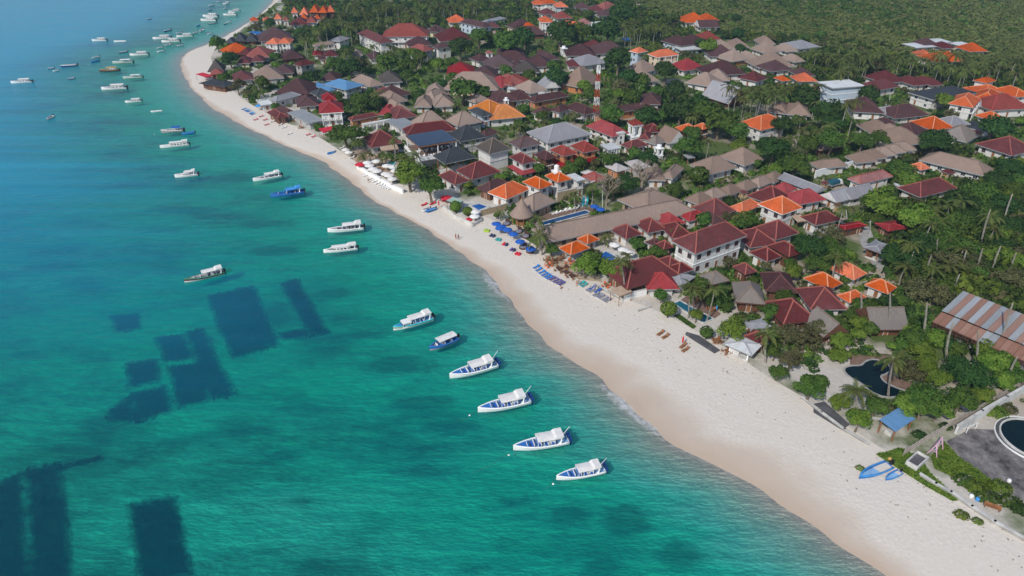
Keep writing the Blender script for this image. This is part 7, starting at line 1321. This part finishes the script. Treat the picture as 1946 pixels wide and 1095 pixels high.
def dining(px, py, top, ch, z=None, where='', n=4, r=.7):
    p = at(px, py, 1.5 if z is None else z); zz = ground_z(p.x, p.y) if z is None else z
    def put(D, key, fn, loc, rz):
        if key not in D: D[key] = fn(); o = D[key]; o.location = loc; o.rotation_euler = (0, 0, rz)
        else: o = copy_tree(D[key], loc, rz)
        for q in ('label', 'category', 'group'):
            if q in o: del o[q]
        return o
    t = put(TP, (top, r), lambda: table_proto(top, r), (p.x, p.y, zz), RNG.uniform(0, 3)); nm = {'darkwood': 'dark round', 'wood': 'brown round', 'white': 'white round'}[top]; note(t, f'{nm} cafe table', 'table', 'cafe tables', (px, py))
    a0 = RNG.uniform(0, 1.5)
    for k in range(n):
        a = a0 + 2 * math.pi * k / n; rr = r + .35; x, y = p.x + rr * math.cos(a), p.y + rr * math.sin(a); o = put(CP, ch, lambda: chair_proto(ch), (x, y, ground_z(x, y) if z is None else z), a)
        note(o, f"{ {'wood': 'brown wooden', 'white': 'white', 'orange': 'orange', 'darkwood': 'dark'}[ch]} cafe chair", 'chair', 'cafe chairs', proj((x, y, zz + .4))[:2])
for x, y, top, ch, r in [(100, 245, 'wood', 'wood', .6), (185, 300, 'wood', 'wood', .6), (120, 335, 'wood', 'orange', .5), (310, 405, 'darkwood', 'wood', .85), (430, 470, 'darkwood', 'wood', .85), (540, 535, 'darkwood', 'wood', .85), (340, 225, 'wood', 'darkwood', .6), (500, 290, 'wood', 'orange', .6), (235, 265, 'darkwood', 'wood', .6), (440, 380, 'darkwood', 'wood', .6), (1160, 715, 'wood', 'orange', .6), (1350, 860, 'wood', 'wood', .5)]: dining(*cp('T', x, y), top, ch, None, '', 4, r)
for c, x, y in [('I', 55, 975), ('I', 150, 1075), ('H', 1770, 975), ('D', 620, 600), ('D', 800, 700), ('A', 1010, 900), ('A', 1060, 950)]: dining(*cp(c, x, y), 'wood', 'wood', None, '', 4, .6)
c, yaw, w, d = TER; cs, sn = math.cos(yaw), math.sin(yaw)
for i in range(5):
    for j in range(2):
        x, y = -w * .4 + w * .8 * i / 4, -d * .5 - .4 + d * .42 * j; X, Y = c.x + x * cs - y * sn, c.y + x * sn + y * cs; px, py, _ = proj((X, Y, GZ + 4.0)); dining(px, py, 'white', 'white', GZ + 4.0, '', 3, .5)
# canoes and kayak on the sand
boat('blue_dinghy', 'D', (300, 545), (372, 528), 'blue canoe on the sand before the huge round tree', z=1.1); boat('blue_dinghy', 'F', (40, 350), (135, 318), 'blue outrigger canoe on the sand by red chairs', z=1.2); boat('dinghy', 'F', (20, 338), (70, 322), 'white canoe on the sand beside the blue outrigger canoe', z=1.2); boat('dinghy', 'A', (360, 578), (425, 562), 'white dinghy parked under the red awning at the point', z=1.3)
p = at(*cp('A', 925, 900), 1.3); b = MB(); b.tube([(-1.8, 0, .25), (-1.2, 0, .22), (0, 0, .2), (1.2, 0, .22), (1.8, 0, .3)], [.05, .32, .42, .3, .04], 8); root = empty('kayak', (p.x, p.y, ground_z(p.x, p.y) + .1), .35); b.build('hull', PM['orange'], root, True); b = MB(); b.ring((0, 0), .28, .25, .56, .64, 12); b.build('cockpit', PM['offwhite'], root); root['label'] = 'orange-red kayak on the sand by the beach cafes'; note(root, '', 'kayak', None, cp('A', 925, 900), root['label'])
p = at(*cp('L', 938, 742), GZ); root = empty('bench', (p.x, p.y, GZ), -.55); b = MB(); b.box((0, 0, .45), (2.4, .5, .08)); b.build('seat', PM['wood'], root); b = MB(); b.box((0, .25, .75), (2.4, .06, .5)); b.build('backrest', PM['wood'], root); b = MB(); b.box((0, 0, .2), (.08, .45, .4)); me = b.mesh('leg', PM['darkwood']); obj('leg', me, root, (-1, 0, 0)); obj('leg', me, root, (1, 0, 0)); root['label'] = 'weathered bench in front of the beach hedge'; note(root, '', 'bench', None, cp('L', 938, 742), root['label'])
for x, y, cl, lab in [(862, 695, 'sky', 'blue and white sack beside the beach hedge'), (830, 678, 'white', 'white sack beside the blue one at the hedge'), (1028, 598, 'white', 'white drum on the dark gravel yard'), (400, 484, 'yellow', 'yellow crate on the grass by the concrete box')]:
    p = at(*cp('L', x, y), GZ); b = MB(); b.ring((0, 0), .32, .36, 0, .35, 9); b.ring((0, 0), .36, .25, .35, .55, 9); b.ring((0, 0), .25, .04, .55, .62, 9); tag(b.build('sack' if 'sack' in lab else ('drum' if 'drum' in lab else 'crate'), PM[cl], None, loc=(p.x, p.y, GZ)), lab, lab.split()[-4] if False else ('sack' if 'sack' in lab else ('drum' if 'drum' in lab else 'crate')))
# hedges along the lower yard
hb = bushbase(99, 420, .16)
for x, y, wd, k, lab in [(800, 590, 120, 'a', 'leafy hedge clump at the upper end of the gravel yard'), (860, 620, 130, 'b', 'bright hedge clump beside the dark gravel'), (920, 672, 140, 'a', 'hedge clump behind the weathered bench'), (985, 620, 120, 'b', 'hedge clump shading the gravel by the white drum'), (1040, 700, 130, 'a', 'hedge clump below the dark round pool'), (1090, 735, 110, 'k', 'dark hedge clump at the lower picture edge'), (785, 762, 80, 'b', 'low creeper on the sand outside the wall'), (870, 795, 60, 'b', 'small creeper patch hanging over the low wall'), (960, 225, 130, 'b', 'low shrubs along the inside of the white wall'), (1030, 210, 90, 'n', 'olive shrub near the top of the white wall'), (250, 510, 50, 'b', 'thin green sprigs on the sand by the blue boats'), (560, 345, 80, 'k', 'dark shrub under the picket fence'), (700, 300, 70, 'k', 'dark shrub behind the picket fence'), (455, 432, 60, 'b', 'creeper beside the blue shelter steps')]:
    p = at(*cp('L', x, y), GZ + .5); r = wd / 2 / 2.7725 * metres(*cp('L', x, y)); V, F = hb; me = np_mesh('shrub', V * np.array([r, r * .8, min(r * .9, 1.6)]), F, LEAF[k]); tag(obj('shrub', me, None, (p.x, p.y, ground_z(p.x, p.y)), -.5), lab, 'shrub', 'shrubs round the lower yard')
# ---------------------------------------------------------------- people on the sand
def person(px, py, yaw, shirt, label, sit=False):
    p = at(px, py, 1.2); root = empty('person', (p.x, p.y, ground_z(p.x, p.y)), yaw)
    if not sit: J = [(0, 0, .95), (0, 0, 1.2), (0, 0, 1.42), (0, 0, 1.52), (.02, 0, 1.64), (0, .17, 1.4), (.05, .25, 1.12), (.16, .26, .88), (0, -.17, 1.4), (-.03, -.25, 1.12), (.05, -.28, .86), (.0, .09, .88), (.06, .10, .48), (0, .10, .06), (.13, .10, .03), (0, -.09, .88), (-.05, -.10, .48), (-.12, -.10, .06), (0, -.10, .03)]
    else: J = [(0, 0, .14), (-.04, 0, .42), (-.06, 0, .66), (-.05, 0, .76), (-.02, 0, .88), (-.05, .17, .62), (.08, .24, .38), (.25, .22, .3), (-.05, -.17, .62), (-.15, -.25, .36), (-.22, -.28, .06), (.05, .09, .14), (.38, .12, .36), (.62, .13, .06), (.75, .13, .05), (.05, -.09, .14), (.4, -.12, .34), (.66, -.13, .06), (.78, -.13, .05)]
    E = [(0, 1), (1, 2), (2, 3), (3, 4), (2, 5), (5, 6), (6, 7), (2, 8), (8, 9), (9, 10), (0, 11), (11, 12), (12, 13), (13, 14), (0, 15), (15, 16), (16, 17), (17, 18)]
    R = [.15, .13, .15, .055, .10, .06, .045, .04, .06, .045, .04, .095, .065, .045, .04, .095, .065, .045, .04]
    me = bpy.data.meshes.new('body'); me.from_pydata(J, E, []); me.materials.append(PM['skin']); o = obj('body', me, root); md = o.modifiers.new('skin', 'SKIN'); sv = me.skin_vertices[0] if me.skin_vertices else None
    if not me.skin_vertices:
        import bmesh as _b
        bm = _b.new(); bm.from_mesh(me); bm.verts.layers.skin.verify(); bm.to_mesh(me); bm.free()
    for i, v_ in enumerate(me.skin_vertices[0].data): v_.radius = (R[i], R[i]); v_.use_root = i == 0
    o.modifiers.new('sub', 'SUBSURF').levels = 1; o.modifiers['sub'].render_levels = 1
    hz = J[4]; b = MB(); b.ring((hz[0] - .02, hz[1]), .11, .115, hz[2] + .0, hz[2] + .08, 8); b.ring((hz[0] - .02, hz[1]), .115, .03, hz[2] + .08, hz[2] + .14, 8); b.build('hair', PM['hair'], root)
    h0 = J[0]; b = MB(); b.ring((h0[0], h0[1]), .17, .165, h0[2] - .14, h0[2] + .1, 10); b.build('swim_shorts', PM[shirt], root)
    root['label'] = label; note(root, '', 'person', 'people on the beach', (px, py), label)
person(866, 450, 2.4, 'redc', 'person in red swimwear walking near the waterline'); person(871, 451, 2.2, 'navy', 'person in dark swimwear walking beside another near the waterline'); person(1066, 547, .6, 'black', 'person in dark shorts sitting on sand past the grey loungers', True); person(1096, 544, 2.0, 'redc', 'person in red beside the teal loungers'); person(1100, 541, 1.2, 'sky', 'person in pale blue beside the teal loungers'); person(700, 345, 2.0, 'navy', 'person standing on the sand below the white sea wall')

# dry weed and husks washed up on the sand
rng = np.random.default_rng(12); V, F = [], []; off = 0
for i in range(420):
    y = rng.uniform(62, 260); s_, b_ = float(S_(y)), float(B_(y)); q = rng.choice([.62, .8, .95]) + rng.normal(0, .03) + .03 * math.sin(y * .2); q = min(max(q, .4), .99); x = s_ + (b_ - s_) * q; z = GZ * q ** .8 + .03; r = rng.uniform(.05, .16)
    a = rng.uniform(0, 6.28); V += [(x + r * 1.8 * math.cos(a + t) * (1 if k % 2 else .5), y + r * 1.8 * math.sin(a + t) * (1 if k % 2 else .5), z + .02 * (k % 2)) for k, t in enumerate((0, 1.57, 3.14, 4.71))]; F.append((off, off + 1, off + 2, off + 3)); off += 4
tag(obj('beach_debris', np_mesh('beach_debris', V, F, plain('dry_weed', (.26, .21, .16), .95))), kind='stuff')

# ---------------------------------------------------------------- labels: what each thing stands beside
LM = [i for i in ITEMS if i['land']]
SHORTCUT = {}
def short(lab):
    w = lab.split()
    cut = [k for k, x in enumerate(w) if k >= 3 and x in ('beside', 'behind', 'next', 'near', 'among', 'at', 'on', 'by', 'above', 'below', 'between', 'facing', 'standing', 'running', 'in', 'under', 'past', 'just', 'amid', 'directly', 'moored', 'joined,', 'over', 'along', 'with', 'before', 'for', 'seaward', 'across', 'inside', 'outside', 'round', 'above', 'beyond', 'from', 'to', 'split', 'standing', 'shaded', 'joined', 'facing', 'alone', 'roofed', 'slanting', 'deep', 'pulled', 'parked', 'left', 'hidden', 'of')]
    return ' '.join(w[:cut[0]]) if cut and sum(1 for j in LM if j['land'].startswith(' '.join(w[:cut[0]]))) == 1 else None
for i in LM:
    i['short'] = short(i['land']) or (i['land'] if len(i['land'].split()) <= 6 else None)
    if i['short'] and (len(i['short'].split()) > 6 or i['short'].split()[0] in ('second', 'inland', 'sea-side', 'third')): i['short'] = None
EXPL = {'open restaurant terrace roofed': 'solar-roofed restaurant terrace', 'tall red and white lattice': 'red and white telecom mast', 'upper tier of the double': 'double-tiered orange temple roof', 'higher of the two joined': 'joined amber roofs', 'sea-facing one of two blue': 'pair of blue-roofed houses', 'inland half of the twin orange': 'twin orange-roofed balcony villas',
        'white two-storey villa with wide': 'wide orange-roofed white villa', 'largest tan thatched pyramid': 'largest tan thatched pyramid roof', 'open hall roofed with': 'rusty striped open hall', 'inland one of two red-roofed': 'red-roofed orange balcony villas', 'nearest roof of the four': 'four orange-roofed bungalows', 'small shelter with a flat blue': 'blue-roofed beach shelter', 'grey boat with dark blue': 'dark blue canopy boat', 'orange-roofed house over a': 'orange-roofed sea-view balcony house', 'stone shrine tower with orange niche alone': 'lone orange-niche shrine tower', 'white cabin boat with a single': 'outrigger cabin boat', 'largest leafless': 'largest leafless grey tree', 'parked truck under': 'parked tarpaulin truck', 'longest thatched house': 'longest white-walled thatched house'}
BADEND = {'the', 'front', 'two', 'tied', 'farther', 'pointing', 'lying', 'filled', 'parked', 'nearest', 'closest', 'walking', 'sitting', 'roofed', 'leaning', 'out', 'foot', 'end'}
GENERIC = {'red hip roof', 'grey hip roof', 'brick-red hip roof', 'maroon pyramid roof', 'large maroon roof', 'thatched hip roof', 'white two-storey block', 'tall white block', 'grey pyramid roof', 'pale grey hip roof', 'leafless grey tree', 'grey shade roof', 'low kerb wall', 'low white wall', 'white stained wall', 'seaward front roof', 'most inland roof', 'seaward end hut', 'white house with slate hip roof', 'white framed tower', 'long white building', 'long white boat', 'slim palm', 'very broad brown roof', 'grey two-storey house', 'white walled pyramid thatch', 'small white box tower', 'dark open boat', 'longer of two orange roofs', 'shorter of two orange roofs', 'lower of the two', 'longest brown-roofed row house', 'tall pale pole', 'smaller orange-roofed block', 'sea-facing one of two blue-roofed houses'}
def art(s): return s if s.split()[0] in ('twin', 'lone') and False else 'the ' + s
def rel(a, b):
    dx, dy = a[0] - b[0], (a[1] - b[1]) * 1.8
    if abs(dx) > abs(dy): return 'inland of' if dx > 0 else 'seaward of'
    return 'behind' if dy < 0 else 'before'
ORD = ['closest', 'second closest', 'third closest', 'fourth closest', 'fifth closest', 'sixth closest', 'seventh closest', 'eighth closest', 'ninth closest', 'tenth closest', 'eleventh closest', 'twelfth closest', 'thirteenth closest', 'fourteenth closest', 'fifteenth closest', 'sixteenth closest']
for i in LM:
    if i['short'] and (i['short'].endswith(',') or i['short'].split()[-1] in BADEND or i['short'] in GENERIC): i['short'] = None
    for k, v in EXPL.items():
        if i['land'].startswith(k): i['short'] = v
NOLM = {'person', 'chair', 'table', 'sun lounger', 'umbrella', 'bean bag', 'daybed', 'tree', 'palm'}
buckets = {}
for it in ITEMS:
    o = it['o']; o['category'] = it['cat']
    if it['group']: o['group'] = it['group']
    if it['land']: o['label'] = it['land']; continue
    best = None
    for j in LM:
        if not j['short'] or j['cat'] in ('person', 'rope', 'palm', 'utility pole'): continue
        if it['cat'] == 'boat' and j['cat'] != 'boat' or it['cat'] != 'boat' and j['cat'] == 'boat': continue
        if it['cat'] in ('house', 'pavilion') and j['cat'] in NOLM: continue
        d = math.hypot(it['px'][0] - j['px'][0], (it['px'][1] - j['px'][1]) * 1.8) * (1 + .05 * max(0, len(j['short'].split()) - 5))
        if best is None or d < best[0]: best = (d, j)
    d, j = best; buckets.setdefault((it['noun'], rel(it['px'], j['px']), j['short']), []).append((d, it))
for (noun, r, sh), L in buckets.items():
    L.sort(key=lambda q: q[0]); base = f"{noun} {r} the {sh}"
    for k, (d, it) in enumerate(L):
        if len(L) == 1: lab = base
        elif k < len(ORD): lab = f"{ORD[k]} {base}"
        else: lab = f"outlying {base}"
        w = lab.split()
        if len(w) > 16: print('LONG', lab); lab = ' '.join(w[:16])
        it['o']['label'] = lab
        if len(L) > len(ORD) and k >= len(ORD): it['o']['group'] = f"{noun}s {r} the {sh}"
print('SHORTS', [i['short'] for i in LM if i['short']], len([1 for i in LM if not i['short']]))
# ---------------------------------------------------------------- air
if HAZE:
    m = bpy.data.materials.new('haze'); m.use_nodes = True; nt = m.node_tree; nt.nodes.clear(); out = nt.nodes.new('ShaderNodeOutputMaterial'); pv = nt.nodes.new('ShaderNodeVolumePrincipled')
    pv.inputs['Color'].default_value = (.50, .74, 1, 1); pv.inputs['Density'].default_value = HAZE; pv.inputs['Anisotropy'].default_value = .2; nt.links.new(pv.outputs[0], out.inputs['Volume'])
    b = MB(); b.box((0, 4500, 45), (9000, 10400, 110)); tag(b.build('haze', m), kind='stuff')
